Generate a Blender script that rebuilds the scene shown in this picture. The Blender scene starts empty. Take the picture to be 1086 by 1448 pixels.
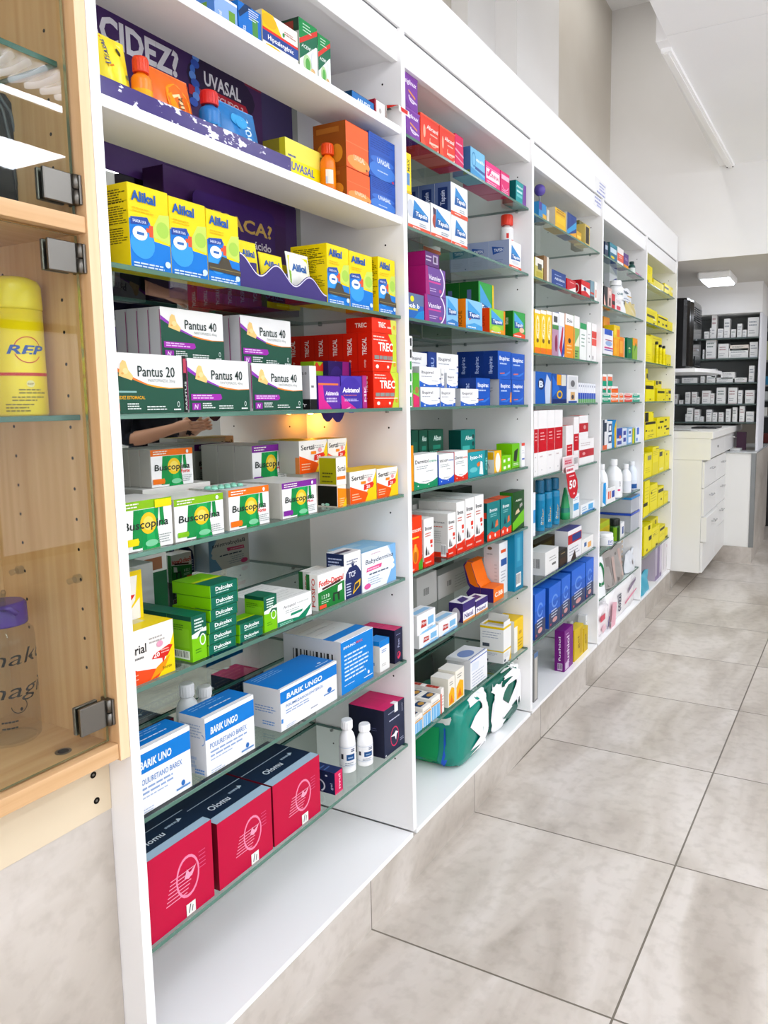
import bpy, bmesh, math, random
from mathutils import Vector, Matrix
rnd = random.Random(11)
SC = bpy.context.scene
COL = SC.collection

# ------------------------------------------------------------------ the camera, surveyed from the photograph
FPX = 1053.96
PPX, PPY = 543 + 103.24, 724 - 37.26          # principal point (the frame is a crop, so the lens is shifted)
YAW, PIT, ROL = -0.470974, -0.113488, -0.008653
CAM = Vector((0.98672, -0.79488, 1.31947))
FW = Vector((math.sin(YAW) * math.cos(PIT), math.cos(YAW) * math.cos(PIT), math.sin(PIT)))
_rt = Vector((math.cos(YAW), -math.sin(YAW), 0))
_up = _rt.cross(FW)
AX = _rt * math.cos(ROL) + _up * math.sin(ROL)
BX = -_rt * math.sin(ROL) + _up * math.cos(ROL)


def axis_at(i, p, px=None, py=None):
    """coordinate i of the point p (its other two known) that is seen at image column px or row py"""
    m = AX * FPX - FW * (px - PPX) if px is not None else BX * FPX - FW * (PPY - py)
    s = sum(m[j] * (p[j] - CAM[j]) for j in range(3) if j != i)
    return CAM[i] - s / m[i]


def on_plane(i, v, px, py):
    d = FW + AX * ((px - PPX) / FPX) - BX * ((py - PPY) / FPX)
    return CAM + d * ((v - CAM[i]) / d[i])


def on_x(px, py, v): return on_plane(0, v, px, py)
def on_y(px, py, v): return on_plane(1, v, px, py)
def on_z(px, py, v): return on_plane(2, v, px, py)


# ------------------------------------------------------------------ materials
def lin(c):
    c = c.lstrip('#')
    if len(c) == 3: c = ''.join(k * 2 for k in c)
    o = []
    for k in (0, 2, 4):
        v = int(c[k:k + 2], 16) / 255
        o.append(v / 12.92 if v <= .04045 else ((v + .055) / 1.055) ** 2.4)
    return (*o, 1)


MATS = {}


def principled(name, col, rough=.5, spec=.5, metal=0, trans=0, ior=1.45, coat=0, emit=None, es=0, sat=True):
    if name in MATS: return MATS[name]
    m = bpy.data.materials.new(name)
    m.use_nodes = True
    b = m.node_tree.nodes['Principled BSDF']
    b.inputs['Base Color'].default_value = lin(col) if isinstance(col, str) else col
    b.inputs['Roughness'].default_value = rough
    b.inputs['Specular IOR Level'].default_value = spec
    b.inputs['Metallic'].default_value = metal
    b.inputs['Transmission Weight'].default_value = trans
    b.inputs['IOR'].default_value = ior
    b.inputs['Coat Weight'].default_value = coat
    if emit:
        b.inputs['Emission Color'].default_value = lin(emit)
        b.inputs['Emission Strength'].default_value = es
    MATS[name] = m
    return m


def card(c):
    """printed carton board of colour c"""
    l = lin(c)
    g = .3 * l[0] + .59 * l[1] + .11 * l[2]
    k = 1.06                                   # printing inks are a little purer than their look under shop light
    v = [max(0.0, min(.86, .9 * (g + (x - g) * k))) for x in l[:3]]
    return principled('card_' + c, (*v, 1), .42, .25)


def glossy(c, r=.22): return principled('gloss_%s_%g' % (c, r), c, r, .5)


def see_through(name, tint, refl=1.0, rough=0.0):
    """clear pane: straight-through tinted light plus a Fresnel reflection on the side one looks at"""
    if name in MATS: return MATS[name]
    m = bpy.data.materials.new(name); m.use_nodes = True
    n = m.node_tree.nodes; L = m.node_tree.links
    n.clear()
    out = n.new('ShaderNodeOutputMaterial'); mix = n.new('ShaderNodeMixShader')
    tr = n.new('ShaderNodeBsdfTransparent'); gl = n.new('ShaderNodeBsdfGlossy')
    fr = n.new('ShaderNodeFresnel'); geo = n.new('ShaderNodeNewGeometry')
    inv = n.new('ShaderNodeMath'); inv.operation = 'SUBTRACT'; inv.inputs[0].default_value = 1
    mul = n.new('ShaderNodeMath'); mul.operation = 'MULTIPLY'
    mu2 = n.new('ShaderNodeMath'); mu2.operation = 'MULTIPLY'; mu2.inputs[1].default_value = refl
    fr.inputs['IOR'].default_value = 1.5
    tr.inputs['Color'].default_value = lin(tint)
    gl.inputs['Roughness'].default_value = rough
    L.new(geo.outputs['Backfacing'], inv.inputs[1])
    L.new(fr.outputs[0], mul.inputs[0]); L.new(inv.outputs[0], mul.inputs[1])
    L.new(mul.outputs[0], mu2.inputs[0])
    L.new(mu2.outputs[0], mix.inputs[0]); L.new(tr.outputs[0], mix.inputs[1]); L.new(gl.outputs[0], mix.inputs[2])
    L.new(mix.outputs[0], out.inputs[0])
    MATS[name] = m
    return m


def noise_mat(name, c1, c2, scale=(1, 1, 1), rough=.4, spec=.4, detail=6, lo=.35, hi=.65, bump=0):
    if name in MATS: return MATS[name]
    m = principled(name, c1, rough, spec)
    n = m.node_tree.nodes; L = m.node_tree.links; b = n['Principled BSDF']
    tc = n.new('ShaderNodeTexCoord'); mp = n.new('ShaderNodeMapping'); nz = n.new('ShaderNodeTexNoise')
    rp = n.new('ShaderNodeValToRGB')
    mp.inputs['Scale'].default_value = scale
    nz.inputs['Detail'].default_value = detail; nz.inputs['Scale'].default_value = 1
    rp.color_ramp.elements[0].position = lo; rp.color_ramp.elements[1].position = hi
    rp.color_ramp.elements[0].color = lin(c1); rp.color_ramp.elements[1].color = lin(c2)
    L.new(tc.outputs['Object'], mp.inputs[0]); L.new(mp.outputs[0], nz.inputs['Vector'])
    L.new(nz.outputs[0], rp.inputs[0]); L.new(rp.outputs[0], b.inputs['Base Color'])
    if bump:
        bp = n.new('ShaderNodeBump'); bp.inputs['Strength'].default_value = bump; bp.inputs['Distance'].default_value = .002
        L.new(nz.outputs[0], bp.inputs['Height']); L.new(bp.outputs[0], b.inputs['Normal'])
    return m


def tile_mat(name, floor=True):
    """stone-look porcelain, 60 x 60 joints when laid on the floor or along the plinth"""
    if name in MATS: return MATS[name]
    m = principled(name, 'd8d2c8', .3, .4)
    n = m.node_tree.nodes; L = m.node_tree.links; b = n['Principled BSDF']
    tc = n.new('ShaderNodeTexCoord')
    mp = n.new('ShaderNodeMapping'); mp.inputs['Scale'].default_value = (3.6, 1.1, 2.2)
    mp.inputs['Rotation'].default_value = (0, 0, -.35)
    n1 = n.new('ShaderNodeTexNoise'); n1.inputs['Scale'].default_value = 1.5; n1.inputs['Detail'].default_value = 7
    n1.inputs['Distortion'].default_value = .8
    n2 = n.new('ShaderNodeTexNoise'); n2.inputs['Scale'].default_value = 26; n2.inputs['Detail'].default_value = 5
    r1 = n.new('ShaderNodeValToRGB'); e = r1.color_ramp.elements
    e[0].position = .3; e[0].color = lin('aaa196'); e[1].position = .62; e[1].color = lin('cec7bf')
    k = e.new(.48); k.color = lin('c0b8ae')
    r2 = n.new('ShaderNodeValToRGB'); e = r2.color_ramp.elements
    e[0].position = .36; e[0].color = (.80, .79, .77, 1); e[1].position = .52; e[1].color = (1, 1, 1, 1)
    mx = n.new('ShaderNodeMix'); mx.data_type = 'RGBA'; mx.blend_type = 'MULTIPLY'; mx.inputs[0].default_value = .5
    L.new(tc.outputs['Object'], mp.inputs[0]); L.new(mp.outputs[0], n1.inputs['Vector'])
    L.new(tc.outputs['Object'], n2.inputs['Vector'])
    L.new(n1.outputs[0], r1.inputs[0]); L.new(n2.outputs[0], r2.inputs[0])
    L.new(r1.outputs[0], mx.inputs[6]); L.new(r2.outputs[0], mx.inputs[7])
    col = mx.outputs[2]
    if floor:
        sx = n.new('ShaderNodeSeparateXYZ'); L.new(tc.outputs['Object'], sx.inputs[0])

        def mth(op, a, c=None):
            q = n.new('ShaderNodeMath'); q.operation = op
            for i, v in enumerate((a, c)):
                if v is None: continue
                if isinstance(v, (int, float)): q.inputs[i].default_value = v
                else: L.new(v, q.inputs[i])
            return q.outputs[0]
        u = mth('SUBTRACT', mth('SUBTRACT', sx.outputs[0], mth('MULTIPLY', sx.outputs[1], .0303)), .5937)
        v = mth('SUBTRACT', sx.outputs[1], .6513)
        dist = []
        for q, pitch in ((u, .644), (v, .5997)):
            f = mth('FRACT', mth('ADD', mth('DIVIDE', q, pitch), 20.0))
            dist.append(mth('MINIMUM', f, mth('SUBTRACT', 1.0, f)))
        if floor == 'plinth': j = mth('LESS_THAN', dist[1], .0028)
        else: j = mth('LESS_THAN', mth('MINIMUM', dist[0], dist[1]), .0040)
        # whole-tile tone shift
        cell = n.new('ShaderNodeTexWhiteNoise'); cell.noise_dimensions = '2D'
        cb = n.new('ShaderNodeCombineXYZ')
        L.new(mth('FLOOR', mth('DIVIDE', u, .644)), cb.inputs[0]); L.new(mth('FLOOR', mth('DIVIDE', v, .5997)), cb.inputs[1])
        L.new(cb.outputs[0], cell.inputs['Vector'])
        off = n.new('ShaderNodeVectorMath'); off.operation = 'SCALE'; off.inputs['Scale'].default_value = 7
        L.new(cell.outputs['Color'], off.inputs[0])
        ad = n.new('ShaderNodeVectorMath'); ad.operation = 'ADD'
        L.new(mp.outputs[0], ad.inputs[0]); L.new(off.outputs[0], ad.inputs[1]); L.new(ad.outputs[0], n1.inputs['Vector'])
        mj = n.new('ShaderNodeMix'); mj.data_type = 'RGBA'; mj.inputs[7].default_value = lin('6e675c')
        L.new(j, mj.inputs[0]); L.new(col, mj.inputs[6])
        col = mj.outputs[2]
    L.new(col, b.inputs['Base Color'])
    return m


def wood_mat(name, c1='dcb68a', c2='c79c6c', rot=0):
    if name in MATS: return MATS[name]
    m = principled(name, c1, .42, .35)
    n = m.node_tree.nodes; L = m.node_tree.links; b = n['Principled BSDF']
    tc = n.new('ShaderNodeTexCoord'); mp = n.new('ShaderNodeMapping')
    mp.inputs['Scale'].default_value = (60, 60, 2.2) if rot == 0 else (60, 2.2, 60)
    nz = n.new('ShaderNodeTexNoise'); nz.inputs['Scale'].default_value = 1; nz.inputs['Detail'].default_value = 4
    rp = n.new('ShaderNodeValToRGB'); e = rp.color_ramp.elements
    e[0].position = .3; e[0].color = lin(c2); e[1].position = .7; e[1].color = lin(c1)
    L.new(tc.outputs['Object'], mp.inputs[0]); L.new(mp.outputs[0], nz.inputs['Vector'])
    L.new(nz.outputs[0], rp.inputs[0]); L.new(rp.outputs[0], b.inputs['Base Color'])
    return m


# ------------------------------------------------------------------ lettering (built-in font turned into flat mesh letters)
TXT = {}


def text_geo(s, bold=0.0, shear=0.0):
    k = (s, bold, shear)
    if k in TXT: return TXT[k]
    cu = bpy.data.curves.new('lettering', 'FONT')
    cu.body = s; cu.size = 1.37; cu.offset = bold; cu.shear = shear; cu.resolution_u = 2
    o = bpy.data.objects.new('lettering', cu); COL.objects.link(o)
    bpy.context.view_layer.update()
    me = o.to_mesh()
    vs = [(v.co.x, v.co.y) for v in me.vertices]
    fs = [tuple(p.vertices) for p in me.polygons]
    # letters must face +z
    out = []
    for f, p in zip(fs, me.polygons):
        out.append(f if p.normal.z > 0 else tuple(reversed(f)))
    o.to_mesh_clear()
    bpy.data.objects.remove(o); bpy.data.curves.remove(cu)
    x0 = min((v[0] for v in vs), default=0); x1 = max((v[0] for v in vs), default=1)
    vs = [(a - x0, b) for a, b in vs]
    TXT[k] = (vs, out, x1 - x0)
    return TXT[k]


# ------------------------------------------------------------------ mesh gathering
class MB:
    def __init__(s): s.v = []; s.f = []; s.m = []; s.mats = []; s.sm = []

    def slot(s, m):
        if m not in s.mats: s.mats.append(m)
        return s.mats.index(m)

    def poly(s, pts, m, smooth=False):
        b = len(s.v); s.v += [tuple(p) for p in pts]
        s.f.append(tuple(range(b, b + len(pts)))); s.m.append(s.slot(m)); s.sm.append(smooth)

    def add(s, vs, fs, m, smooth=False):
        b = len(s.v); s.v += [tuple(p) for p in vs]; k = s.slot(m)
        for f in fs: s.f.append(tuple(b + i for i in f)); s.m.append(k); s.sm.append(smooth)

    def box(s, lo, hi, m, bev=0.0, faces=None):
        """axis box; faces may give other materials by key F(+x) K(-x) R(+y) L(-y) T(+z) U(-z)"""
        x0, y0, z0 = lo; x1, y1, z1 = hi
        bev = min(bev, .3 * min(abs(x1 - x0), abs(y1 - y0), abs(z1 - z0)))
        if bev <= 0:
            P = [(x0, y0, z0), (x1, y0, z0), (x1, y1, z0), (x0, y1, z0), (x0, y0, z1), (x1, y0, z1), (x1, y1, z1), (x0, y1, z1)]
            Q = dict(F=(1, 2, 6, 5), K=(3, 0, 4, 7), R=(2, 3, 7, 6), L=(0, 1, 5, 4), T=(4, 5, 6, 7), U=(3, 2, 1, 0))
            b = len(s.v); s.v += P
            for k, q in Q.items():
                s.f.append(tuple(b + i for i in q)); s.m.append(s.slot((faces or {}).get(k, m))); s.sm.append(False)
            return
        e = bev
        cx = ((x0, x1), (y0, y1), (z0, z1))
        idx = {}
        b = len(s.v)
        for sx in (0, 1):
            for sy in (0, 1):
                for sz in (0, 1):
                    c = (sx, sy, sz)
                    for a in range(3):      # the vertex lying on the face of axis a
                        p = []
                        for i in range(3):
                            w = cx[i][c[i]]
                            if i != a: w += e if c[i] == 0 else -e
                            p.append(w)
                        idx[c, a] = len(s.v); s.v.append(tuple(p))
        key = {(0, 1): 'F', (0, 0): 'K', (1, 1): 'R', (1, 0): 'L', (2, 1): 'T', (2, 0): 'U'}

        def face(q, mm): s.f.append(tuple(q)); s.m.append(s.slot(mm)); s.sm.append(False)
        for a in range(3):
            o = [i for i in range(3) if i != a]
            for sd in (0, 1):
                q = []
                for (p, r) in ((0, 0), (1, 0), (1, 1), (0, 1)):
                    c = [0, 0, 0]; c[a] = sd; c[o[0]] = p; c[o[1]] = r
                    q.append(idx[tuple(c), a])
                flip = (sd == 0) ^ (a == 1)
                face(q[::-1] if flip else q, (faces or {}).get(key[a, sd], m))
        fm = (faces or {}).get('F', m)
        for a in range(3):                   # edges along axis a
            o = [i for i in range(3) if i != a]
            for p in (0, 1):
                for r in (0, 1):
                    c0 = [0, 0, 0]; c0[o[0]] = p; c0[o[1]] = r; c1 = list(c0); c1[a] = 1
                    c0 = tuple(c0); c1 = tuple(c1)
                    q = [idx[c0, o[0]], idx[c0, o[1]], idx[c1, o[1]], idx[c1, o[0]]]
                    n = (Vector(s.v[q[1]]) - Vector(s.v[q[0]])).cross(Vector(s.v[q[2]]) - Vector(s.v[q[1]]))
                    out = Vector([0, 0, 0]); out[o[0]] = 1 if p else -1; out[o[1]] = 1 if r else -1
                    face(q if n.dot(out) > 0 else q[::-1], fm if (o[0] == 0 and p == 1) else m)
        for sx in (0, 1):
            for sy in (0, 1):
                for sz in (0, 1):
                    c = (sx, sy, sz); q = [idx[c, 0], idx[c, 1], idx[c, 2]]
                    n = (Vector(s.v[q[1]]) - Vector(s.v[q[0]])).cross(Vector(s.v[q[2]]) - Vector(s.v[q[1]]))
                    out = Vector((1 if sx else -1, 1 if sy else -1, 1 if sz else -1))
                    face(q if n.dot(out) > 0 else q[::-1], m)

    def lathe(s, prof, m, seg=24, cx=0, cy=0, smooth=True, caps=True, sx=1.0):
        """prof: list of (radius, z[, material])"""
        b = len(s.v)
        for q in prof:
            for i in range(seg):
                a = 2 * math.pi * i / seg
                s.v.append((cx + q[0] * math.cos(a) * sx, cy + q[0] * math.sin(a), q[1]))
        for j in range(len(prof) - 1):
            k = s.slot(prof[j][2] if len(prof[j]) > 2 else m)
            for i in range(seg):
                i2 = (i + 1) % seg
                s.f.append((b + j * seg + i, b + j * seg + i2, b + (j + 1) * seg + i2, b + (j + 1) * seg + i)); s.m.append(k); s.sm.append(smooth)
        if caps:
            s.f.append(tuple(b + i for i in reversed(range(seg)))); s.m.append(s.slot(m)); s.sm.append(False)
            t = b + (len(prof) - 1) * seg
            s.f.append(tuple(t + i for i in range(seg))); s.m.append(s.slot(m)); s.sm.append(False)

    def tube(s, path, r, m, seg=8):
        pts = [Vector(p) for p in path]; b = len(s.v); k = s.slot(m)
        for i, p in enumerate(pts):
            d = (pts[min(i + 1, len(pts) - 1)] - pts[max(i - 1, 0)]).normalized()
            u = d.cross(Vector((0, 0, 1)));
            if u.length < .01: u = d.cross(Vector((0, 1, 0)))
            u.normalize(); w = d.cross(u)
            rr = r[i] if isinstance(r, (list, tuple)) else r
            for j in range(seg):
                a = 2 * math.pi * j / seg
                s.v.append(tuple(p + (u * math.cos(a) + w * math.sin(a)) * rr))
        for i in range(len(pts) - 1):
            for j in range(seg):
                j2 = (j + 1) % seg
                s.f.append((b + i * seg + j, b + (i + 1) * seg + j, b + (i + 1) * seg + j2, b + i * seg + j2)); s.m.append(k); s.sm.append(True)
        s.f.append(tuple(b + j for j in range(seg))); s.m.append(k); s.sm.append(False)
        t = b + (len(pts) - 1) * seg
        s.f.append(tuple(t + j for j in reversed(range(seg)))); s.m.append(k); s.sm.append(False)

    def mesh(s, name):
        me = bpy.data.meshes.new(name)
        me.from_pydata(s.v, [], s.f)
        for m in s.mats: me.materials.append(m)
        me.polygons.foreach_set('material_index', s.m)
        me.polygons.foreach_set('use_smooth', s.sm)
        me.update()
        return me

    def obj(s, name, parent=None, loc=(0, 0, 0), rz=0):
        return link(name, s.mesh(name), parent, loc, rz)


def link(name, data, parent=None, loc=(0, 0, 0), rz=0):
    o = bpy.data.objects.new(name, data)
    COL.objects.link(o)
    if parent: o.parent = parent
    o.location = loc; o.rotation_euler = (0, 0, rz)
    return o


def tag(o, label=None, cat=None, group=None, kind=None):
    if label: o['label'] = label
    if cat: o['category'] = cat
    if group: o['group'] = group
    if kind: o['kind'] = kind
    return o


def empty(name, loc, label, cat, group=None, rz=0):
    o = bpy.data.objects.new(name, None); COL.objects.link(o)
    o.location = loc; o.rotation_euler = (0, 0, rz); o.empty_display_size = .02
    return tag(o, label, cat, group)


def structure(mb, name): return tag(mb.obj(name), kind='structure')


# ------------------------------------------------------------------ printing on flat faces
def R(x0, y0, x1, y1, c): return ('p', [(x0, y0), (x1, y0), (x1, y1), (x0, y1)], c)
def P(pts, c): return ('p', pts, c)
def E(cx, cy, rx, ry, c, a0=0, a1=360): return ('e', cx, cy, rx, ry, c, a0, a1)
def O(cx, cy, rx, ry, th, c, a0=0, a1=360): return ('o', cx, cy, rx, ry, th, c, a0, a1)
def T_(s, x, y, h, c, w=None, b=.02, sh=0.0): return ('t', s, x, y, h, c, w, b, sh)
def VT(s, x, y, h, c, w=None, b=.02): return ('v', s, x, y, h, c, w, b)
def LN(x0, x1, y, n, step, c, h=.025): return ('l', x0, x1, y, n, step, c, h)
def BC(x0, y0, x1, y1, bg='ffffff'): return ('b', x0, y0, x1, y1, bg)


def print_on(mb, prims, w, h, place, mat=card, n0=1, curved=False):
    """place(u, v, layer) -> 3-D point, u,v in metres on the face"""
    rr = random.Random(len(prims) * 7 + int(w * 1e4))
    for i, q in enumerate(prims):
        lay = n0 + i; k = q[0]
        if k == 'p' and curved and len(q[1]) == 4:
            (ax, ay), (bx_, by), (cx, cy), (dx, dy) = q[1]; N = max(1, int(abs(bx_ - ax) * 40))
            for j in range(N):
                f, g = j / N, (j + 1) / N
                mb.poly([place(x * w, y * h, lay) for x, y in ((ax + (bx_ - ax) * f, ay + (by - ay) * f), (ax + (bx_ - ax) * g, ay + (by - ay) * g), (dx + (cx - dx) * g, dy + (cy - dy) * g), (dx + (cx - dx) * f, dy + (cy - dy) * f))], mat(q[2]))
        elif k == 'p':
            mb.poly([place(x * w, y * h, lay) for x, y in q[1]], mat(q[2]))
        elif k == 'e':
            _, cx, cy, rx, ry, c, a0, a1 = q
            N = 18
            pts = [(cx + rx * math.cos(math.radians(a0 + (a1 - a0) * j / N)), cy + ry * math.sin(math.radians(a0 + (a1 - a0) * j / N))) for j in range(N + (0 if a1 - a0 == 360 else 1))]
            mb.poly([place(x * w, y * h, lay) for x, y in pts], mat(c))
        elif k == 'o':
            _, cx, cy, rx, ry, th, c, a0, a1 = q
            N = 22
            for j in range(N):
                t0 = math.radians(a0 + (a1 - a0) * j / N); t1 = math.radians(a0 + (a1 - a0) * (j + 1) / N)
                s = 1 - th
                pts = [(cx + rx * math.cos(t0) * s, cy + ry * math.sin(t0) * s), (cx + rx * math.cos(t0), cy + ry * math.sin(t0)),
                       (cx + rx * math.cos(t1), cy + ry * math.sin(t1)), (cx + rx * math.cos(t1) * s, cy + ry * math.sin(t1) * s)]
                mb.poly([place(x * w, y * h, lay) for x, y in pts], mat(c))
        elif k == 't':
            _, s, x, y, hh, c, fw, b, sh = q
            vs, fs, tw = text_geo(s, b, sh)
            sy = hh * h
            sx = (fw * w / tw) if fw else sy
            mb.add([place(x * w + a * sx, y * h + bb * sy, lay) for a, bb in vs], fs, mat(c))
        elif k == 'v':                      # lettering that climbs the face
            _, s, x, y, hh, c, fw, b = q
            vs, fs, tw = text_geo(s, b, 0.0)
            sy = hh * w
            sx = (fw * h / tw) if fw else sy
            mb.add([place(x * w - bb * sy, y * h + a * sx, lay) for a, bb in vs], fs, mat(c))
        elif k == 'l':
            _, x0, x1, y, n, step, c, hh = q
            for r in range(n):
                x = x0; yy = y - r * step
                end = x1 - (x1 - x0) * rr.random() * .3
                while x < end - 1e-6:
                    ww = min((x1 - x0) * rr.uniform(.08, .22), end - x)
                    mb.poly([place(a * w, b2 * h, lay) for a, b2 in ((x, yy - hh), (x + ww, yy - hh), (x + ww, yy), (x, yy))], mat(c))
                    x += ww + (x1 - x0) * .025
        elif k == 'b':
            _, x0, y0, x1, y1, bg = q
            mb.poly([place(a * w, b2 * h, lay) for a, b2 in ((x0, y0), (x1, y0), (x1, y1), (x0, y1))], mat(bg))
            x = x0 + (x1 - x0) * .06
            while x < x1 - (x1 - x0) * .08:
                ww = (x1 - x0) * rr.choice((.02, .035, .05))
                mb.poly([place(a * w, b2 * h, lay + .5) for a, b2 in ((x, y0 + (y1 - y0) * .18), (x + ww, y0 + (y1 - y0) * .18), (x + ww, y1 - (y1 - y0) * .08), (x, y1 - (y1 - y0) * .08))], mat('222222'))
                x += ww + (x1 - x0) * rr.choice((.025, .04, .05))


LAYER = .00013


def face_frames(w, d, h):
    return dict(F=((d / 2, -w / 2, 0), (0, 1, 0), (0, 0, 1), (1, 0, 0), w, h),
                L=((-d / 2, -w / 2, 0), (1, 0, 0), (0, 0, 1), (0, -1, 0), d, h),
                R=((d / 2, w / 2, 0), (-1, 0, 0), (0, 0, 1), (0, 1, 0), d, h),
                K=((-d / 2, w / 2, 0), (0, -1, 0), (0, 0, 1), (-1, 0, 0), w, h),
                T=((d / 2, -w / 2, h), (0, 1, 0), (-1, 0, 0), (0, 0, 1), w, d))


def carton_mesh(name, w, d, h, art, bev=.0008):
    """folded carton; base centre at the origin; its front looks along +x"""
    mb = MB()
    base = art.get('c', 'f2f2f2')
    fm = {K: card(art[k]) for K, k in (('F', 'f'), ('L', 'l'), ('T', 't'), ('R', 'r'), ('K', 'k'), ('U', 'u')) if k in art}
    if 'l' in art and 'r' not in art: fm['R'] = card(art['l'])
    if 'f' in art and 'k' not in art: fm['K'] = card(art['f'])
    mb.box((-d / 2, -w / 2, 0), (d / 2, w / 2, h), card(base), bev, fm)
    fr = face_frames(w, d, h)
    for k, (o, u, v, n, fw, fh) in fr.items():
        if k not in art:
            if k == 'K' and 'F' in art and not art.get('plainback'): prims = art['F']
            elif k == 'R' and 'L' in art: prims = art['L']
            else: continue
        else: prims = art[k]
        o = Vector(o); u = Vector(u); v = Vector(v); n = Vector(n)
        print_on(mb, prims, fw, fh, lambda a, b, l: o + u * a + v * b + n * (LAYER * l))
    # lid seam on the left end of the carton
    return mb.mesh(name)
# ------------------------------------------------------------------ the shelving wall
W = .88; TH = .0178; BACK = -.322
TOPZ = [1.990, 1.765, 1.535, 1.303, 1.079, .857, .632, .397, .135]     # upper faces of the nine levels
LEV = {1: [1.993, 1.777] + TOPZ[2:], 2: TOPZ[:], 3: [1.986, 1.765, 1.492, 1.305, 1.031, .805, .622, .392, .135],
       4: [1.990, 1.761, 1.535, 1.305, 1.075, .802, .580, .345, .135], 5: [1.985, 1.762, 1.535, 1.305, 1.078, .846, .620, .375, .135]}
SHELF = ['top', 'second', 'third', 'fourth', 'fifth', 'sixth', 'seventh', 'eighth', 'bottom']
BAY = {1: 'nearest', 2: 'second', 3: 'third', 4: 'fourth', 5: 'farthest'}
PLACED = []
NOTE = []


class H:       # what was placed, and where
    pass


def full(desc, bay, s):
    a = desc + ', ' + where(bay, s)
    return a if len(a.split()) <= 16 else desc + ', %s bay' % BAY[bay]


def where(bay, s):
    if s == 8: return 'bottom board, %s bay' % BAY[bay]
    return '%s shelf, %s bay' % (SHELF[s], BAY[bay])


def settle(key, lo, hi, nm):
    """small misreadings of a pixel must not push one carton into its neighbour"""
    for (k2, l2, h2, n2) in PLACED:
        if k2 != key: continue
        ov = [min(hi[i], h2[i]) - max(lo[i], l2[i]) for i in range(3)]
        if min(ov) <= 1e-4: continue
        c = [(lo[i] + hi[i]) / 2 for i in range(3)]; c2 = [(l2[i] + h2[i]) / 2 for i in range(3)]
        sz = [hi[i] - lo[i] for i in range(3)]
        opts = sorted([(ov[i] / max(sz[i], 1e-3) * (2.5 if i == 2 else 1), i) for i in range(3)])
        f, i = opts[0]
        if f > .6: NOTE.append('CLASH %s / %s %s' % (nm, n2, [round(x, 3) for x in ov])); continue
        if i == 2 and c[2] < c2[2]: hi[2] = l2[2] - .0003
        elif i == 2: NOTE.append('ZCLASH %s / %s %.3f' % (nm, n2, ov[2])); lo[2] = h2[2] + .0003
        elif c[i] < c2[i]: hi[i] = l2[i] - .0004
        else: lo[i] = h2[i] + .0004
    PLACED.append((key, lo[:], hi[:], nm))


def bx(bay, s, desc, x0, x1, yt, art, d=.06, X=-.022, on=None, z=None, name='medicine_box', cat='box', grp=None, w=None, lab=True, y1=None, xb=None):
    """a carton standing on shelf s of a bay: image columns of its front's foot corners and row of its top left corner"""
    zb = z if z is not None else (on.top if on is not None else LEV[bay][s]) + .0003
    ya = axis_at(1, (X, 0, zb), px=x0)
    yb = axis_at(1, (X, 0, zb), px=x1) if w is None else ya + w
    ylo = (bay - 1) * W + .002; yhi = bay * W - TH - .002
    ya = max(ya, ylo); yb = min(yb, yhi)
    if x0 < 0: ya = ylo
    h = axis_at(2, (X, ya if yt >= 0 else yb, 0), py=abs(yt)) - zb
    if xb is not None: d = X - axis_at(0, (0, ya, zb), px=xb)
    d = min(d, X - BACK - .002)
    lo = [X - d, ya, zb]; hi = [X, yb, zb + h]
    settle((bay, s), lo, hi, desc)
    o = H()
    o.w = hi[1] - lo[1]; o.d = hi[0] - lo[0]; o.h = hi[2] - lo[2]
    o.lo, o.hi = lo, hi; o.top = hi[2]; o.bay, o.s = bay, s
    if min(o.w, o.d, o.h) < .004: NOTE.append('THIN %s %s' % (desc, [round(q, 4) for q in (o.w, o.d, o.h)])); o.w = max(o.w, .004); o.d = max(o.d, .004); o.h = max(o.h, .004)
    bev = .0009 if bay < 3 else .0005
    me = carton_mesh(name, o.w, o.d, o.h, art, bev)
    ob = link(name, me, None, ((lo[0] + hi[0]) / 2, (lo[1] + hi[1]) / 2, lo[2]))
    tag(ob, full(desc, bay, s) if lab else desc, cat, grp)
    o.ob = ob
    return o


def behind(o, n, descs, gap=.0006, grp=None):
    """n more of the same carton queued behind o, each a copy with its own label"""
    out = []
    for k in range(n):
        sh = (o.d + gap) * (k + 1)
        if o.lo[0] - sh < BACK + .001: break
        c = o.ob.copy(); COL.objects.link(c)
        c.location.x -= sh
        dsc = descs[k] if isinstance(descs, (list, tuple)) else descs % (['second', 'third', 'fourth', 'fifth', 'sixth', 'seventh', 'eighth', 'ninth'][k])
        c['label'] = full(dsc, o.bay, o.s)
        if grp: c['group'] = grp; o.ob['group'] = grp
        q = H(); q.__dict__.update(o.__dict__); q.lo = [o.lo[0] - sh] + o.lo[1:]; q.hi = [o.hi[0] - sh] + o.hi[1:]; q.ob = c
        PLACED.append(((o.bay, o.s), q.lo, q.hi, dsc))
        out.append(q)
    return out


ORD = ['leftmost', 'second from left', 'third from left', 'fourth from left', 'fifth from left', 'sixth from left', 'seventh from left', 'eighth from left']


def ordn(i, n): return 'rightmost' if i == n - 1 and n > 1 else ORD[i]


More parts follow.
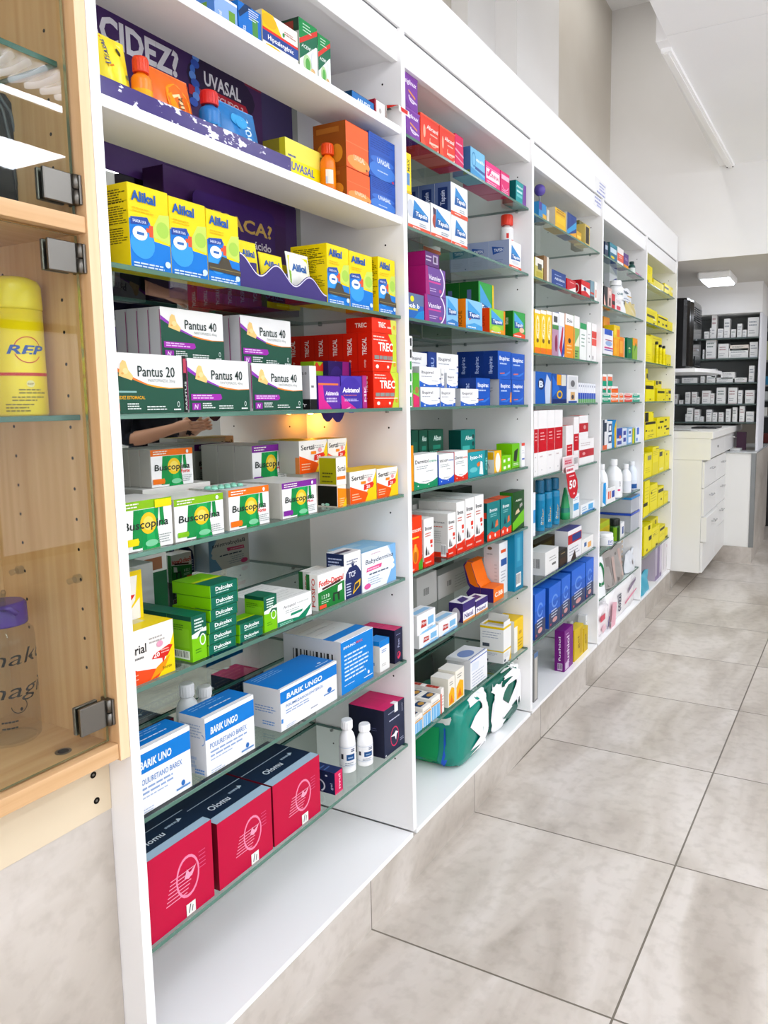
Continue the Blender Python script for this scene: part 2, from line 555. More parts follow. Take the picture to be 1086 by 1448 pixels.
def bottle(bay, s, desc, xc, X, R_, H_, body, cap, cap_r=.5, cap_h=.16, sh=.72, label=None, seg=24, name='bottle', z=None, grp=None, on=None, prims=None, cat='bottle', neck=.45, clear=None):
    """round bottle: body, screw cap and a wrapped label as parts. H_ may be ('y', row) for the top row in the photo"""
    zb = z if z is not None else (on.top if on is not None else LEV[bay][s]) + .0003
    y = axis_at(1, (X, 0, zb), px=xc)
    if isinstance(H_, tuple): H_ = axis_at(2, (X, y, 0), py=H_[1]) - zb
    y = min(max(y, (bay - 1) * W + R_ + .002), bay * W - TH - R_ - .002)
    t = empty(name, (X, y, zb), full(desc, bay, s), cat, grp)
    bm = MB(); m = clear or glossy(body, .28)
    hb = H_ * (1 - cap_h)
    bm.lathe([(R_ * .9, 0), (R_ * .99, R_ * .06), (R_, R_ * .18), (R_, hb * sh), (R_ * .97, hb * (sh + (1 - sh) * .25)), (R_ * .8, hb * (sh + (1 - sh) * .6)), (R_ * (neck + .08), hb * .96), (R_ * neck, hb)], m, seg)
    bm.obj('body', t)
    cm = MB(); r = R_ * cap_r
    cm.lathe([(r, hb - .0005), (r * 1.02, hb + .001), (r * 1.02, H_ - .003), (r * .93, H_)], glossy(cap, .35), seg)
    for i in range(16):
        a = i * math.pi / 8
        cm.box((r * 1.01 * math.cos(a) - .0006, r * 1.01 * math.sin(a) - .0006, hb + .001), (r * 1.01 * math.cos(a) + .0006, r * 1.01 * math.sin(a) + .0006, H_ - .004), glossy(cap, .35))
    cm.obj('cap', t)
    if label:
        z0, z1, c = label
        lm = MB(); lm.lathe([(R_ + .0004, hb * z0), (R_ + .0004, hb * z1)], card(c), seg, caps=False)
        if prims:
            ww = 2 * math.pi * R_
            print_on(lm, prims, ww, hb * (z1 - z0), lambda a, b, l: Vector(((R_ + .0005 + l * .0001) * math.cos(a / R_ - math.pi), (R_ + .0005 + l * .0001) * math.sin(a / R_ - math.pi), hb * z0 + b)), curved=True)
        lm.obj('paper_label', t)
    PLACED.append(((bay, s), [X - R_, y - R_, zb], [X + R_, y + R_, zb + H_], desc))
    o = H(); o.ob = t; o.top = zb + H_; o.y = y; o.z = zb; o.h = H_
    return o


def spot(bay, s, px, X, z=None):
    zb = (LEV[bay][s] if z is None else z) + .0003
    return Vector((X, axis_at(1, (X, 0, zb), px=px), zb))


# ---- generic printing
def G(c, *F, L=None, T=None, **k):
    a = dict(c=c, F=list(F))
    if L: a['L'] = L
    if T: a['T'] = T
    a.update(k)
    return a
# ------------------------------------------------------------------ common materials
WHITE = principled('white_melamine', 'f6f6f6', .35, .4)
WHITE2 = principled('white_side', 'f0efee', .4, .4)
PLASTER = noise_mat('plaster_beige', 'cdc7bd', 'd3cec5', (2, 2, 2), .8, .2)
PLASTW = noise_mat('plaster_white', 'e4e3e1', 'e9e8e7', (2, 2, 2), .8, .2)
CEILM = noise_mat('ceiling_white', 'eeeeef', 'f3f3f4', (1, 1, 1), .8, .2)
CEILB = noise_mat('ceiling_grey', 'cfcbc4', 'd5d1ca', (1, 1, 1), .8, .2)
GLASS = see_through('shelf_glass', 'f3f9f6', 1.0)
DOORG = see_through('door_glass', 'f4f8f4', 1.0)
CLEAR = see_through('clear_plastic', 'f1f3f4', .8, .05)
EDGE = principled('glass_edge', '5d8475', .12, .6, 0, .25, 1.3)
EDGEB = principled('glass_edge_dark', '2c5f55', .12, .6)
DARK = principled('dark_hole', '1c1814', .8, .1)
STEEL = principled('brushed_steel', '77746e', .38, .5, 1)
CHROME = principled('chrome', 'd0d0d0', .15, .5, 1)
GREYP = principled('grey_plastic', '8f9492', .4, .4)
MIRROR = principled('mirror', 'b9bdb8', .015, .5, 1)
WOOD = wood_mat('beech_board'); WOODH = wood_mat('beech_rail', rot=1)
WOODE = wood_mat('beech_edge', 'ecd0aa', 'e0bd92')
TILE = tile_mat('floor_tile'); TILEK = tile_mat('plinth_tile', 'plinth'); TILEW = tile_mat('wall_tile', False)

# ------------------------------------------------------------------ the room
m = MB(); m.box((-.6, -3, -.05), (4.3, 10, 0), TILE); structure(m, 'floor')
m = MB(); m.box((-.62, -3, 0), (-.475, 4.42, 3.9), PLASTER); structure(m, 'wall_left')
m = MB(); m.box((-.475, 4.42, 2.228), (4.3, 4.56, 3.9), PLASTW); structure(m, 'wall_far')
m = MB(); m.box((4.2, -3, 0), (4.3, 10, 3.9), PLASTW); structure(m, 'wall_right')
m = MB(); m.box((-.62, -3.1, 0), (4.3, -3, 3.9), PLASTW); structure(m, 'wall_near')
m = MB(); m.box((-.62, 4.56, 0), (-.5, 10, 2.3), PLASTW); structure(m, 'wall_back_left')
m = MB(); m.box((-.62, 9.9, 0), (4.3, 10, 2.3), PLASTER); structure(m, 'wall_back')
m = MB(); m.box((-.474, 2.33, 2.0), (-.3, 2.865, 3.9), PLASTW); m.box((-.474, 2.06, 2.0), (-.4, 2.3295, 3.9), PLASTW); structure(m, 'trim_1')   # pier on the wall
# ceilings: white suspended panels over the shop, a high strip over the shelving, a low one at the back
m = MB(); m.box((.292, -3, 2.8), (4.2, 2.497, 2.95), CEILM); m.box((.292, 2.5, 2.8), (4.2, 4.42, 2.95), CEILM); m.box((.30, 2.49, 2.806), (4.2, 2.51, 2.9), DARK); structure(m, 'ceiling')
m = MB(); m.box((-.62, -3, 3.9), (4.3, 4.56, 4.0), CEILM); structure(m, 'ceiling_high')
m = MB(); m.box((-.62, 4.56, 2.228), (4.3, 10, 2.3), CEILB); m.box((-.47, 4.4205, 2.2275), (4.2, 4.56, 2.2279), CEILB); structure(m, 'ceiling_back')
m = MB(); m.box((.243, 2.53, 2.80), (.2915, 4.419, 3.4), CEILM); structure(m, 'trim_2')
m = MB(); m.box((-.06, -.02, 0), (-.0, 0, .0), TILEK) if False else None
m.box((-.02, .0005, 0), (-.001, 4.4, .1295), TILEK); structure(m, 'baseboard_left')
m = MB(); m.box((-.12, -1.4, 0), (-.056, -.0185, .655), TILEW); structure(m, 'wall_left_tiled')

# ------------------------------------------------------------------ lamps
def emis(name, c, s):
    return principled(name, 'ffffff', .5, .3, emit=c, es=s)


LED = emis('led_diffuser', 'eef4ff', 8)
LEDF = emis('led_diffuser_far', 'eef4ff', 36)
LEDN = emis('added_led_near', 'eef4ff', 14)
LEDH = emis('added_led_high', 'f6f4f2', 8.5)
LED2 = emis('led_diffuser_back', 'eef4ff', 12)
n_l = [0]


def panel(x0, y0, x1, y1, z, lab, m=LED, name='ceiling_light', th=.025, grp=None, opal=False):
    t = empty(name, ((x0 + x1) / 2, (y0 + y1) / 2, z), lab, 'light', grp)
    a, b = (x1 - x0) / 2, (y1 - y0) / 2
    f = MB(); e = min(.018, a * .3)
    for lo, hi in (((-a, -b), (a, -b + e)), ((-a, b - e), (a, b)), ((-a, -b + e), (-a + e, b - e)), ((a - e, -b + e), (a, b - e))):
        f.box((lo[0], lo[1], -th), (hi[0], hi[1], -.0005), WHITE)
    f.obj('frame', t)
    d = MB(); d.box((-a + e, -b + e, -th * (3.4 if opal else .8)), (a - e, b - e, -.001), WHITE, faces=dict(U=m, L=m, R=m, F=m, K=m) if opal else dict(U=m)); d.obj('diffuser', t)
    return t


panel(3.09, 1.72, 3.66, 2.3, 2.8, 'square white ceiling light mirrored in the upper glass door, largest reflection', LEDF)
panel(2.42, -1.6, 2.545, 1.86, 2.8, 'long narrow ceiling light mirrored as a white bar in the glass door', LEDF)
for i, y in enumerate((-1.7, .1, 1.9, 3.3)):
    panel(1.15, y, 1.75, y + .6, 2.8, 'added square ceiling light over the aisle, ' + ('behind the camera', 'nearest ahead of the camera', 'beside the third bay', 'closest to the far wall')[i], LEDN if i == 0 else LED, grp='added aisle ceiling lights', opal=True)  # aisle lights out of view, added to brighten the shelves
panel(-.2, -1.2, .0, 1.6, 3.9, 'added long ceiling light high above the shelving, near one', LEDH, grp='added high ceiling lights')  # both high lamps are unseen, added to brighten the upper wall
panel(-.2, 2.2, .0, 4.0, 3.9, 'added long ceiling light high above the shelving, far one', LEDH, grp='added high ceiling lights')
panel(2.42, 2.4, 2.545, 4.3, 2.8, 'added long narrow ceiling light ahead, in line with the mirrored one', LEDF)  # unseen strip, added so more light reaches into the bays
# glowing panes added behind the camera to light the sides facing it
FILLN = emis('added_fill_near', 'f4f7ff', 1.5)
m = MB()
for i in range(3):
    x = .45 + i * 1.22
    m.box((x, -2.998, .25), (x + 1.16, -2.985, 2.65), WHITE, 0, dict(R=FILLN))
m.box((.38, -2.999, .19), (4.12, -2.97, .249), STEEL); m.box((.38, -2.999, 2.651), (4.12, -2.97, 2.71), STEEL)
for i in range(4): m.box((.39 + i * 1.22, -2.999, .25), (.449 + i * 1.22, -2.97, 2.65), STEEL)
structure(m, 'added_fill_panes_1')
FILLR = emis('added_fill_right', 'f4f7ff', 1.3)  # lit panes added on the right wall to lift the shelf undersides
m = MB()
for i in range(4):
    y = -1.9 + i * 1.42
    m.box((4.186, y, .25), (4.198, y + 1.36, 1.85), WHITE, 0, dict(K=FILLR))
m.box((4.17, -1.97, .19), (4.199, 3.79, .249), STEEL); m.box((4.17, -1.97, 1.851), (4.199, 3.79, 1.91), STEEL)
for i in range(5): m.box((4.17, -1.959 + i * 1.42, .25), (4.199, -1.901 + i * 1.42, 1.85), STEEL)
structure(m, 'added_fill_panes_2')
t = empty('louvre_light', (2.22, 1.35, 2.8), 'ribbed white louvre ceiling light mirrored as bright ribs in the upper glass door', 'light')
m = MB(); m.box((-.14, -.6, -.02), (.14, .42, -.0005), WHITE); m.obj('housing', t)
for i in range(14):
    m = MB(); y = -.57 + i * .074
    m.tube([(-.12 + .24 * k / 6, y, -.035 - .012 * math.sin(k / 6 * math.pi)) for k in range(7)], .014, LED, 10); m.obj('louvre_blade', t)
# low ceiling lamp above the counter
t = empty('surface_light', (.155, 5.11, 2.228), 'small white rectangular surface light on the low back ceiling', 'light')
m = MB(); m.box((-.115, -.19, -.05), (.115, .19, -.0005), WHITE, .01); m.obj('housing', t)
m = MB(); m.box((-.095, -.17, -.062), (.095, .17, -.0505), WHITE, .004, dict(U=LED2, L=LED2, F=LED2, R=LED2, K=LED2)); m.obj('diffuser', t)
panel(1.2, 5.2, 1.8, 5.8, 2.228, 'added square ceiling light in the back room', LED2)  # this and the next are unseen lights added to brighten the back
panel(1.2, 7.2, 1.8, 7.8, 2.228, 'added square ceiling light at the far end of the back room', LED2)
# unlit strip fixture on the edge of the white ceiling
t = empty('strip_light', (.292, 3.51, 2.8), 'slim white unlit strip fixture along the white ceiling edge', 'light')
m = MB()
m.add([(-.042, -.91, 0), (.0, -.91, 0), (.043, .905, 0), (-.004, .905, 0), (-.042, -.91, -.018), (.0, -.91, -.018), (.043, .905, -.018), (-.004, .905, -.018)],
      [(4, 7, 6, 5), (0, 1, 2, 3), (0, 4, 5, 1), (1, 5, 6, 2), (2, 6, 7, 3), (3, 7, 4, 0)], WHITE); m.obj('housing', t)
m = MB(); m.add([(-.03, -.9, -.0182), (-.012, -.9, -.0182), (.031, .9, -.0182), (.008, .9, -.0182), (-.03, -.9, -.024), (-.012, -.9, -.024), (.031, .9, -.024), (.008, .9, -.024)],
                [(4, 7, 6, 5), (0, 4, 5, 1), (1, 5, 6, 2), (2, 6, 7, 3), (3, 7, 4, 0)], WHITE2); m.obj('cover', t)
m = MB()
for x in (.0, .034): m.lathe([(.004, -.0185), (.004, -.0215)], DARK, 10, x, .89)
m.obj('end_screws', t)

# ------------------------------------------------------------------ shelving wall
unit = empty('wall_shelving', (0, 2.2, 0), 'long white shelving wall of five open bays with mirrored backs', 'shelving')
UL = Vector((0, -2.2, 0))


def part(mb, name, parent=unit, lab=None):
    o = mb.obj(name, parent, UL)
    if lab: o['label'] = lab
    return o


for k in range(6):
    y1 = k * W; y0 = y1 - TH
    m = MB(); zb = 0 if k == 0 else .146
    m.box((-.34, y0, zb), (0, y1, 2.2224), WHITE2, .0008, dict(F=WHITE))
    if k == 5: m.box((-.34, y1 - TH, 0), (-.002, y1, .1455), TILEK)
    # drilled peg holes on the face one sees, and on its other side
    for z in [TOPZ[i] - .052 for i in range(1, 8)] + ([2.1] if k else []):
        for x in (-.055, -.262):
            if k > 0: m.add([(x + .0026 * math.cos(a * math.pi / 4), y0 - .0003, z + .0026 * math.sin(a * math.pi / 4)) for a in range(8)], [tuple(range(8))], DARK)
            if k < 5: m.add([(x + .0026 * math.cos(a * math.pi / 4), y1 + .0003, z + .0026 * math.sin(a * math.pi / 4)) for a in range(8)], [tuple(reversed(range(8)))], DARK)
    part(m, 'side_panel')
BASEZ = .143
for b in LEV: LEV[b][8] = BASEZ
YELB = principled('yellow_back', 'e0d20c', .5, .4)
for b in range(1, 6):
    ya, yb = (b - 1) * W + .0003, b * W - TH - .0003
    m = MB(); m.box((-.335, ya, .15), (BACK, yb, 2.15), MIRROR if b < 5 else YELB); part(m, 'back_panel', lab='mirrored back panel' if b < 5 else 'yellow back panel')
    m = MB(); m.box((BACK, ya, .13), (-.0005, yb, BASEZ), WHITE, .0008); part(m, 'base_board')
    m = MB(); m.box((-.335, ya, 2.151), (-.026, yb, 2.169), WHITE2); part(m, 'top_panel')
    m = MB(); m.box((-.028, ya, 2.1449), (-.010, yb, 2.2195), WHITE, .001); part(m, 'fascia_panel')
m = MB(); m.box((-.032, -TH, 2.2240), (-.004, 4.402, 2.384), WHITE, .001); m.box((-.03, -TH, 2.2198), (-.0112, 4.402, 2.2239), principled('seam_shade', '77787a', .7, .2)); part(m, 'header_panel')  # grey strip behind the open seam stands in for its shade
m = MB(); m.box((-.34, -TH, 2.3), (-.0325, 4.402, 2.318), WHITE2); part(m, 'top_cover')
for z, dp in ((LEV[1][0], .135), (LEV[1][1], .135)):
    m = MB(); m.box((-dp, .0004, z - .018), (-.006, W - TH - .0004, z), WHITE2, .0008, dict(F=WHITE, T=WHITE)); part(m, 'fixed_shelf')

for b in range(1, 6):
    for s in range(8):
        if b == 1 and s < 2: continue
        z = LEV[b][s]; ya, yb = (b - 1) * W + .0012, b * W - TH - .0012
        t = empty('glass_shelf', (0, (ya + yb) / 2, z), 'green-edged glass shelf, %s from the top in the %s bay' % (SHELF[s] if s else 'topmost', BAY[b]), 'shelf', 'glass shelves of the shelving wall')
        L2 = (yb - ya) / 2
        m = MB(); m.box((BACK + .002, -L2, -.008), (-.012, L2, 0), EDGE, .0007, dict(T=GLASS, U=GLASS, L=EDGEB, R=EDGEB, K=EDGEB)); m.obj('glass_pane', t)
        for y in (-L2 + .006, L2 - .006):
            for x in (-.055, -.262):
                p = MB(); p.lathe([(.004, -.0135), (.005, -.012), (.005, -.0083)], GREYP, 8, x, y); p.obj('shelf_pin', t)

t = empty('added_shelf_light', (-.285, W - TH - .03, LEV[1][3] - .0085), 'added tiny warm puck light under the fourth shelf in the rear corner, nearest bay', 'light')  # lamp added to give this corner its orange glow
m = MB(); m.lathe([(.008, -.006), (.01, -.005), (.01, -.0003)], GREYP, 16); m.obj('housing', t)
m = MB(); m.lathe([(.001, -.0085), (.006, -.008), (.007, -.0061)], emis('added_warm_glow', 'ffa030', 420), 14); m.obj('bulb', t)
# paper notice taped across the fascia
t = MB(); y0, y1 = 2.512, 2.683
t.box((-.0038, y0, 2.2245), (-.0028, y1, 2.292), card('fbfbfd'))
t.box((-.0098, y0, 2.172), (-.0088, y1, 2.2193), card('fbfbfd'))
print_on(t, [LN(.35, .95, .85, 3, .2, 'a9b0d8', .1), LN(.12, .9, .2, 1, .2, '9aa3d0', .12)], y1 - y0, .068, lambda a, b, l: Vector((-.0027 + .0001 * l, y0 + a, 2.224 + b)))
print_on(t, [LN(.08, .97, .85, 2, .34, 'a3abd6', .18), LN(.25, .9, .25, 1, .2, 'b7bde0', .16)], y1 - y0, .049, lambda a, b, l: Vector((-.0087 + .0001 * l, y0 + a, 2.172 + b)))
tag(t.obj('paper_notice'), 'white paper notice with pale blue lines taped to the white fascia', 'notice')

# ------------------------------------------------------------------ beech display cabinet on the left
cab = empty('display_cabinet', (0, -.45, .76), 'beech display cabinet with two hinged glass doors left of the shelving', 'cabinet')
CL = Vector((0, .45, -.76))


def cpart(mb, name, parent=cab, lab=None):
    o = mb.obj(name, parent, CL if parent is cab else (0, 0, 0))
    if lab: o['label'] = lab
    return o


CY0, CY1, CB = -1.05, -.0185, -.27
m = MB(); m.box((CB, CY1 - .018, .757), (-.0005, CY1, 2.5), WOOD, .0006, dict(F=WOODE))
for z in [.90 + .048 * i for i in range(30)]:
    for x in (-.068, -.208):
        m.add([(x + .0028 * math.cos(a * math.pi / 4), CY1 - .0183, z + .0028 * math.sin(a * math.pi / 4)) for a in range(8)], [tuple(range(8))], DARK)
cpart(m, 'side_panel')
m = MB(); m.box((CB, CY0, .757), (-.0005, CY0 + .018, 2.5), WOOD, .0006, dict(F=WOODE)); cpart(m, 'side_panel')
ci0, ci1 = CY0 + .0183, CY1 - .0183
m = MB(); m.box((CB - .008, CY0, .757), (CB - .0002, CY1, 2.5), WOOD); cpart(m, 'back_panel')
m = MB(); m.box((CB, ci0, .7605), (-.004, ci1, .7855), WOODH, .0006)
m.lathe([(.012, .7856), (.012, .7862)], STEEL, 16, -.058, -.093); m.lathe([(.008, .7863), (.008, .7866)], DARK, 16, -.058, -.093)
cpart(m, 'bottom_board')
m = MB(); m.box((CB, ci0, 1.5675), (-.004, ci1, 1.5905), WOODH, .0006); cpart(m, 'middle_board')
m = MB(); m.box((CB, ci0, 2.48), (-.004, ci1, 2.5), WOODH); cpart(m, 'top_board')
for z0, z1, hz in ((1.594, 2.476, (1.628,)), (.7885, 1.5645, (1.531, .838))):
    d = MB(); d.box((-.026, ci0 + .004, z0), (-.020, ci1 - .004, z1), principled('door_glass_edge', '6f7f62', .15, .6, 0, .4), 0, dict(F=DOORG, K=DOORG))
    dr = cpart(d, 'glass_door')
    for z in hz:
        h = MB(); y1 = ci1 - .003
        h.box((-.0195, y1 - .052, z - .022), (-.013, y1 - .009, z + .022), STEEL, .0012)
        h.box((-.033, y1 - .052, z - .022), (-.0265, y1 - .012, z + .022), STEEL, .0012)
        h.box((-.034, y1 - .0015, z - .021), (-.006, y1 + .0025, z + .021), STEEL, .0008)
        h.lathe([(.0042, z - .021), (.0042, z - .001)], STEEL, 12, -.0115, y1 - .004); h.lathe([(.0042, z + .001), (.0042, z + .021)], STEEL, 12, -.0115, y1 - .004)
        h.box((-.0192, y1 - .0088, z - .021), (-.014, y1 - .0045, z + .021), STEEL)
        h.obj('hinge', dr)['label'] = 'brushed steel hinge'
for z, nm in ((1.812, 'upper'), (1.303, 'lower')):
    s = MB(); s.box((CB + .004, ci0 + .001, z - .008), (-.042, ci1 - .001, z), EDGEB, .0005, dict(T=GLASS, U=GLASS))
    cpart(s, 'glass_shelf')
for x in (-.07, -.215):
    s = MB()
    s.tube([(x, ci1 - .0003, 1.046), (x, ci1 - .008, 1.046)], [.007, .007], CLEAR, 12); s.tube([(x, ci1 - .008, 1.046), (x, ci1 - .02, 1.044)], [.0045, .0045], CLEAR, 10)
    cpart(s, 'shelf_peg', lab='clear plastic shelf peg')
# cream rail below the cabinet
m = MB(); m.box((-.12, -1.4, .656), (-.054, -.0187, .7565), principled('cream_board', 'd9c9ad', .5, .3))
for y, z in ((-.048, .727), (-.045, .682)):
    m.add([(-.0537, y + .0055 * math.cos(a * math.pi / 6), z + .0055 * math.sin(a * math.pi / 6)) for a in range(12)], [tuple(range(12))], DARK)
    m.add([(-.0535, y + .0022 * math.cos(a * math.pi / 6), z + .0022 * math.sin(a * math.pi / 6)) for a in range(12)], [tuple(range(12))], STEEL)
structure(m, 'trim_3')

# ---- things inside the cabinet
# yellow spray can
_p = on_x(31, 580, -.115)
t = empty('spray_can', (-.115, _p.y, 1.3033), 'yellow insect spray can behind the lower glass door on its glass shelf', 'spray can')
cy = principled('can_yellow', 'f2d400', .3, .5)
m = MB(); r = .0365
m.lathe([(r * .96, 0), (r, .003), (r, .155)], cy, 32)
prims = [O(.47, .62, .085, .125, .07, 'd4322c', 20, 170), O(.47, .62, .085, .125, .07, 'd4322c', 200, 330), T_('REP', .345, .58, .085, '2353a8', .235, .035, .25),
         R(.26, .375, .62, .405, 'cf2f2a'), E(.47, .30, .025, .033, 'f3e6b0'), T_('REP', .452, .29, .018, '8a6a30', .036),
         LN(.40, .58, .25, 2, .03, '8f7a20', .013), LN(.36, .56, .18, 2, .03, '8f7a20', .013), LN(.32, .5, .11, 3, .03, '8f7a20', .013)]
print_on(m, prims, 2 * math.pi * r, .155, lambda a, b, l: Vector(((r + .0002 + l * .0001) * math.cos(a / r - math.pi), (r + .0002 + l * .0001) * math.sin(a / r - math.pi), b)), curved=True)
m.obj('can', t)
m = MB(); m.lathe([(r * .98, .1553), (r * 1.02, .158), (r * 1.0, .19), (r * .9, .198), (r * .6, .203), (.002, .204)], principled('cap_yellow', 'ead21c', .25, .5), 32); m.obj('cap', t)
# clear bottle with the purple lid
_p = on_z(19, 1044, .786)
t = empty('water_bottle', (_p.x, _p.y, .7858), 'clear plastic water bottle with purple lid and black script lettering', 'bottle')
m = MB(); r = .041
m.lathe([(r * .86, 0), (r, .006), (r, .165), (r * .96, .178), (r * .72, .189), (r * .72, .195)], CLEAR, 32, caps=False); m.lathe([(.001, .003), (r * .84, .004)], CLEAR, 32, caps=False)
m.obj('body', t)
m = MB()
print_on(m, [T_('make', .27, .66, .125, '141414', .41, -.004, .25), T_('magic', .25, .40, .125, '141414', .46, -.004, .25), E(.47, .30, .008, .014, '141414'), O(.46, .33, .045, .06, .1, '141414', 180, 400),
             LN(.36, .46, .22, 2, .05, '222222', .014)], 2 * math.pi * r, .2, lambda a, b, l: Vector(((r + .0003) * math.cos(a / r - math.pi), (r + .0003) * math.sin(a / r - math.pi), b)))
m.obj('lettering', t)
m = MB(); pu = glossy('4a2a90')
m.lathe([(r * .8, .19), (r * .82, .193), (r * .8, .222), (r * .7, .226)], pu, 28)
m.tube([(r * .5, -r * .62, .224), (r * .95, -r * .3, .222), (r * 1.0, -r * .1, .212)], .004, pu)
m.obj('lid', t)
m = MB(); m.tube([(.0, .0, .226), (.004, 0, .24), (.02, -.01, .246), (.03, -.018, .238), (.034, -.02, .218)], .0035, CLEAR); m.obj('carry_loop', t)
# dark case in the upper compartment
m = MB(); dg = principled('dark_case', '2b3238', .3, .5)
c0, c1 = -.62, axis_at(1, (-.155, 0, 1.66), px=43)
prof = [(c0, 1.5911), (c1 - .012, 1.5911), (c1 - .004, 1.62), (c1, 1.66), (c1 - .004, 1.72), (c1 - .013, 1.765), (c1 - .03, 1.785), (c0, 1.795)]
n = len(prof); vs = [(-.255, y, z) for y, z in prof] + [(-.155, y, z) for y, z in prof]
m.add(vs, [tuple(range(n)), tuple(reversed(range(n, 2 * n)))] + [(i, i + n, (i + 1) % n + n, (i + 1) % n) for i in range(n)], dg)
for k in (.012, .024):
    m.tube([(-.1535, y - k, z - .004) for y, z in prof[1:7]], .0022, principled('case_edge_lines', '59626b', .3, .5), 6)  # two lighter lines along the rounded end of the case
tag(m.obj('storage_case'), 'dark grey rounded case behind the upper glass door', 'case')
# ------------------------------------------------------------------ NEAREST BAY
YEL, BLU, NAVY, ORG, RED, GRN, WHT, PUR, MAG, TEAL = 'f3d80f', '1d7cd2', '243a7c', 'ef7d1e', 'dc2a22', '2f9a3c', 'f4f4f2', '4b2a8c', 'c01e78', '14867c'

# top shelf -------------------------------------------------------
bx(1, 0, 'pale blue carton cut off by the photo top', 304, 336, -8, G('b9cdf0', R(0, 0, 1, 1, '8fb0ea'), R(.62, .1, .9, .62, '6b9a3c'), VT('cereal', .3, .1, .16, 'e8eefc', .3), R(0, .9, 1, 1, 'f0f4ff'), L=[R(0, 0, 1, .9, '5f8fd8'), R(.4, 0, .75, .7, '7aa84a')]), d=.07)
bx(1, 0, 'deep blue carton with white swoosh right of the pale blue one', 338, 370, -20, G('1f6fc4', P([(.05, .5), (.6, 1), (.3, 1), (0, .65)], '16365f'), R(.6, .12, .85, .7, '4f8f4a'), LN(.45, .9, .92, 5, .07, 'dfe9fa', .03), VT('vita', .3, .08, .18, 'cfe0fa', .25), L=[R(0, 0, 1, 1, '2a7bd0')]), d=.07)
hip = G('f6f5f1', P([(0, .55), (.55, .55), (.42, .8), (.3, 1), (0, 1)], 'f5c518'), E(.2, .8, .2, .18, 'f0b400'), R(0, .5, 1, .57, 'd9342c'), R(0, .22, 1, .5, '26458f'), T_('Hipoalergénic', .14, .3, .13, 'ffffff', .72, .02), E(.28, .1, .25, .09, 'f2c81c'), R(.8, .02, .92, .14, 'e0b020'), E(.58, .66, .03, .06, '2d8a4a'), LN(.6, .95, .78, 2, .06, 'b06a50', .02), L=[R(0, 0, 1, 1, 'ece4c8')])
bx(1, 0, 'yellow and white carton with blue name band', 372, 422, 12, hip, d=.09)
gw = G('f4f6f3', R(0, .62, 1, 1, '1f8a49'), P([(0, .5), (1, .86), (1, .96), (0, .6)], 'd23a30'), P([(0, .22), (1, .66), (1, .86), (0, .5)], '1c6a4a'), LN(.2, .7, .93, 3, .06, 'cfead6', .02), T_('ACEMUK', .1, .47, .07, 'eaf6ee', .7, .02, .3), E(.4, .2, .22, .17, 'b9d7a4'), E(.42, .19, .13, .12, '5aa84e'), E(.75, .3, .14, .2, 'e3e7ee'), E(.7, .1, .12, .06, 'd8b27a'), L=[R(0, 0, 1, 1, 'b9c2bb'), R(0, .75, 1, 1, '24402f'), R(.35, .75, .8, .95, '8c3a30')])
bx(1, 0, 'tall green and white carton with red stripe, left one of two', 424.5, 450, 23, gw, d=.07, grp=None)
bx(1, 0, 'tall green and white carton with red stripe, right one of two', 450.8, 468.5, 46, gw, d=.07)
bx(1, 0, 'flat blue carton lying near the right end', 498, 529, 127, G('1f6fb6', T_('ARUDIS', .22, .35, .3, 'eaf3fb', .6, .03), L=[R(0, 0, 1, 1, '163f63')], T=[R(0, 0, 1, 1, '174b78')]), d=.09)
bx(1, 0, 'flat white and red carton right of the blue flat one', 530.5, 545, 139, G('eeebe6', E(.5, .45, .12, .15, 'b9b4ae'), R(0, 0, .12, 1, 'a3273a'), L=[R(0, 0, 1, 1, '9c2338')], T=[R(0, 0, 1, 1, '8f9094')]), d=.09)
ob = empty('open_box', (0, 0, 0), 'open dark-mouthed carton with red and white flap, top shelf, nearest bay', 'box')
a = spot(1, 0, 547, -.03); ob.location = a
m = MB(); wv = .052
m.box((-.09, 0, 0), (0, .0015, .045), card('e6e2da')); m.box((-.09, wv - .0015, 0), (0, wv, .045), card('e6e2da'))
m.box((-.09, .0015, 0), (0, wv - .0015, .0015), card('cfc8bc')); m.box((-.09, .0015, .0435), (0, wv - .0015, .045), card('5b5a57')); m.box((-.09, .0015, .0015), (-.088, wv - .0015, .0435), card('6a655c'))
m.obj('shell', ob)
m = MB(); m.add([(0, .005, .047), (0, wv + .004, .047), (.03, wv + .006, .043), (.03, .008, .043)], [(0, 1, 2, 3)], card('f3efec')); m.add([(0, .005, .0485), (0, wv + .004, .0485), (.03, wv + .006, .0445), (.03, .008, .0445)], [(3, 2, 1, 0)], card('f3efec'))
m.poly([(.03, .008, .0442), (.03, wv + .006, .0442), (.031, wv + .006, .03), (.031, .008, .03)][::-1], card('f3efec'))
m.poly([(.0312, .016, .0425), (.0312, wv - .002, .0425), (.0314, wv - .004, .033), (.0314, .018, .033)][::-1], card('d8342c')); m.poly([(.03, .008, .0442), (.0, .0, .046), (.0, .004, .04)], card('d8342c'))
m.obj('flap', ob)['label'] = 'white flap with red oval'

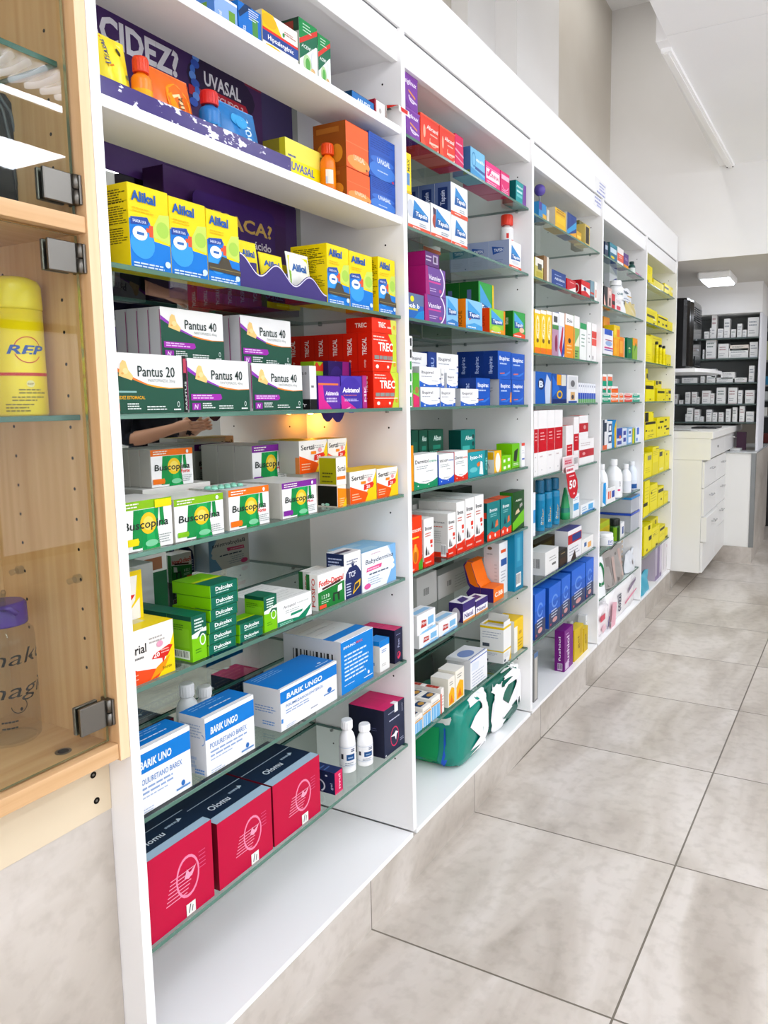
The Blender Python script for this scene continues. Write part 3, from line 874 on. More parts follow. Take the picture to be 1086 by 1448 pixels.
# second shelf: purple promotional tray ---------------------------
z1 = LEV[1][1]
ya = .003; yb = axis_at(1, (-.02, 0, z1), px=413)
tray = empty('display_tray', (-.07, (ya + yb) / 2, z1), 'long glossy purple promotional tray with white speckles, second shelf, nearest bay', 'tray')
hw = (yb - ya) / 2
pm = noise_mat('purple_marbled', '35246f', 'ece8f6', (70, 42, 75), .15, .6, 5, .585, .62)
pd = glossy('38266f', .25)
m = MB(); m.box((.046, -hw, .0003), (.049, hw, .0335), pm, .0008); m.obj('front_panel', tray)
m = MB(); m.box((-.066, -hw, .0003), (.0455, hw, .002), pd); m.box((-.066, -hw, .002), (-.064, hw, .03), pd); m.box((-.064, -hw, .002), (.0455, -hw + .002, .03), pd); m.box((-.064, hw - .002, .002), (.0455, hw, .03), pd); m.obj('tray_body', tray)


def sachet(bay, s, desc, pts, X, z, art, tilt=.25, rz=0, th=.012, cat='sachet', name='sachet'):
    """plump foil sachet leaning back; pts = (px left, px right, py top)"""
    x0, x1, yt = pts
    y0 = axis_at(1, (X, 0, z), px=x0); y1 = axis_at(1, (X, 0, z), px=x1); h = axis_at(2, (X, y0, 0), py=yt) - z
    w = y1 - y0
    t = empty(name, (X, (y0 + y1) / 2, z + .002), full(desc, bay, s), cat, None, 0)
    m = MB(); N = 10; c = card(art['c']) if art.get('matte') else glossy(art['c'], .25)
    def P3(u, v, side, lay=0):
        e = max(0.0, (1 - abs(2 * u - 1) ** 3)) * max(0.0, (1 - abs(2 * v - 1) ** 3))
        t_ = side * (th * e * (1 + .25 * math.sin(u * 17 + v * 5)) + .0006 + lay * .0002)
        return Vector((-tilt * v * h + t_, (u - .5) * w, v * h * math.sqrt(max(.1, 1 - tilt * tilt))))
    for side in (1, -1):
        vs = [P3(i / N, j / N, side) for j in range(N + 1) for i in range(N + 1)]
        fs = []
        for j in range(N):
            for i in range(N):
                q = (j * (N + 1) + i, j * (N + 1) + i + 1, (j + 1) * (N + 1) + i + 1, (j + 1) * (N + 1) + i)
                fs.append(q if side > 0 else q[::-1])
        m.add(vs, fs, c, True)
    print_on(m, art['F'], w, h, lambda a, b, l: P3(a / w, b / h, 1, l + 2))
    m.obj('pouch', t)
    s_ = MB(); s_.box((-tilt * h - .001, -w / 2, h * .95), (-tilt * h + .001, w / 2, h * .985), c); s_.obj('sealed_edge', t)
    t.rotation_euler.z = rz
    return t


sachet(1, 1, 'tall yellow foil sachet leaning at the left end of the purple tray', (140, 190, 35), -.05, z1 + .0025, dict(c='f0dc2e', F=[R(.05, .5, .85, .93, 'e9e07a'), P([(.1, .9), (.3, .96), (.5, .58), (.28, .52)], 'e07b2c'), VT('UVASAL', .36, .56, .14, '2b3a8c', .36), E(.68, .8, .1, .05, '3a3326'), E(.55, .15, .3, .12, 'ece7cf'), E(.88, .5, .06, .035, '5c6a5a'), R(.02, .5, .1, .62, '3f9a3c')]), .16)
bottle(1, 1, 'small orange bottle with red cap in the purple tray', 203, -.05, .0165, ('y', 82), 'ee7f12', 'd9401e', .72, .24, .82, (.12, .62, 'f2b234'), prims=[R(.3, .15, .46, .75, 'f2efe6'), LN(.31, .45, .7, 4, .14, 'c25a24', .07)], z=z1 + .0023)
sachet(1, 1, 'orange foil sachet slumped in the middle of the purple tray', (214, 280, 82), -.05, z1 + .0025, dict(c='ea6a14', F=[E(.62, .5, .3, .33, 'f49a24'), P([(.5, .62), (.62, .66), (.74, .3), (.62, .26)], 'f5d9a6'), VT('VITA', .68, .32, .1, '7a4a20', .3), R(0, .9, 1, .95, 'c8520c')]), .22)
bottle(1, 1, 'small blue bottle with red cap in the purple tray', 299, -.05, .0195, ('y', 130), '1d6fb4', 'c8211e', .76, .24, .80, (.1, .55, '2a80c0'), prims=[R(.28, .2, .5, .7, 'dfe8ee'), R(.30, .3, .44, .5, 'c8342c'), LN(.28, .5, .9, 2, .12, '0f3f72', .06)], z=z1 + .0023)
sachet(1, 1, 'blue foil sachet slumped at the right of the purple tray', (320, 372, 136), -.05, z1 + .0025, dict(c='1c74b8', F=[VT('Sport', .66, .2, .2, 'cfe6f6', .6), R(.0, .1, .12, .35, 'c8342c'), R(.86, .1, 1, .3, 'c83a4a'), E(.4, .7, .2, .14, '48a4dc'), R(0, .9, 1, .95, '155a94')]), .22)
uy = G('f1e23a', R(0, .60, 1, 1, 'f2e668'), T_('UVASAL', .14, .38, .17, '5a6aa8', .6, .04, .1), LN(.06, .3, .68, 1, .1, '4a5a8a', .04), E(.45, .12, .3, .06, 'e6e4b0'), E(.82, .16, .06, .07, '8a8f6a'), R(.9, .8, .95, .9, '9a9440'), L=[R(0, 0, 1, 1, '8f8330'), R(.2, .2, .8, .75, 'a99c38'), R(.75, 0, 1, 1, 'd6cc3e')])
bx(1, 1, 'yellow carton standing behind the right end of the purple tray', 405, 458.5, 193, uy, d=.06, X=-.075)
bottle(1, 1, 'orange sports bottle between the yellow and the orange cartons', 465, -.06, .017, ('y', 204), 'ea7410', 'd9450f', .78, .2, .78, (.25, .66, 'f08a1e'), prims=[R(.3, .1, .46, .9, 'f6e6d6'), R(.3, .1, .34, .5, 'b8c8e0')])
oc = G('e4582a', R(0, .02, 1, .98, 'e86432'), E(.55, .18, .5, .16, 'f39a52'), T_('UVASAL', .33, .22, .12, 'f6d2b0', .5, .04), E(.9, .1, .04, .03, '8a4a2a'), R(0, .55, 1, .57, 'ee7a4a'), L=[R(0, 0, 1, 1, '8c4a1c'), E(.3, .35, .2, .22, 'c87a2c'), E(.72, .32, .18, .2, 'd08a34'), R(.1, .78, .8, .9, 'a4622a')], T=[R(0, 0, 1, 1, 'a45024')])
o1 = bx(1, 1, 'orange carton, lower one of the orange stack', 485, 523.5, 232, oc, d=.09)
o2 = bx(1, 1, 'orange carton, upper one of the orange stack', 481, 521.5, 164, oc, d=.09, on=o1)
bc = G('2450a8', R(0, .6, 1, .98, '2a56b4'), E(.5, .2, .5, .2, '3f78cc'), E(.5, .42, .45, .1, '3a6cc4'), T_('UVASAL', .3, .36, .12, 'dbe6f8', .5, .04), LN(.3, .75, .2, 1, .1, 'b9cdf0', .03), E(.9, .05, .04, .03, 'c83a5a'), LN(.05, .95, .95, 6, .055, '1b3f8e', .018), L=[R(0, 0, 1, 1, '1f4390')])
b1 = bx(1, 1, 'blue carton, lower one of the blue stack at the right end', 524.5, 562, 247, bc, d=.09)
b2 = bx(1, 1, 'blue carton, upper one of the blue stack at the right end', 522.5, 562, 184, bc, d=.09, on=b1)

# purple poster on the back
X0 = BACK + .0015
m = MB(); pw0, pw1, pz0, pz1 = .004, .838, 1.780, 2.112
PB = card('43255e')
m.add([(X0, pw0, pz0), (X0, pw1, pz0), (X0, pw1, pz1), (X0, pw0, pz1), (X0 - .001, pw0, pz0), (X0 - .001, pw1, pz0), (X0 - .001, pw1, pz1), (X0 - .001, pw0, pz1)], [(0, 1, 2, 3), (0, 4, 5, 1), (2, 6, 7, 3), (1, 5, 6, 2), (3, 7, 4, 0)], PB)
pw, ph = pw1 - pw0, pz1 - pz0
pr = [R(.70, 0, .86, .92, '4b2a58'), R(.86, 0, 1, .92, '453a63'), T_('¿ACIDEZ?', .235, .728, .155, 'f1eef4', .31, .05), R(.79, .90, .86, .99, '8c2a44'),
      E(.70, .79, .13, .16, '2c1a3e'), T_('UVASAL', .632, .765, .09, 'f2eff4', .14, .035), P([(.65, .68), (.79, .68), (.80, .715), (.79, .75), (.66, .75), (.65, .715)], 'c3283a'), T_('ESCUDO 3', .665, .695, .035, 'f6d8dc', .115, .03), R(.632, .92, .70, .945, 'b52a3c'), R(.575, .66, .65, .72, 'c02c3c')]
for i in range(9): pr.append(E(.596 + .008 * math.sin(i * 1.3), .95 - .042 * i, .009 + .003 * (i % 3), .028, ['4a7ad8', '6c9cec', '3a5cc0'][i % 3]))
print_on(m, pr, pw, ph, lambda a, b, l: Vector((X0 + l * .00015, pw0 + a, pz0 + b)))
tag(m.obj('poster'), 'purple advertising poster with white lettering behind the second shelf, nearest bay', 'poster')

# third shelf ------------------------------------------------------
AF = [P([(0, 0), (1, 0), (1, .34), (.6, .36), (.5, .58), (0, .58)], '1d78cf'), P([(.45, .42), (1, .36), (1, .72), (.75, .70), (.6, .55)], 'c9dc6a'), E(.82, .52, .16, .1, 'a9cf5a'), E(.3, .3, .3, .18, '3f9be6'), P([(.03, .51), (.44, .54), (.48, .58), (.44, .63), (.03, .60)], '2a4a9c'), T_('SABOR UVA', .08, .545, .035, 'dfe8f6', .33, .02), R(.47, .40, .57, .54, 'dd5a3a'), R(.4, .45, .57, .5, 'dd5a3a'), E(.24, .42, .18, .085, 'eef6fb'), E(.24, .42, .14, .06, 'ffffff'), R(.16, .40, .34, .435, '3a6cb0'), T_('Alikal', .06, .80, .12, '1f56a6', .60, .05), LN(.08, .6, .72, 2, .035, 'e0b41c', .012), LN(.05, .95, .07, 2, .035, 'cfe4f8', .018), E(.9, .1, .07, .04, 'cfe4f8')]
AL = [LN(.08, .92, .93, 6, .03, '5f5410', .014), LN(.05, .95, .73, 8, .028, '6a5e12', .012), LN(.06, .94, .47, 7, .028, '6a5e12', .012), R(.04, .78, .96, .785, '7a6d16')]
AF = [q if q[0] != 'E' else q for q in AF]
alik = G(YEL, *AF, L=AL)
alikt = G(YEL, *(AF + [P([(0, .16), (1, .14), (1, .22), (.72, .24), (.62, .36), (.42, .38), (.3, .26), (0, .26)], '4b4436'), R(.02, .19, 1, .2, '8d7f4e')]), L=AL)
bx(1, 2, 'yellow and blue antacid carton, leftmost and nearest of the left three', 186, 242.5, 256, alik, d=.062)
bx(1, 2, 'yellow and blue antacid carton, middle of the left three', 243.5, 294.5, 276, alik, d=.062)
bx(1, 2, 'yellow and blue antacid carton with torn front, rightmost of the left three', 295.5, 340, 294, alikt, d=.062)
bx(1, 2, 'yellow and blue antacid carton with torn front, left one of the right three', 464, 494.5, 343, alikt, d=.10)
bx(1, 2, 'yellow and blue antacid carton, middle one of the right three', 495.5, 527.5, 353.5, alik, d=.08)
bx(1, 2, 'slim yellow and blue carton with torn front, last of the right three', 536, 559.5, 362, alikt, d=.05)
# tall purple display stand at the back with its header card
zz = LEV[1][2]
m = MB(); q0 = axis_at(1, (-.25, 0, 1.8), px=230); q1 = axis_at(1, (-.25, 0, 1.8), px=418)
m.box((-.31, q0, zz + .0004), (-.25, q1, 1.80), card('45265c'), .001, dict(L=card('351a3c'), T=card('3a2448')))
print_on(m, [R(.2, .3, .27, .85, '5a4a8c'), R(.6, .2, .9, .8, '3f2452'), R(.9, 0, 1, 1, '453060')], q1 - q0, 1.8 - zz, lambda a, b, l: Vector((-.25 + .0002 * l, q0 + a, zz + b)))
tag(m.obj('display_stand'), 'dark purple upright display box at the back, third shelf, nearest bay', 'display')
m = MB(); X2 = -.232; y0 = axis_at(1, (X2, 0, 1.7), px=274); y1 = axis_at(1, (X2, 0, 1.7), px=389); zt = 1.764
rr = .016; pts = []
for cx, cz, a0 in ((y1 - rr, zt - rr, 0), (y0 + rr, zt - rr, 90)):
    for i in range(5):
        a = math.radians(a0 + i * 22.5); pts.append((cx + rr * math.cos(a), cz + rr * math.sin(a)))
pts += [(y0, zz + .001), (y1, zz + .001)]
n = len(pts); m.add([(X2, a, b) for a, b in pts] + [(X2 - .002, a, b) for a, b in pts], [tuple(range(n)), tuple(reversed(range(n, 2 * n)))] + [(i, i + n, (i + 1) % n + n, (i + 1) % n) for i in range(n)], card('3c2063'))
print_on(m, [T_('RESACA?', .08, .74, .13, 'c9a860', .88, .035), T_('Vitamina y ácido', .22, .60, .08, 'ece6f2', .72, .02), R(.02, .52, .98, .54, '54347c')], y1 - y0, zt - zz, lambda a, b, l: Vector((X2 + .0002 * l, y0 + a, zz + b)))
tag(m.obj('header_card'), 'purple rounded header card with gold lettering, third shelf, nearest bay', 'sign')
# wavy purple tray
y0 = axis_at(1, (-.025, 0, zz), px=341); y1 = axis_at(1, (-.025, 0, zz), px=466)
wt = empty('wavy_tray', (-.025, y0, zz), 'purple sachet holder with wavy front edge, third shelf, nearest bay', 'tray')
L_ = y1 - y0; n = 60
def wave(u): return .050 - .020 * u + .0155 * math.cos(u * 2 * math.pi * 2.62) * (1 - .15 * u)
pp = glossy('33246e', .25); pl = glossy('dcd8ee', .3)
m = MB()
fr = [(u / n * L_, max(.004, wave(u / n))) for u in range(n + 1)]
vs = []
for y, z in fr: vs += [(0, y, .0004), (0, y, z), (-.002, y, z), (-.002, y, .0004)]
fs = []
for i in range(n):
    a = i * 4; b = a + 4
    fs += [(a, b, b + 1, a + 1), (a + 1, b + 1, b + 2, a + 2), (a + 2, b + 2, b + 3, a + 3)]
m.add(vs, fs, pp); m.box((-.002, -.0015, .0004), (.0, 0, fr[0][1]), pp); m.box((-.09, -.0015, .0004), (-.002, 0, .07), pp); m.box((-.09, L_ - .0015, .0004), (-.002, L_, .05), pp); m.box((-.092, 0, .0004), (-.09, L_, .055), pp); m.box((-.09, 0, .0004), (-.002, L_, .002), pp)
m.obj('holder', wt)
m = MB()
for i in range(n):
    m.poly([(.0004, fr[i][0], fr[i][1] - .0035), (.0004, fr[i + 1][0], fr[i + 1][1] - .0035), (.0004, fr[i + 1][0], fr[i + 1][1] - .0012), (.0004, fr[i][0], fr[i][1] - .0012)], pl)
m.obj('edge_line', wt)['label'] = 'thin white line along the wavy edge'
m = MB()
for u0 in (.22, .56, .9):
    yc = u0 * L_
    m.lathe([(.012, .003), (.012, .048 - .02 * u0 + .012)], pp, 18, -.03, yc, caps=False)
m.obj('divider_tube', wt)
sy = dict(c='f0da20', matte=1, F=[R(.03, .5, .97, .95, 'e9e23a'), T_('Alikal', .14, .68, .14, '2a5aa0', .7, .05), R(.1, .12, .5, .3, '3a86cc'), E(.7, .2, .18, .12, 'a8cc4a')])
for i, (p0, p1, yt, nm) in enumerate(((343, 369, 338, 'leftmost and largest of three'), (372, 404, 356, 'middle of three'), (411, 442, 355, 'white-bordered, rightmost of three'))):
    a = dict(sy)
    if i == 2: a = dict(c='f2f2ea', matte=1, F=[R(.06, .05, .94, .92, 'dfe03c'), P([(.06, .05), (.94, .05), (.94, .4), (.06, .6)], '8cbc3c'), T_('Alikal', .16, .6, .16, '2a62a8', .66, .05)])
    sachet(1, 2, 'yellow sachet in the wavy purple holder, ' + nm, (p0, p1, yt), -.05, zz + .0025, a, .12, 0, .003)
bx(1, 2, 'yellow carton lying flat behind the wavy purple holder', 392, 425, 372, G('e6cf1c', R(.1, .3, .9, .7, 'c9b518'), E(.5, .5, .12, .2, '8a8030')), d=.03, X=-.16)

# fourth shelf -----------------------------------------------------
def pantus(n20=False, sc='8c2aa8'):
    cc = 'e07a3a' if n20 else '8f3fb0'
    F = [P([(0, 0), (1, 0), (1, .44), (.8, .43), (.62, .46), (.48, .50), (.32, .58), (.12, .70), (0, .76)], '23503f'),
         P([(0, .76), (.12, .67), (.32, .55), (.48, .475), (.48, .50), (.32, .59), (.12, .73), (0, .84)], cc), P([(.48, .475), (.62, .435), (.8, .42), (1, .435), (1, .445), (.8, .435), (.62, .465), (.48, .50)], 'f0a23a' if n20 else 'ec8a3c'),
         P([(.11, .62), (.28, .55), (.30, .62), (.24, .72), (.21, .86), (.17, .88), (.14, .82)], 'efc883'), E(.20, .70, .035, .05, 'f3d69a'), E(.16, .66, .018, .02, 'e0a860'),
         T_('Pantus 20' if n20 else 'Pantus 40', .36, .62, .185, '2b3b37', .52, .012), T_('PANTOPRAZOL 20mg' if n20 else 'PANTOPRAZOL 40mg', .5, .53, .055, '9aa09c', .38, .0),
         ]
    if n20: F += [R(.02, .345, .33, .375, '8fb9b4'), T_('ACIDEZ ESTOMACAL', .04, .24, .055, 'e8b23a', .4, .02), P([(.02, .05), (.1, .05), (.1, .17), (.02, .17)], 'e8742c')]
    else: F += [P([(.03, .22), (.48, .22), (.52, .26), (.5, .34), (.03, .34)], '9c2fa4'), LN(.06, .46, .32, 2, .045, 'e8c8ec', .02), P([(.04, .04), (.17, .04), (.17, .17), (.04, .17)], '8f2a9c'), T_('N', .07, .06, .09, 'efd9f2', None, .03, .2)]
    F += [LN(.2, .4, .17, 3, .04, 'dfe8e2', .02), LN(.46, .76, .12, 2, .045, 'dfe8e2', .02), LN(.84, .97, .07, 1, .1, 'f0f4f1', .025), O(.91, .15, .018, .05, .3, 'e6efe9')]
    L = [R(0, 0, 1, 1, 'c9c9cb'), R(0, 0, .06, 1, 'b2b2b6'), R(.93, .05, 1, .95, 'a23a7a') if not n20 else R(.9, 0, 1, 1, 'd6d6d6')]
    return G('eeeeec', *F, L=L, T=[R(0, 0, 1, 1, 'f2f2f2')])


p20, p40 = pantus(True), pantus()
a = bx(1, 3, 'white and dark green carton with orange stripe, leftmost of the front row', 150, 260.5, 497, p20, d=.03)
bx(1, 3, 'black spine carton wedged beside the leftmost front carton', 261.5, 266.5, 503, G('15211c', VT('PANTUS', .8, .05, .5, 'cfd6d2', .5), R(.1, .7, .9, .95, 'b8485a')), d=.03, X=-.024)
b = bx(1, 3, 'white and dark green carton with purple stripe, middle of the front row', 267.5, 353.5, 506, p40, d=.034)
c = bx(1, 3, 'white and dark green carton with purple stripe, rightmost of the front row', 358, 428.5, 513, p40, d=.034)
bx(1, 3, 'slim white carton with black foot right of the front row', 439, 448.5, 517, G('f0f0f0', R(0, 0, 1, .24, '141414'), R(.2, .5, .6, .55, '777777'), L=[R(0, 0, 1, 1, 'b4b4b6'), R(0, 0, 1, .24, '141414'), T_('Pr', .25, .06, .1, 'ededed', .5, .02), T_('8.8', .4, .8, .06, '666666', .4)]), d=.035)
s1 = bx(1, 3, 'white and dark green carton hidden behind the front row, left support', 226, 315, 506, p40, d=.07, X=-.06)
s2 = bx(1, 3, 'white and dark green carton hidden behind the front row, right support', 332, 402, 514, p40, d=.07, X=-.06)
u1 = bx(1, 3, 'white and dark green carton with purple stripe, front of the left upper queue', 229.5, 317.5, 433, p40, d=.028, X=-.075, on=s1)
behind(u1, 3, 'white and dark green carton, %s in the left upper queue', grp='upper queue of white and green cartons')
u2 = bx(1, 3, 'white and dark green carton with purple stripe, front of the right upper pair', 342, 412.5, 445, p40, d=.028, X=-.075, on=s2)
behind(u2, 1, ['white and dark green carton, rear of the right upper pair'])
bx(1, 3, 'lilac and black carton half hidden behind the left panel', 150, 190, 460, G('15161c', P([(0, .35), (1, 0), (1, 1), (0, 1)], '9a86c8'), R(0, .6, .8, .72, 'c89a6a')), d=.06, X=-.2)
TR = [P([(.72, 0), (1, 0), (1, 1), (.66, 1), (.84, .72), (.84, .36)], 'c6d64a'), T_('TREC', .25, .55, .22, 'fbf4ec', .6, .04), LN(.05, .62, .92, 2, .08, 'f6d6ca', .03), LN(.08, .98, .42, 1, .12, '8a8d88', .1), R(.05, .26, .95, .28, 'f4e4d8'), E(.18, .13, .06, .05, 'f8ece2'), E(.62, .13, .04, .04, 'f8ece2'), E(.9, .2, .05, .06, 'dba03a')]
TL = [R(0, 0, 1, 1, 'd2281c'), VT('TRECAL', .62, .42, .3, 'f3e2dc', .45, .03), VT('comp', .55, .1, .16, 'eec0b4', .2), R(0, 0, .03, 1, 'b81e14')]
trec = G('e0331f', *TR, L=TL, l='d2281c')
t0 = bx(1, 3, 'red carton with lime corner, lowest of the stack at the right end', 528.5, 565.5, 525, trec, d=.043)
t0q = behind(t0, 5, 'red carton, %s in the lower red queue at the right end', grp='lower queue of red cartons')
t1 = bx(1, 3, 'red carton with lime corner, middle of the stack at the right end', 527, 561, 469.5, trec, d=.043, on=t0)
behind(t1, 5, 'red carton showing its red end, %s in the upper red queue', grp='upper queue of red cartons')
flat = G('e0331f', P([(.8, 0), (1, 0), (1, 1), (.75, 1)], 'd4d864'), T_('TREC', .25, .4, .36, 'fbf0e8', .3, .04), LN(.62, .8, .5, 1, .1, 'f6d6ca', .12), E(.9, .5, .05, .15, 'dba03a'), L=[R(0, 0, 1, 1, 'd2281c'), T_('TREC', .35, .35, .3, 'f3d9d2', .45, .04)])
bx(1, 3, 'flat red carton lying on top of the right end stack', 526, 560.5, 448, flat, d=.075, on=t1)
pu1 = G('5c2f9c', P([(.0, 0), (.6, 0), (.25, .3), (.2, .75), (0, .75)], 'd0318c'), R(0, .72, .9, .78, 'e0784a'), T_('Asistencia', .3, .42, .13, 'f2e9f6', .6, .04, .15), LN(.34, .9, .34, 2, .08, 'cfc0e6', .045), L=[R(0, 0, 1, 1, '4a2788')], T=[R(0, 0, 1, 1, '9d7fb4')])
bx(1, 3, 'violet and pink carton, left one of the front pair', 451, 482, 531, pu1, d=.05)
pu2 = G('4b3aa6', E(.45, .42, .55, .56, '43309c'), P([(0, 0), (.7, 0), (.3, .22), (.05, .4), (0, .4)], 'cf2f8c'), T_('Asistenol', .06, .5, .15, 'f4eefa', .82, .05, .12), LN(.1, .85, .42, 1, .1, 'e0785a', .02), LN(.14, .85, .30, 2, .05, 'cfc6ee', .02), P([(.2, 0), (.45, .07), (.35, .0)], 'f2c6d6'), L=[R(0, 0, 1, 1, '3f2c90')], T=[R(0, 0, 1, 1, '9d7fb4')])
bx(1, 3, 'violet and pink carton, right one of the front pair', 483, 512.5, 531, pu2, d=.05)
bx(1, 3, 'narrow magenta carton between the violet pair and the red stack', 513.5, 519.5, 531, G('a8327c', VT('MK', .8, .2, .5, 'f2d6e6', .5)), d=.04)
bx(1, 3, 'dark violet carton raised behind the violet pair', 466, 519, 510, G('251a58', E(.35, .3, .4, .6, '32246e'), P([(.55, .2), (.9, .2), (.9, 1), (.62, 1)], '8c2a7a'), T_('Asistencia', .15, .1, .28, 'cfc4e2', .5, .03, .2), R(.15, .02, .6, .06, 'c84a6a')), d=.05, X=-.085)
bx(1, 3, 'lime green carton behind the violet pair', 446, 465, 511, G('8fb62e', R(0, .4, 1, .5, 'b8d24a'), P([(0, .9), (.3, 1), (.6, .9), (1, 1), (1, .8), (0, .8)], 'c83a28')), d=.04, X=-.1)

# fifth shelf ------------------------------------------------------
def busco(top, extra=None, sup=None):
    F = [R(0, .83, 1, 1, top), P([(.22, .05), (.40, .05), (.44, .32), (.36, .82), (.27, .82), (.24, .4)], '1f8a46'), P([(.40, .0), (.74, .0), (.70, .4), (.74, .82), (.36, .82), (.42, .4)], '17914a'), P([(.48, .0), (.66, .0), (.62, .5), (.66, .82), (.44, .82), (.50, .4)], '2aa558'), E(.53, .53, .15, .22, 'e9c23a'), E(.53, .53, .10, .14, 'f0d66a'),
         P([(.76, .45), (.84, .45), (.82, .82), (.75, .82)], '1f8a46'), T_('Buscopina', .07, .44, .17, '26302b', .84, .02, .08), E(.86, .91, .03, .05, 'f4f4f4'), LN(.05, .42, .96, 2, .06, 'f6f2e8', .025), LN(.70, .98, .26, 4, .05, '9fa8a4', .02), E(.57, .12, .12, .07, '7fc79a')]
    F += extra or []
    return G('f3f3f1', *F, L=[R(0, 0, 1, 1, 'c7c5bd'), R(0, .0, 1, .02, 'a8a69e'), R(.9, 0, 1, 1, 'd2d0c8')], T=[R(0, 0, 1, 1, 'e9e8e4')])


bg = busco('86b82c'); bo = busco('e8742a', [T_('Forte', .68, .33, .10, 'd2382e', .22, .03, .1), P([(.02, .08), (.28, .08), (.3, .15), (.28, .22), (.02, .22)], 'e8742a')]); bp = busco('7c2a94', [T_('Plus', .68, .35, .07, 'c83a4a', .2, .03, .1), P([(.02, .08), (.26, .08), (.28, .15), (.26, .22), (.02, .22)], '7c2a94')])
bgy = busco('86b82c', [P([(.66, .82), (.98, .82), (.98, .98), (.66, .98)], 'f0d828'), P([(.02, .12), (.32, .12), (.34, .19), (.32, .26), (.02, .26)], 'e8d828')])
bgl = busco('86b82c', [P([(.04, .1), (.24, .1), (.26, .16), (.24, .22), (.04, .22)], '7cb82c')])
B1 = bx(1, 4, 'white and green carton with yellow corner, leftmost of the front row', 165, 245.5, 713, bgy, d=.03)
behind(B1, 2, 'white carton queued behind the yellow-cornered one, %s in line')
B2 = bx(1, 4, 'white and green carton with lime band, second of the front row', 248.5, 317.5, 707, bgl, d=.03)
behind(B2, 2, 'white carton queued behind the lime-banded one, %s in line')
B3 = bx(1, 4, 'white and green carton with orange band in the front row', 325, 381.5, 694, bo, d=.05)
behind(B3, 1, ['white carton queued behind the orange-banded front one'])
B4 = bx(1, 4, 'white and green carton with purple band in the front row', 400, 448.5, 684, bp, d=.06)
behind(B4, 1, ['white carton queued behind the purple-banded front one'])
zb5 = max(B1.top, B2.top) + .001
base = bx(1, 4, 'plain white cartons row under the upper level, left half', 205, 300, 693, G('dcdad4', R(0, 0, 1, .05, 'b8b6b0'), L=[R(0, 0, 1, 1, 'c4c2ba')]), d=.075, X=-.125)
base2 = bx(1, 4, 'plain white carton under the purple-banded upper one', 345, 405, 690, G('dcdad4', L=[R(0, 0, 1, 1, 'c4c2ba')]), d=.075, X=-.16)
U1 = bx(1, 4, 'white and green carton with orange band, front of the upper left queue', 215, 274, 637, bo, d=.028, X=-.13, on=base)
behind(U1, 3, 'white and orange carton, %s in the upper left queue')
U2 = bx(1, 4, 'white and green carton with purple band, front of the upper right queue', 358, 406, 631, bp, d=.05, X=-.16, on=base2)
behind(U2, 2, 'white carton, %s in the upper right queue')
# blister pack lying on the orange-banded carton
m = MB(); z = B3.top
y0 = axis_at(1, (-.06, 0, z), px=292); y1 = y0 + .085
m.box((-.075, y0, z + .0005), (-.04, y1, z + .002), principled('foil', 'b9c4c2', .25, .5, .8))
bl = principled('pill_green', '86c9b0', .3, .5)
for i in range(5):
    for j in range(2): m.lathe([(.0065, z + .0021), (.0062, z + .005), (.004, z + .007), (.0005, z + .0075)], bl, 12, -.066 + j * .017, y0 + .009 + i * .0168)
tag(m.obj('blister_pack'), 'blister pack of pale green pills lying on the orange-banded carton, nearest bay', 'blister pack')
SF = [P([(0, 0), (.42, 0), (.75, .5), (1, .72), (1, .3), (.7, 0)], 'f0c21c'), P([(0, 0), (.85, 0), (.62, .3), (.3, .42), (0, .55)], 'e85a1e'), P([(.55, 0), (1, 0), (1, .95), (.86, .6), (.7, .3)], 'f2cc1e'), T_('Sertal', .06, .72, .15, '2e2a28', .46, .02), LN(.42, .95, .84, 2, .06, 'b0aca6', .025), P([(.5, .36), (.85, .42), (.9, .52), (.85, .6), (.52, .54)], 'd8382c'), T_('20', .6, .42, .1, 'fbeeea', .14, .03), E(.72, .68, .07, .07, 'e6a0a4'), P([(.4, .57), (.58, .57), (.58, .66), (.4, .66)], 'ee8a2e'), LN(.06, .4, .3, 3, .08, 'f6c8a2', .03)]
ser = G('f4f1ea', *SF, L=[R(0, 0, 1, 1, 'bdbbb4'), R(.8, 0, 1, .5, 'd9854a')], T=[R(0, 0, 1, 1, 'f0cf1c')])
e1 = bx(1, 4, 'white, orange and yellow carton, left one of the front pair', 495.5, 532.5, 668, ser, d=.09)
e2 = bx(1, 4, 'white, orange and yellow carton, right one of the front pair', 533.5, 563, 663.5, ser, d=.09)
st = bx(1, 4, 'tall narrow yellow-ended carton with open side painted dark', 478, 490, 687, G('f2e6d6', P([(0, 0), (1, 0), (1, .8), (0, .9)], 'ee8a1e'), LN(.2, .8, .4, 4, .1, 'f6d29a', .04), P([(.5, 0), (1, 0), (1, .4)], 'f0c21c'), L=[R(.06, .04, .97, .97, '17160f'), E(.5, .1, .1, .07, '9fd6bc'), E(.3, .09, .08, .06, 'cfe6dc')]), d=.06)  # dark patch on the closed side paints the shade inside an open carton
sq = bx(1, 4, 'olive and white carton on top of the open-sided one, right of the pair', 476.5, 490, 647, G('f4efe4', T_('Sertal', .1, .5, .2, '3a3430', .8, .02), R(0, .2, .9, .32, 'ee7a2e'), L=[R(.03, .03, .97, .97, 'a4a01c'), LN(.2, .8, .45, 2, .12, '4f4c12', .05), LN(.15, .85, .16, 1, .12, '5f5c16', .05)], T=[R(0, 0, 1, 1, 'e6e0cc')]), d=.05, on=st)
bx(1, 4, 'olive carton on a support, left of the olive pair', 448, 451, 650, G('a4a01c', L=[R(.03, .03, .97, .97, 'a4a01c'), LN(.1, .6, .4, 2, .1, '4f4c12', .05)]), d=.05, X=-.05, z=st.top) if False else None
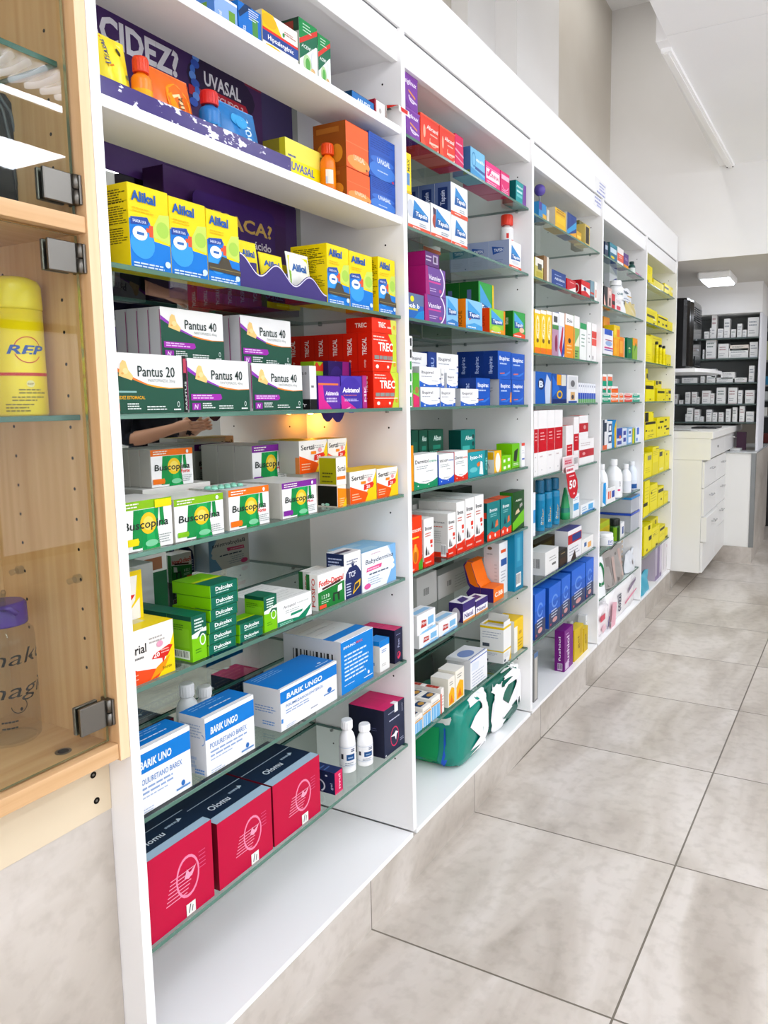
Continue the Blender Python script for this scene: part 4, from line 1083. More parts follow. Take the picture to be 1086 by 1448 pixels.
sb = bx(1, 4, 'white carton under the rear yellow-topped cartons', 426, 480, 672, G('dcd8ce', R(0, 0, 1, .1, 'c8a060')), d=.13, X=-.1)
r1 = bx(1, 4, 'white and orange carton with yellow top, left one of the rear pair', 424, 463.5, 624, ser, d=.07, X=-.1, on=sb)
r2 = bx(1, 4, 'white and orange carton with yellow top, right one of the rear pair', 464.5, 491.5, 621, ser, d=.07, X=-.1, z=sb.top)
behind(r1, 1, ['yellow-topped carton behind the left rear one'])

# sixth shelf ------------------------------------------------------
SF2 = [P([(0, 0), (.5, 0), (.8, .3), (1, .75), (1, 0)], 'f2d31c'), P([(.0, 0), (.62, 0), (.75, .14), (.5, .2), (.2, .26), (0, .38)], 'e8502a'), P([(.45, 0), (.75, .1), (.9, .35), (.6, .2)], 'f0962a'), T_('Serial', -.02, .56, .17, '25211f', .42, .02), T_('compuesta', .0, .46, .055, '3a3532', .34), LN(.46, .85, .78, 2, .07, 'b4b0ab', .03), P([(.5, .38), (.56, .46), (.88, .55), (.96, .52), (.85, .36), (.78, .34), (.74, .24), (.72, .34)], 'd42f28'), T_('20', .54, .39, .085, 'fff6f2', .13, .03), LN(.7, .9, .50, 2, .05, 'f4b8b0', .02), E(.68, .62, .07, .06, 'e0a0b8'), T_('forte', .72, .12, .06, 'a08a1c', .2), LN(.02, .22, .2, 2, .08, 'f6b49a', .02)]
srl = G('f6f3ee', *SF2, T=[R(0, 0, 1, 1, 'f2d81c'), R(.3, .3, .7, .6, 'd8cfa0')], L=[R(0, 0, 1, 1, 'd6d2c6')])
S1 = bx(1, 5, 'large white, red and yellow carton at the left end', 150, 248, 897, srl, d=.11)
bx(1, 5, 'yellow-edged white carton standing on the large left carton', 150, 203, 818, G('f4f1ec', P([(.4, 0), (1, .5), (1, 1), (.9, 1), (.8, .4)], 'f0d21c'), R(0, .9, 1, 1, 'f0d21c'), R(.92, 0, 1, 1, 'f0d21c'), P([(.1, .3), (.7, .42), (.8, .52), (.4, .52), (.1, .44)], 'd42f28'), E(.45, .62, .12, .08, 'e0a0b8')), d=.04, X=-.075, on=S1)
bx(1, 5, 'grey-white plain carton behind the left end', 150, 222, 812, G('c9cbc9', T=[R(0, 0, 1, 1, 'e9eae8')]), d=.06, X=-.19)
bx(1, 5, 'dark green carton with picture top at the back', 196, 240, 790, G('12552f', R(0, .75, 1, 1, 'd9d9d2'), R(.3, .78, .85, .95, '8a5a3a')), d=.04, X=-.26)
lim = G('7cc21e', R(0, .52, 1, 1, '0f5c46'), P([(0, .52), (.35, .5), (.6, .62), (1, .60), (1, .70), (0, .6)], 'e9f2e4'), O(.72, .44, .2, .13, .25, 'eef6ea'), LN(.2, .85, .92, 4, .07, 'dff0e6', .035), LN(.2, .6, .26, 2, .06, '3a7a1e', .02), P([(.1, .5), (.4, .48), (.5, .4), (.1, .42)], '7cc21e'), L=[R(0, 0, 1, 1, '7ab82a'), R(0, .9, 1, 1, '0f4a3a'), R(.08, .3, .9, .72, '86c236'), LN(.1, .7, .8, 3, .05, '4a7a1c', .02), BC(.12, .05, .9, .24, 'e9efe0')], T=[R(0, 0, 1, 1, '0f6a50'), R(.3, .0, .32, 1, '0a4a38')])
l1 = bx(1, 5, 'upright lime and dark green carton, nearest of the left queue', 273, 293.5, 873, lim, d=.06)
behind(l1, 2, 'upright lime and dark green carton, %s of the left queue')
dul = G('0e6450', R(0, 0, .02, 1, '7cc21e'), T_('Dulcolax', .2, .45, .34, 'f0f6f2', .62, .04), LN(.2, .85, .32, 1, .1, 'bfe0d4', .08), L=[R(0, 0, 1, 1, '79bd1e'), R(0, 0, 1, .03, '4a8414'), R(0, .97, 1, 1, '5a9a18')], T=[R(0, 0, 1, 1, '79bd1e'), P([(0, .3), (.5, .05), (.9, .3), (.5, .6)], '8fd02c'), R(.0, 0, 1, .45, '0f6450'), R(.0, .4, 1, .5, 'c6d82a')])
pv = None
for i, (a, b) in enumerate(((295, 334), (295.3, 334.5), (296, 335), (297.5, 336), (298, 336.8), (297, 336))):
    zt = [914, 898, 881, 864, 846.5, 829][i]
    pv = bx(1, 5, 'flat green laxative carton, %s of the tall stack of six' % ['lowest', 'second from bottom', 'third from bottom', 'fourth from bottom', 'fifth from bottom', 'topmost'][i], a, b, zt, dul, d=.085 + .01 * (i % 2), on=pv)
d1 = bx(1, 5, 'flat green laxative carton, lower one of the stack of two', 339, 372, 899, dul, d=.05)
bx(1, 5, 'flat green laxative carton, upper one of the stack of two', 339, 372.5, 884, dul, d=.05, on=d1)
bx(1, 5, 'upright lime and dark green carton right of the stack of two', 374.5, 392.5, 845, lim, d=.05)
acn = G('f4f4f2', P([(0, 0), (.8, 0), (.95, .3), (1, .5), (.8, .3), (.6, .12), (.3, .18), (0, .2)], '17805c'), T_('Acnetol', .16, .66, .13, '3a3f3c', .36, .0, .2), LN(.56, .95, .74, 1, .1, 'c8ccc8', .05), LN(.22, .75, .56, 2, .08, 'b4bab6', .03), P([(.36, .28), (.7, .3), (.72, .4), (.38, .38)], '1c8a66'), LN(.05, .5, .12, 2, .06, '9fd6c0', .03), L=[R(0, 0, 1, 1, 'e2e2df')], T=[LN(.05, .95, .8, 4, .2, 'd2d4d2', .03)])
ac = bx(1, 5, 'white carton with green wave foot in front of white queue', 393, 441, 853, acn, d=.07)
behind(ac, 1, ['white carton queued behind the green-footed one'])
fis = G('f4f3f0', R(0, 0, 1, .5, '1f7a34'), P([(0, .5), (1, .62), (1, .5), (0, .42)], '1f7a34'), T_('Fosfo-Dental', .03, .66, .16, 'd43a2e', .94, .04, .1), P([(.15, .54), (.85, .62), (.85, .69), (.15, .6)], '4a2a24'), P([(.52, .12), (.62, .1), (.6, .3), (.72, .3), (.74, .1), (.8, .1), (.8, .34), (.56, .36)], '23342a'), P([(.72, .34), (.9, .37), (.9, .56), (.74, .52)], 'f0f0ec'), T_('1 2 5 0', .12, .3, .1, 'dff0e0', .28, .03), R(.03, .03, .28, .13, 'e6503a'), LN(.1, .45, .24, 2, .05, 'bfe0c4', .02), L=[R(0, 0, 1, 1, 'e9e7e2'), R(0, 0, .3, 1, '2a6a34'), VT('FOSFO', .75, .1, .3, 'c8443a', .8)], T=[LN(.1, .9, .7, 2, .3, 'd9d9d4', .05)])
f1 = bx(1, 5, 'white and green dental carton with red lettering, front one', 450.5, 487.5, 814, fis, d=.032)
f2 = bx(1, 5, 'white and green dental carton, rear one showing its end', 443, 468, 810, fis, d=.04, X=-.075)
tcf = G('f2f2f2', P([(.05, 0), (1, 0), (1, .5), (.85, .62), (.7, .7), (.3, .68), (.1, .56), (.05, .4)], '1d2a5c'), T_('TCF', .25, .46, .12, 'e6eaf4', .4, .03), E(.5, .74, .08, .06, '1d2a5c'), LN(.15, .9, .84, 2, .06, '8f95a4', .03), P([(.45, .06), (.9, .2), (.95, .36), (.6, .3)], 'e0b43a'), P([(.55, .12), (.85, .22), (.85, .3), (.6, .27)], '30323e'), LN(.1, .4, .34, 5, .06, 'cfd6ea', .025), L=[R(0, 0, 1, 1, '1c2850'), LN(.1, .9, .9, 4, .07, 'b9c2dc', .03), T_('TCF', .3, .45, .1, 'dfe4f2', .5, .03)], T=[R(0, 0, 1, 1, 'dfe0e4'), R(.0, .3, .8, .6, '3a3450')])
bx(1, 5, 'navy and white carton left of the light blue one', 486.5, 511.5, 785, tcf, d=.05)
bab = G('a9cdec', P([(0, 0), (.7, 0), (.95, .55), (.75, 1), (0, 1)], 'eef3f8'), P([(.7, 0), (1, 0), (1, 1), (.8, 1), (.95, .55)], '7fb4e2'), T_('Babydermina', .1, .68, .12, '33435c', .82, .01, .12), P([(.12, .48), (.55, .5), (.57, .6), (.14, .58)], 'e0568c'), LN(.15, .5, .55, 1, .1, 'f6c8da', .03), LN(.2, .85, .42, 1, .1, '4a5a70', .035), LN(.15, .6, .32, 4, .06, '9fb0c4', .02), E(.14, .12, .09, .07, 'dd5a9a'), E(.85, .42, .1, .08, 'e9f2fa'), LN(.25, .6, .92, 1, .1, 'c8a4b4', .02), L=[R(0, 0, 1, 1, 'dfe8f2')], T=[R(0, 0, 1, 1, '86bfe6'), R(.1, .2, .6, .7, '9fcdea')])
bb = bx(1, 5, 'light blue and white carton with pink name label at the right end', 512.5, 560, 783, bab, d=.05)
behind(bb, 1, ['light blue carton queued behind the one with the pink label'])

# seventh shelf ----------------------------------------------------
def barik(nm):
    return G('f3f3f3', R(0, .62, 1, .92, '1479cc'), R(0, .92, 1, 1, 'f6f6f6'), T_(nm, .1, .69, .12, 'eaf3fb', .55, .045, .1), T_('POLIURETANO BAREX', .08, .45, .09, '6c93c8', .75, .015), LN(.08, .85, .40, 2, .07, '8fa9d0', .03), LN(.08, .6, .26, 1, .07, 'a9bcd8', .02), E(.83, .15, .035, .045, '2f6cb4'), R(.70, .07, .96, .10, '5f8fc8'), LN(.08, .35, .08, 2, .04, 'b0c0d8', .015),
             L=[R(0, 0, 1, 1, 'dedfe2'), LN(.05, .9, .86, 5, .05, 'a4b4cc', .02), O(.86, .62, .12, .10, .2, '7f9cc8', -90, 90), LN(.2, .7, .3, 3, .07, 'b4c4dc', .05), LN(.55, .95, .1, 2, .05, '6f9ad0', .03)],
             T=[R(0, 0, 1, 1, '1479cc'), R(0, 0, 1, .16, 'f2f2f2'), LN(.1, .85, .86, 2, .14, 'a9cdf0', .03), LN(.3, .9, .45, 1, .1, 'd6e8f8', .05)])


bx(1, 6, 'white and blue carton, leftmost and nearest of the seventh row', 150, 272, 1066, barik('BARIK UNO'), d=.06)
bx(1, 6, 'white and blue carton, second of the white and blue row', 293, 361, 1017, barik('BARIK UNGO'), d=.065)
big = G('f3f3f3', R(0, .66, 1, .93, '1479cc'), R(0, .93, 1, 1, 'f6f6f6'), T_('BARIK UNGO', .1, .72, .12, 'eaf3fb', .62, .045, .1), T_('POLIMEZANOLONTEROL', .08, .52, .07, '6c93c8', .66, .015), LN(.08, .6, .46, 2, .06, '8fa9d0', .025), LN(.5, .65, .18, 1, .06, '9aa4b4', .03), E(.85, .36, .04, .06, '2f6cb4'), R(.74, .27, .95, .30, '5f8fc8'), LN(.08, .25, .1, 2, .04, 'b0c0d8', .015), R(0, .2, .03, .3, '3a86d0'),
        L=[R(0, 0, 1, 1, 'dcdde0'), LN(.3, .9, .55, 3, .06, '7f9cc8', .025), LN(.5, .95, .2, 2, .06, '6f9ad0', .03)], T=[R(0, 0, 1, 1, '1479cc'), R(0, 0, 1, .06, 'f2f2f2'), LN(.06, .5, .9, 3, .08, 'a9cdf0', .02), R(.72, .16, .95, .18, 'eaf3fb'), E(.84, .26, .03, .03, 'eaf3fb')])
bx(1, 6, 'large white and blue carton with blue lid face, third of the row', 398, 477, 976, big, d=.10)
im = G('1a7fd0', LN(.1, .85, .72, 7, .075, 'cfe4f8', .03), T_('IMMUNO', .08, .84, .045, 'eaf4fc', .36, .03), T_('MAX', .46, .84, .045, 'd8505a', .2, .03), E(.83, .17, .03, .035, 'eaf4fc'), R(.68, .09, .96, .105, 'eaf4fc'), R(0, .985, 1, 1, 'eef4fa'), LN(.08, .5, .16, 1, .05, 'bcd8f2', .015),
       l='cfcfcf', L=[R(0, 0, 1, 1, 'cdced0'), BC(.12, .45, .92, .78, 'c9cacc'), LN(.05, .2, .3, 2, .06, '6f86a4', .05)], t='e2e2e0', T=[R(0, 0, 1, .12, 'f4f4f4'), R(0, .12, 1, .3, '1a7fd0'), LN(.1, .9, .8, 3, .15, 'cfcfcd', .02)])
bx(1, 6, 'deep carton with bright blue front panel and grey sides', 483.5, 528.5, 909, im, d=.17)
bx(1, 6, 'small white and blue carton beside the bright blue front', 537.5, 551, 908, G('f0efec', R(0, .8, 1, 1, '1a7fd0'), LN(.2, .8, .7, 2, .06, '7fa0cc', .03), LN(.2, .7, .25, 2, .05, 'b4b4b0', .02), L=[R(0, 0, 1, 1, 'dddcd8'), R(0, .85, 1, 1, '1a7fd0'), R(.35, .2, .6, .3, '4a86c0')], T=[R(0, 0, 1, 1, '2a8ad8')]), d=.04)
pk = G('1b1d3c', LN(.2, .8, .85, 1, .05, '8f94b8', .02), P([(.35, .12), (.6, .3), (.7, .2), (.5, .1)], 'd8385a'), O(.5, .22, .22, .1, .2, 'd8385a'), VT('Fem', .6, .45, .25, 'a9aecc', .25), L=[R(0, 0, 1, 1, '14162c')], T=[R(0, 0, 1, 1, 'd02a6a'), R(.2, .2, .8, .5, 'c2265f')])
pq = bx(1, 6, 'navy carton with pink top at the right end', 558.5, 569.5, 892, pk, d=.05)
behind(pq, 1, ['navy carton with pink top behind the right end one'])
bottle(1, 6, 'white plastic bottle behind the second white and blue carton, left one', 268, -.15, .022, ('y', 966), 'efefee', 'f4f4f4', .62, .2, .7)
bottle(1, 6, 'white plastic bottle behind the second white and blue carton, right one', 292, -.16, .022, ('y', 970), 'efefee', 'f4f4f4', .62, .2, .7)

# eighth shelf -----------------------------------------------------
rd = [R(0, 0, 1, 1, 'c01440'), O(.62, .5, .17, .26, .13, 'ee8fae')]
for i in range(7): rd.append(R(.30 + .012 * i, .30 + .045 * i, .60 + .02 * i, .312 + .045 * i, 'ee9ab4'))
for i in range(5): rd.append(R(.78, .5 + .05 * i, .88, .51 + .05 * i, 'd85f88'))
rd += [P([(.56, .50), (.60, .60), (.64, .53), (.74, .60), (.68, .50), (.62, .47)], 'f2a8c0')]
redb = G('c01440', *rd, L=[R(0, 0, 1, 1, '7c1526')], l='8c1428', T=[R(0, 0, 1, 1, '14263e'), R(0, 0, 1, .16, 'a9c2d4'), R(0, .56, 1, .575, 'b4c4d2'), T_('Olomu', .2, .28, .12, 'dfe8ee', .35, .02, .1), LN(.62, .85, .42, 1, .1, '9fb0c0', .04), P([(.78, .36), (.82, .46), (.86, .4)], 'c9d6e0')])
for i, (a, b, yt) in enumerate(((150, 303.5, 1226), (311, 386, 1166), (388.5, 453.5, 1112))):
    o = bx(1, 7, 'large crimson carton with navy top, %s of three' % ['leftmost and nearest', 'middle', 'rightmost'][i], a, b, yt, redb, d=.15 if i else .13, X=-.02)
    t = MB(); w_ = o.w; yc = {0: .135, 1: .0, 2: .0}[i]
    cy = o.w * .07
    t.box((o.d / 2 + .0012, cy, .002), (o.d / 2 + .0016, cy + .021, .024), card('f0f0ea'))
    print_on(t, [P([(.2, .2), (.3, .2), (.5, .9), (.4, .9)], '222222'), P([(.55, .2), (.62, .2), (.75, .7), (.66, .7)], '222222')], .021, .022, lambda u, v, l: Vector((o.d / 2 + .0017 + .0001 * l, cy + u, .002 + v)))
    t.obj('price_tag', o.ob)['label'] = 'small white price tag with black handwriting'
nv = G('d02a5a', VT('nvui', .7, .15, .3, 'f2c6d4', .7), R(0, 0, 1, .06, 'e04a74'), L=[R(0, 0, 1, 1, '17204a'), O(.3, .3, .3, .3, .2, 'd8dcea', -60, 120), E(.65, .8, .05, .04, 'dfe2ee'), VT('gel', .9, .2, .1, 'b9c0dc', .3)], T=[R(0, 0, 1, 1, '1c2c5c'), LN(.1, .8, .7, 2, .2, '5a78b0', .06)])
bx(1, 7, 'small navy carton with crimson front right of the crimson three', 474, 485, 1094, nv, d=.07, X=-.03)
for i, (px, yt, X) in enumerate(((492, 1017, -.075), (516.5, 1023, -.055))):
    bottle(1, 7, 'white medicine bottle with blue label, %s one of the pair' % ['left', 'right'][i], px, X, .0205, ('y', yt), 'f1f1f1', 'f4f4f4', .68, .17, .68, (.12, .64, 'f3f3f3'),
           prims=[R(.33, .35, .50, .62, '1d4f86'), LN(.36, .48, .5, 1, .1, '9fb8d4', .06), R(.22, .42, .27, .65, '3a3a44'), R(.1, .92, .9, .935, '9fb4d0'), R(.1, .1, .9, .115, '9fb4d0'), LN(.3, .5, .25, 2, .08, '8a94a4', .03), LN(.42, .52, .86, 2, .08, '3a4a70', .05)])
dk = G('1f2742', O(.5, .32, .20, .21, .12, 'd0305a'), P([(.3, .36), (.5, .32), (.56, .22), (.6, .34), (.68, .36), (.56, .42), (.48, .38)], 'f2f2f4'), LN(.25, .85, .72, 1, .05, 'c3c8da', .025), LN(.2, .6, .88, 1, .05, '9fa6bc', .02), VT('temnlx', .9, .75, .05, 'b9c0d4', .18), LN(.75, .95, .2, 2, .04, '9fa6bc', .015), E(.06, .04, .03, .015, 'e9e9ee'), L=[R(0, 0, 1, 1, '191b30'), LN(.4, .85, .6, 2, .04, '5a5f80', .012)], T=[R(0, 0, 1, 1, 'd42468'), R(.15, .25, .6, .75, 'cc2262')], l='191b30')
o = bx(1, 7, 'large navy carton with pink top at the right end', 544, 573, 1006, dk, d=.11)
t = MB(); t.box((o.d / 2 - .012, -.001, o.h + .0012), (o.d / 2 + .0012, .016, o.h + .0016), card('eef0f0')); t.box((o.d / 2 + .0012, -.001, o.h - .022), (o.d / 2 + .0016, .016, o.h + .0016), card('eef0f0'))
t.obj('seal_sticker', o.ob)['label'] = 'white seal sticker folded over the top edge'
# ------------------------------------------------------------------ SECOND BAY
def lines(c, x0=.12, x1=.85, y=.4, n=2, st=.1, h=.04): return LN(x0, x1, y, n, st, c, h)


# top shelf
pp1 = G('7a3a9e', T_('siglinux', .05, .72, .14, 'f0e6f4', .85, .03, .15), O(.6, .4, .3, .2, .25, 'e6d6ee', 180, 300), P([(.3, .5), (.8, .36), (.8, .42), (.3, .56)], 'e09a4a'), P([(.4, .3), (.9, .22), (.9, .27), (.4, .35)], 'd9cfe6'), P([(0, 0), (.5, 0), (0, .3)], '6a2c90'), R(0, .94, 1, 1, '8c50ac'))
q = bx(2, 0, 'violet carton, lower one of the two stacked at the left end', 574, 594, 150, pp1, d=.1)
bx(2, 0, 'violet carton, upper one of the two stacked at the left end', 572, 591, 100, pp1, d=.1, on=q)
rr1 = G('e2402e', E(.2, .5, .06, .2, 'f0b49a'), P([(0, .0), (.3, .0), (0, .6)], 'ea5a3a'), T_('Abrasol', .32, .62, .13, 'fbeae4', .62, .03, .1), lines('f6c4b4', .5, .95, .52, 1), O(.68, .3, .22, .16, .2, 'f2a48a', 150, 330), P([(.45, .18), (.95, .22), (.95, .28), (.45, .25)], 'f6c8b4'), E(.92, .08, .03, .04, 'f6dcd2'), R(0, .95, 1, 1, 'ec6a50'))
bx(2, 0, 'red-orange carton, left one of the red pair', 595, 621, 158, rr1, d=.08)
bx(2, 0, 'red-orange carton, right one of the red pair', 622, 643.5, 176, rr1, d=.08)
bx(2, 0, 'raspberry carton right of the red pair', 644, 655.5, 188, G('d8245c', lines('f4b4c8', .1, .9, .75, 1, .1, .05), P([(0, .5), (1, .36), (1, .42), (0, .56)], 'f0a0ba'), P([(0, .3), (1, .16), (1, .2), (0, .34)], 'f0a0ba'), T=[R(0, 0, 1, 1, 'b01c48')]), d=.08)
bx(2, 0, 'light blue carton with darker blue side', 665.5, 685.8, 206, G('7cc0e4', T_('vinsilu', .35, .6, .12, 'eef6fb', .6, .03), O(.22, .6, .14, .26, .2, '3f86bc'), P([(.3, .3), (1, .24), (1, .34), (.3, .4)], '3b5c9c'), P([(0, 0), (1, 0), (1, .14), (0, .3)], '4a9ad0'), L=[R(0, 0, 1, 1, '4a70a4'), R(.6, .04, .95, .2, '6a8a3a')]), d=.06)
bx(2, 0, 'pink and white carton right of the light blue one', 687, 707, 226, G('e83a84', R(.03, .28, .97, .72, 'f8e6ee'), T_('DONNA', .1, .42, .16, 'd8246c', .82, .03), P([(.1, .4), (.3, .75), (.4, .7), (.2, .38)], 'e83a84'), lines('f6c0d6', .1, .9, .2, 2, .08), R(0, .75, 1, .78, 'f4a8c8')), d=.08)
bx(2, 0, 'magenta carton with pale band right of the pink one', 708, 720.5, 240, G('dc2a72', R(.1, .66, .95, .86, 'f0c0d4'), O(.5, .4, .36, .18, .2, 'f2a0c0', 180, 360), lines('f4b0cc', .15, .9, .2, 2, .08)), d=.08)
bx(2, 0, 'teal carton with violet edge near the right end', 729.5, 747.5, 254, G('1f9a9c', P([(.62, 0), (1, 0), (1, 1), (.74, 1)], '7a4a9c'), T_('Albitol', .06, .72, .1, 'e6f4f4', .6, .03), R(.08, .5, .6, .6, 'bfe4e4'), R(.08, .3, .6, .42, '6cc4c6'), L=[R(0, 0, 1, 1, '0d5f60')], T=[R(0, 0, 1, 1, '0f6a6a')]), d=.05)

# second shelf
def flag(o2='f1f1ee', mid=None):
    return [P([(.28, .9), (.9, .55), (.9, .38), (.2, .34)], '2f86c8'), P([(.3, .62), (.9, .50), (.9, .38), (.2, .34), (.24, .5)], '1d5a9c'), T_('Tapsin', .34, .45, .13, 'f2f6fa', .52, .04, .1), R(0, 0, 1, .13, 'e2573c'), lines('9aa4ae', .5, .9, .26, 2, .06, .03), lines('fbe6dc', .2, .6, .09, 1, .1, .03)]


lap = G('f0f0ee', E(.12, .6, .14, .26, 'cfd3da'), *flag(), L=[R(0, 0, 1, 1, 'c9ccd2')])
l1 = bx(2, 1, 'white carton with blue flag and red foot, leftmost front one', 577, 608.5, 273, lap, d=.07)
run = G('f0f0ee', P([(.1, .9), (.26, .86), (.22, .4), (.14, .4)], '3a2c4a'), E(.18, .5, .1, .2, 'a84a3a'), *flag(), L=[R(0, 0, 1, 1, 'c9ccd2')])
l2 = bx(2, 1, 'white carton with runner picture and blue flag, second front one', 609.5, 638, 286, run, d=.07)
l3 = bx(2, 1, 'white carton with blue flag, lower one of the stack of two', 638.8, 661, 303, G('f4f4f2', *flag()), d=.05)
l4 = bx(2, 1, 'white carton with blue flag, upper one of the stack, front of queue', 636, 661.5, 255, G('f4f4f2', *flag(), L=[R(0, 0, 1, 1, '5a6c94'), R(.2, .15, .8, .85, '1c2f62'), VT('Tapsin', .62, .3, .28, 'c9d4ea', .45)], l='62749c'), d=.052, on=l3)
behind(l4, 3, 'navy-ended carton, %s in the upper queue')
hb = bx(2, 1, 'white carton supporting the upper queue', 612, 636, 300, G('e9e9e6', R(0, 0, 1, .13, 'd8573c')), d=.12, X=-.095)
ye = bx(2, 1, 'slim yellow carton standing on the leftmost front one', 574, 582, 214, G('f0d81c', R(.2, .2, .7, .5, '5a8ac0'), R(.0, 0, 1, .06, 'd8b810'), VT('MAX', .7, .55, .4, '6a6420', .3)), d=.05, on=l1)
tg = G('f3f3f1', P([(.2, .85), (.9, .5), (.9, .36), (.15, .32)], '2f86c8'), P([(.2, .55), (.9, .46), (.9, .36), (.15, .32)], '1d5a9c'), T_('Tapsin', .25, .40, .12, 'f2f6fa', .6, .04, .1), E(.5, .24, .3, .07, 'd9dce2'), R(0, 0, 1, .12, 'e2573c'), lines('fbe6dc', .2, .8, .08, 1, .1, .03), L=[R(0, 0, 1, 1, '98a4c2'), P([(.15, .8), (.75, .72), (.75, .6), (.2, .5)], '2a4f96'), T_('TAPSIN', .26, .60, .11, 'dfe6f2', .46, .03), lines('6a7aa0', .2, .7, .3, 3, .07, .02)], l='98a4c2')
g1 = bx(2, 1, 'white carton with grey-blue side, front of the right end queue', 720, 737, 338, tg, d=.075)
behind(g1, 2, 'grey-blue sided carton, %s in the right end queue')
bottle(2, 1, 'white powder bottle with red cap at the right end', 734, -.085, .023, ('y', 314), 'f2f2f0', 'e23a22', .88, .17, .9, (.05, .9, 'f1f1ef'), prims=[R(.30, .78, .36, .9, 'd83a34'), R(.40, .45, .50, .58, 'e2412e'), R(.40, .1, .5, .4, 'e8563c'), R(.42, .62, .5, .75, 'e2412e'), LN(.3, .38, .6, 4, .1, 'a0a4ac', .03)])

# third shelf
mg = G('6c4a94', O(.5, .5, .46, .62, .1, 'f0eaf4', -60, 60), T_('Vannier', .16, .55, .18, 'f2edf6', .6, .02, .1), R(.14, .44, .75, .50, 'cf4a94'), P([(0, 0), (.2, 0), (.1, 1), (0, 1)], 'a02a78'), lines('cdb8de', .2, .6, .25, 2, .08, .03), E(.72, .2, .07, .07, 'c0508c'), L=[R(0, 0, 1, 1, 'a81c68')], l='a81c68', T=[R(0, 0, 1, 1, '8c1a5a')])
m1 = bx(2, 2, 'purple and magenta carton, lowest of the left stack', 601, 631, 415, mg, d=.06)
m2 = bx(2, 2, 'purple and magenta carton, middle of the left stack', 602, 630, 374.5, mg, d=.06, on=m1)
m3 = bx(2, 2, 'magenta carton lying on top of the left stack', 601.5, 621, 354, G('5a3470', R(.55, .25, .9, .85, 'b4a8c0'), R(.62, .35, .8, .75, '463050'), lines('d0c4da', .05, .5, .7, 2, .25, .1), l='a01c66', L=[R(0, 0, 1, 1, 'a01c66')], T=[R(0, 0, 1, 1, '8c1a5a')]), d=.11, on=m2)
bx(2, 2, 'deep blue carton with white name at the left end', 574, 599.5, 412, G('2a66b4', R(0, .55, 1, 1, '5f6f94'), E(.35, .78, .1, .12, 'e6e23a'), T_('oob b', .05, .44, .17, 'f2f4f8', .7, .04), R(.1, .34, .65, .42, 'c9c04a'), P([(.4, 0), (1, 0), (1, .4), (.7, .3)], '1f86c8')), d=.06)
def tri(base, c2, tx='Tapsin'): return [P([(.1, .95), (.85, .6), (.85, .42), (.12, .36)], '4a9ed8'), P([(.1, .62), (.85, .52), (.85, .40), (.12, .36)], '1d4f96'), T_(tx, .2, .45, .13, 'f0f4fa', .6, .04, .1), P([(0, 0), (1, 0), (1, .16), (.5, .24), (0, .12)], c2), lines('e6ecf2', .1, .8, .1, 1, .1, .04)]


bx(2, 2, 'light blue carton right of the purple stack', 631.5, 648, 418, G('86bee2', *tri('', '3a7ec0')), d=.06)
bx(2, 2, 'light blue carton with orange side and orange figure', 659, 682, 422, G('8cc4e6', P([(.2, .9), (.34, .8), (.3, .35), (.18, .3)], 'd8602c'), *tri('', '4a9ed8'), L=[R(0, 0, 1, 1, 'ee8420'), VT('NOCHE', .7, .1, .3, '8a4410', .5)], l='ee8420'), d=.045)
bx(2, 2, 'green carton with red-orange side', 692.5, 714, 435, G('8cc84a', *tri('', 'e8a020'), R(.9, 0, 1, 1, 'ee8a20'), E(.4, .2, .3, .12, 'b8d850'), L=[R(0, 0, 1, 1, 'dc4a24'), VT('DIA', .6, .3, .3, 'a83418', .4)], l='dc4a24'), d=.045)
bx(2, 2, 'green carton with dark green side at the right end', 725.5, 742.5, 439, G('3aa04a', *tri('', 'e8502c'), E(.7, .32, .2, .1, 'ecc4a4'), L=[R(0, 0, 1, 1, '1c6a1e'), VT('limon', .6, .5, .3, 'd4e8d0', .25)], l='1c6a1e'), d=.045)
gq = bx(2, 2, 'green carton with yellow edge, front of the rear green queue', 677, 698, 397, G('3aa04a', *tri('', '9ccc3c'), R(.9, 0, 1, 1, 'f0d020'), L=[R(0, 0, 1, 1, '1b5c22'), R(.4, .4, .62, .85, '5a6a94')], l='1b5c22'), d=.07, X=-.075)
behind(gq, 2, 'green carton, %s in the rear green queue')
bx(2, 2, 'green carton raised on which the rear green queue leans', 633, 676, 445, G('1b5c22', R(.1, .2, .3, .8, '2f7a36')), d=.05, X=-.20) if False else None

# fourth shelf
ib = G('f4f4f4', P([(0, 0), (1, 0), (1, .2), (.75, .12), (.45, .10), (.2, .18), (0, .3)], '2a62c0'), T_('Ibupirol', .08, .66, .16, '3a4048', .55, .01), lines('9aa0aa', .08, .6, .54, 1, .1, .04), lines('b4bac4', .55, .9, .32, 1, .1, .03), R(.92, .4, 1, .46, '1d2f6c'), E(.2, .08, .04, .04, 'dfe8f6'), E(.8, .08, .04, .04, 'dfe8f6'), L=[R(0, 0, 1, 1, 'b9bcc0')])
w1 = bx(2, 3, 'white carton with blue wave foot, leftmost of the front row', 595, 622, 547, ib, d=.05)
w2 = bx(2, 3, 'white carton with blue wave foot, second of the front row', 623, 644, 548.5, ib, d=.05)
w3 = bx(2, 3, 'white carton with blue wave foot, third of the front row', 651.5, 676.5, 549.5, ib, d=.05, X=-.022)
w4 = bx(2, 3, 'white carton with blue wave foot, left one of the second layer', 593.5, 623.5, 518, ib, d=.05, on=w1)
w5 = bx(2, 3, 'small white carton with blue wave foot, right of the second layer', 632, 647.5, 527, ib, d=.05, on=w2)
w6 = bx(2, 3, 'small white carton between the two of the second layer', 624, 631.5, 522, ib, d=.06, X=-.03, on=w2)
ws = bx(2, 3, 'white carton behind the second layer carrying the upper ones', 600, 648, 530, G('e6e6e4', L=[R(0, 0, 1, 1, 'b9bcc0')]), d=.06, X=-.085)
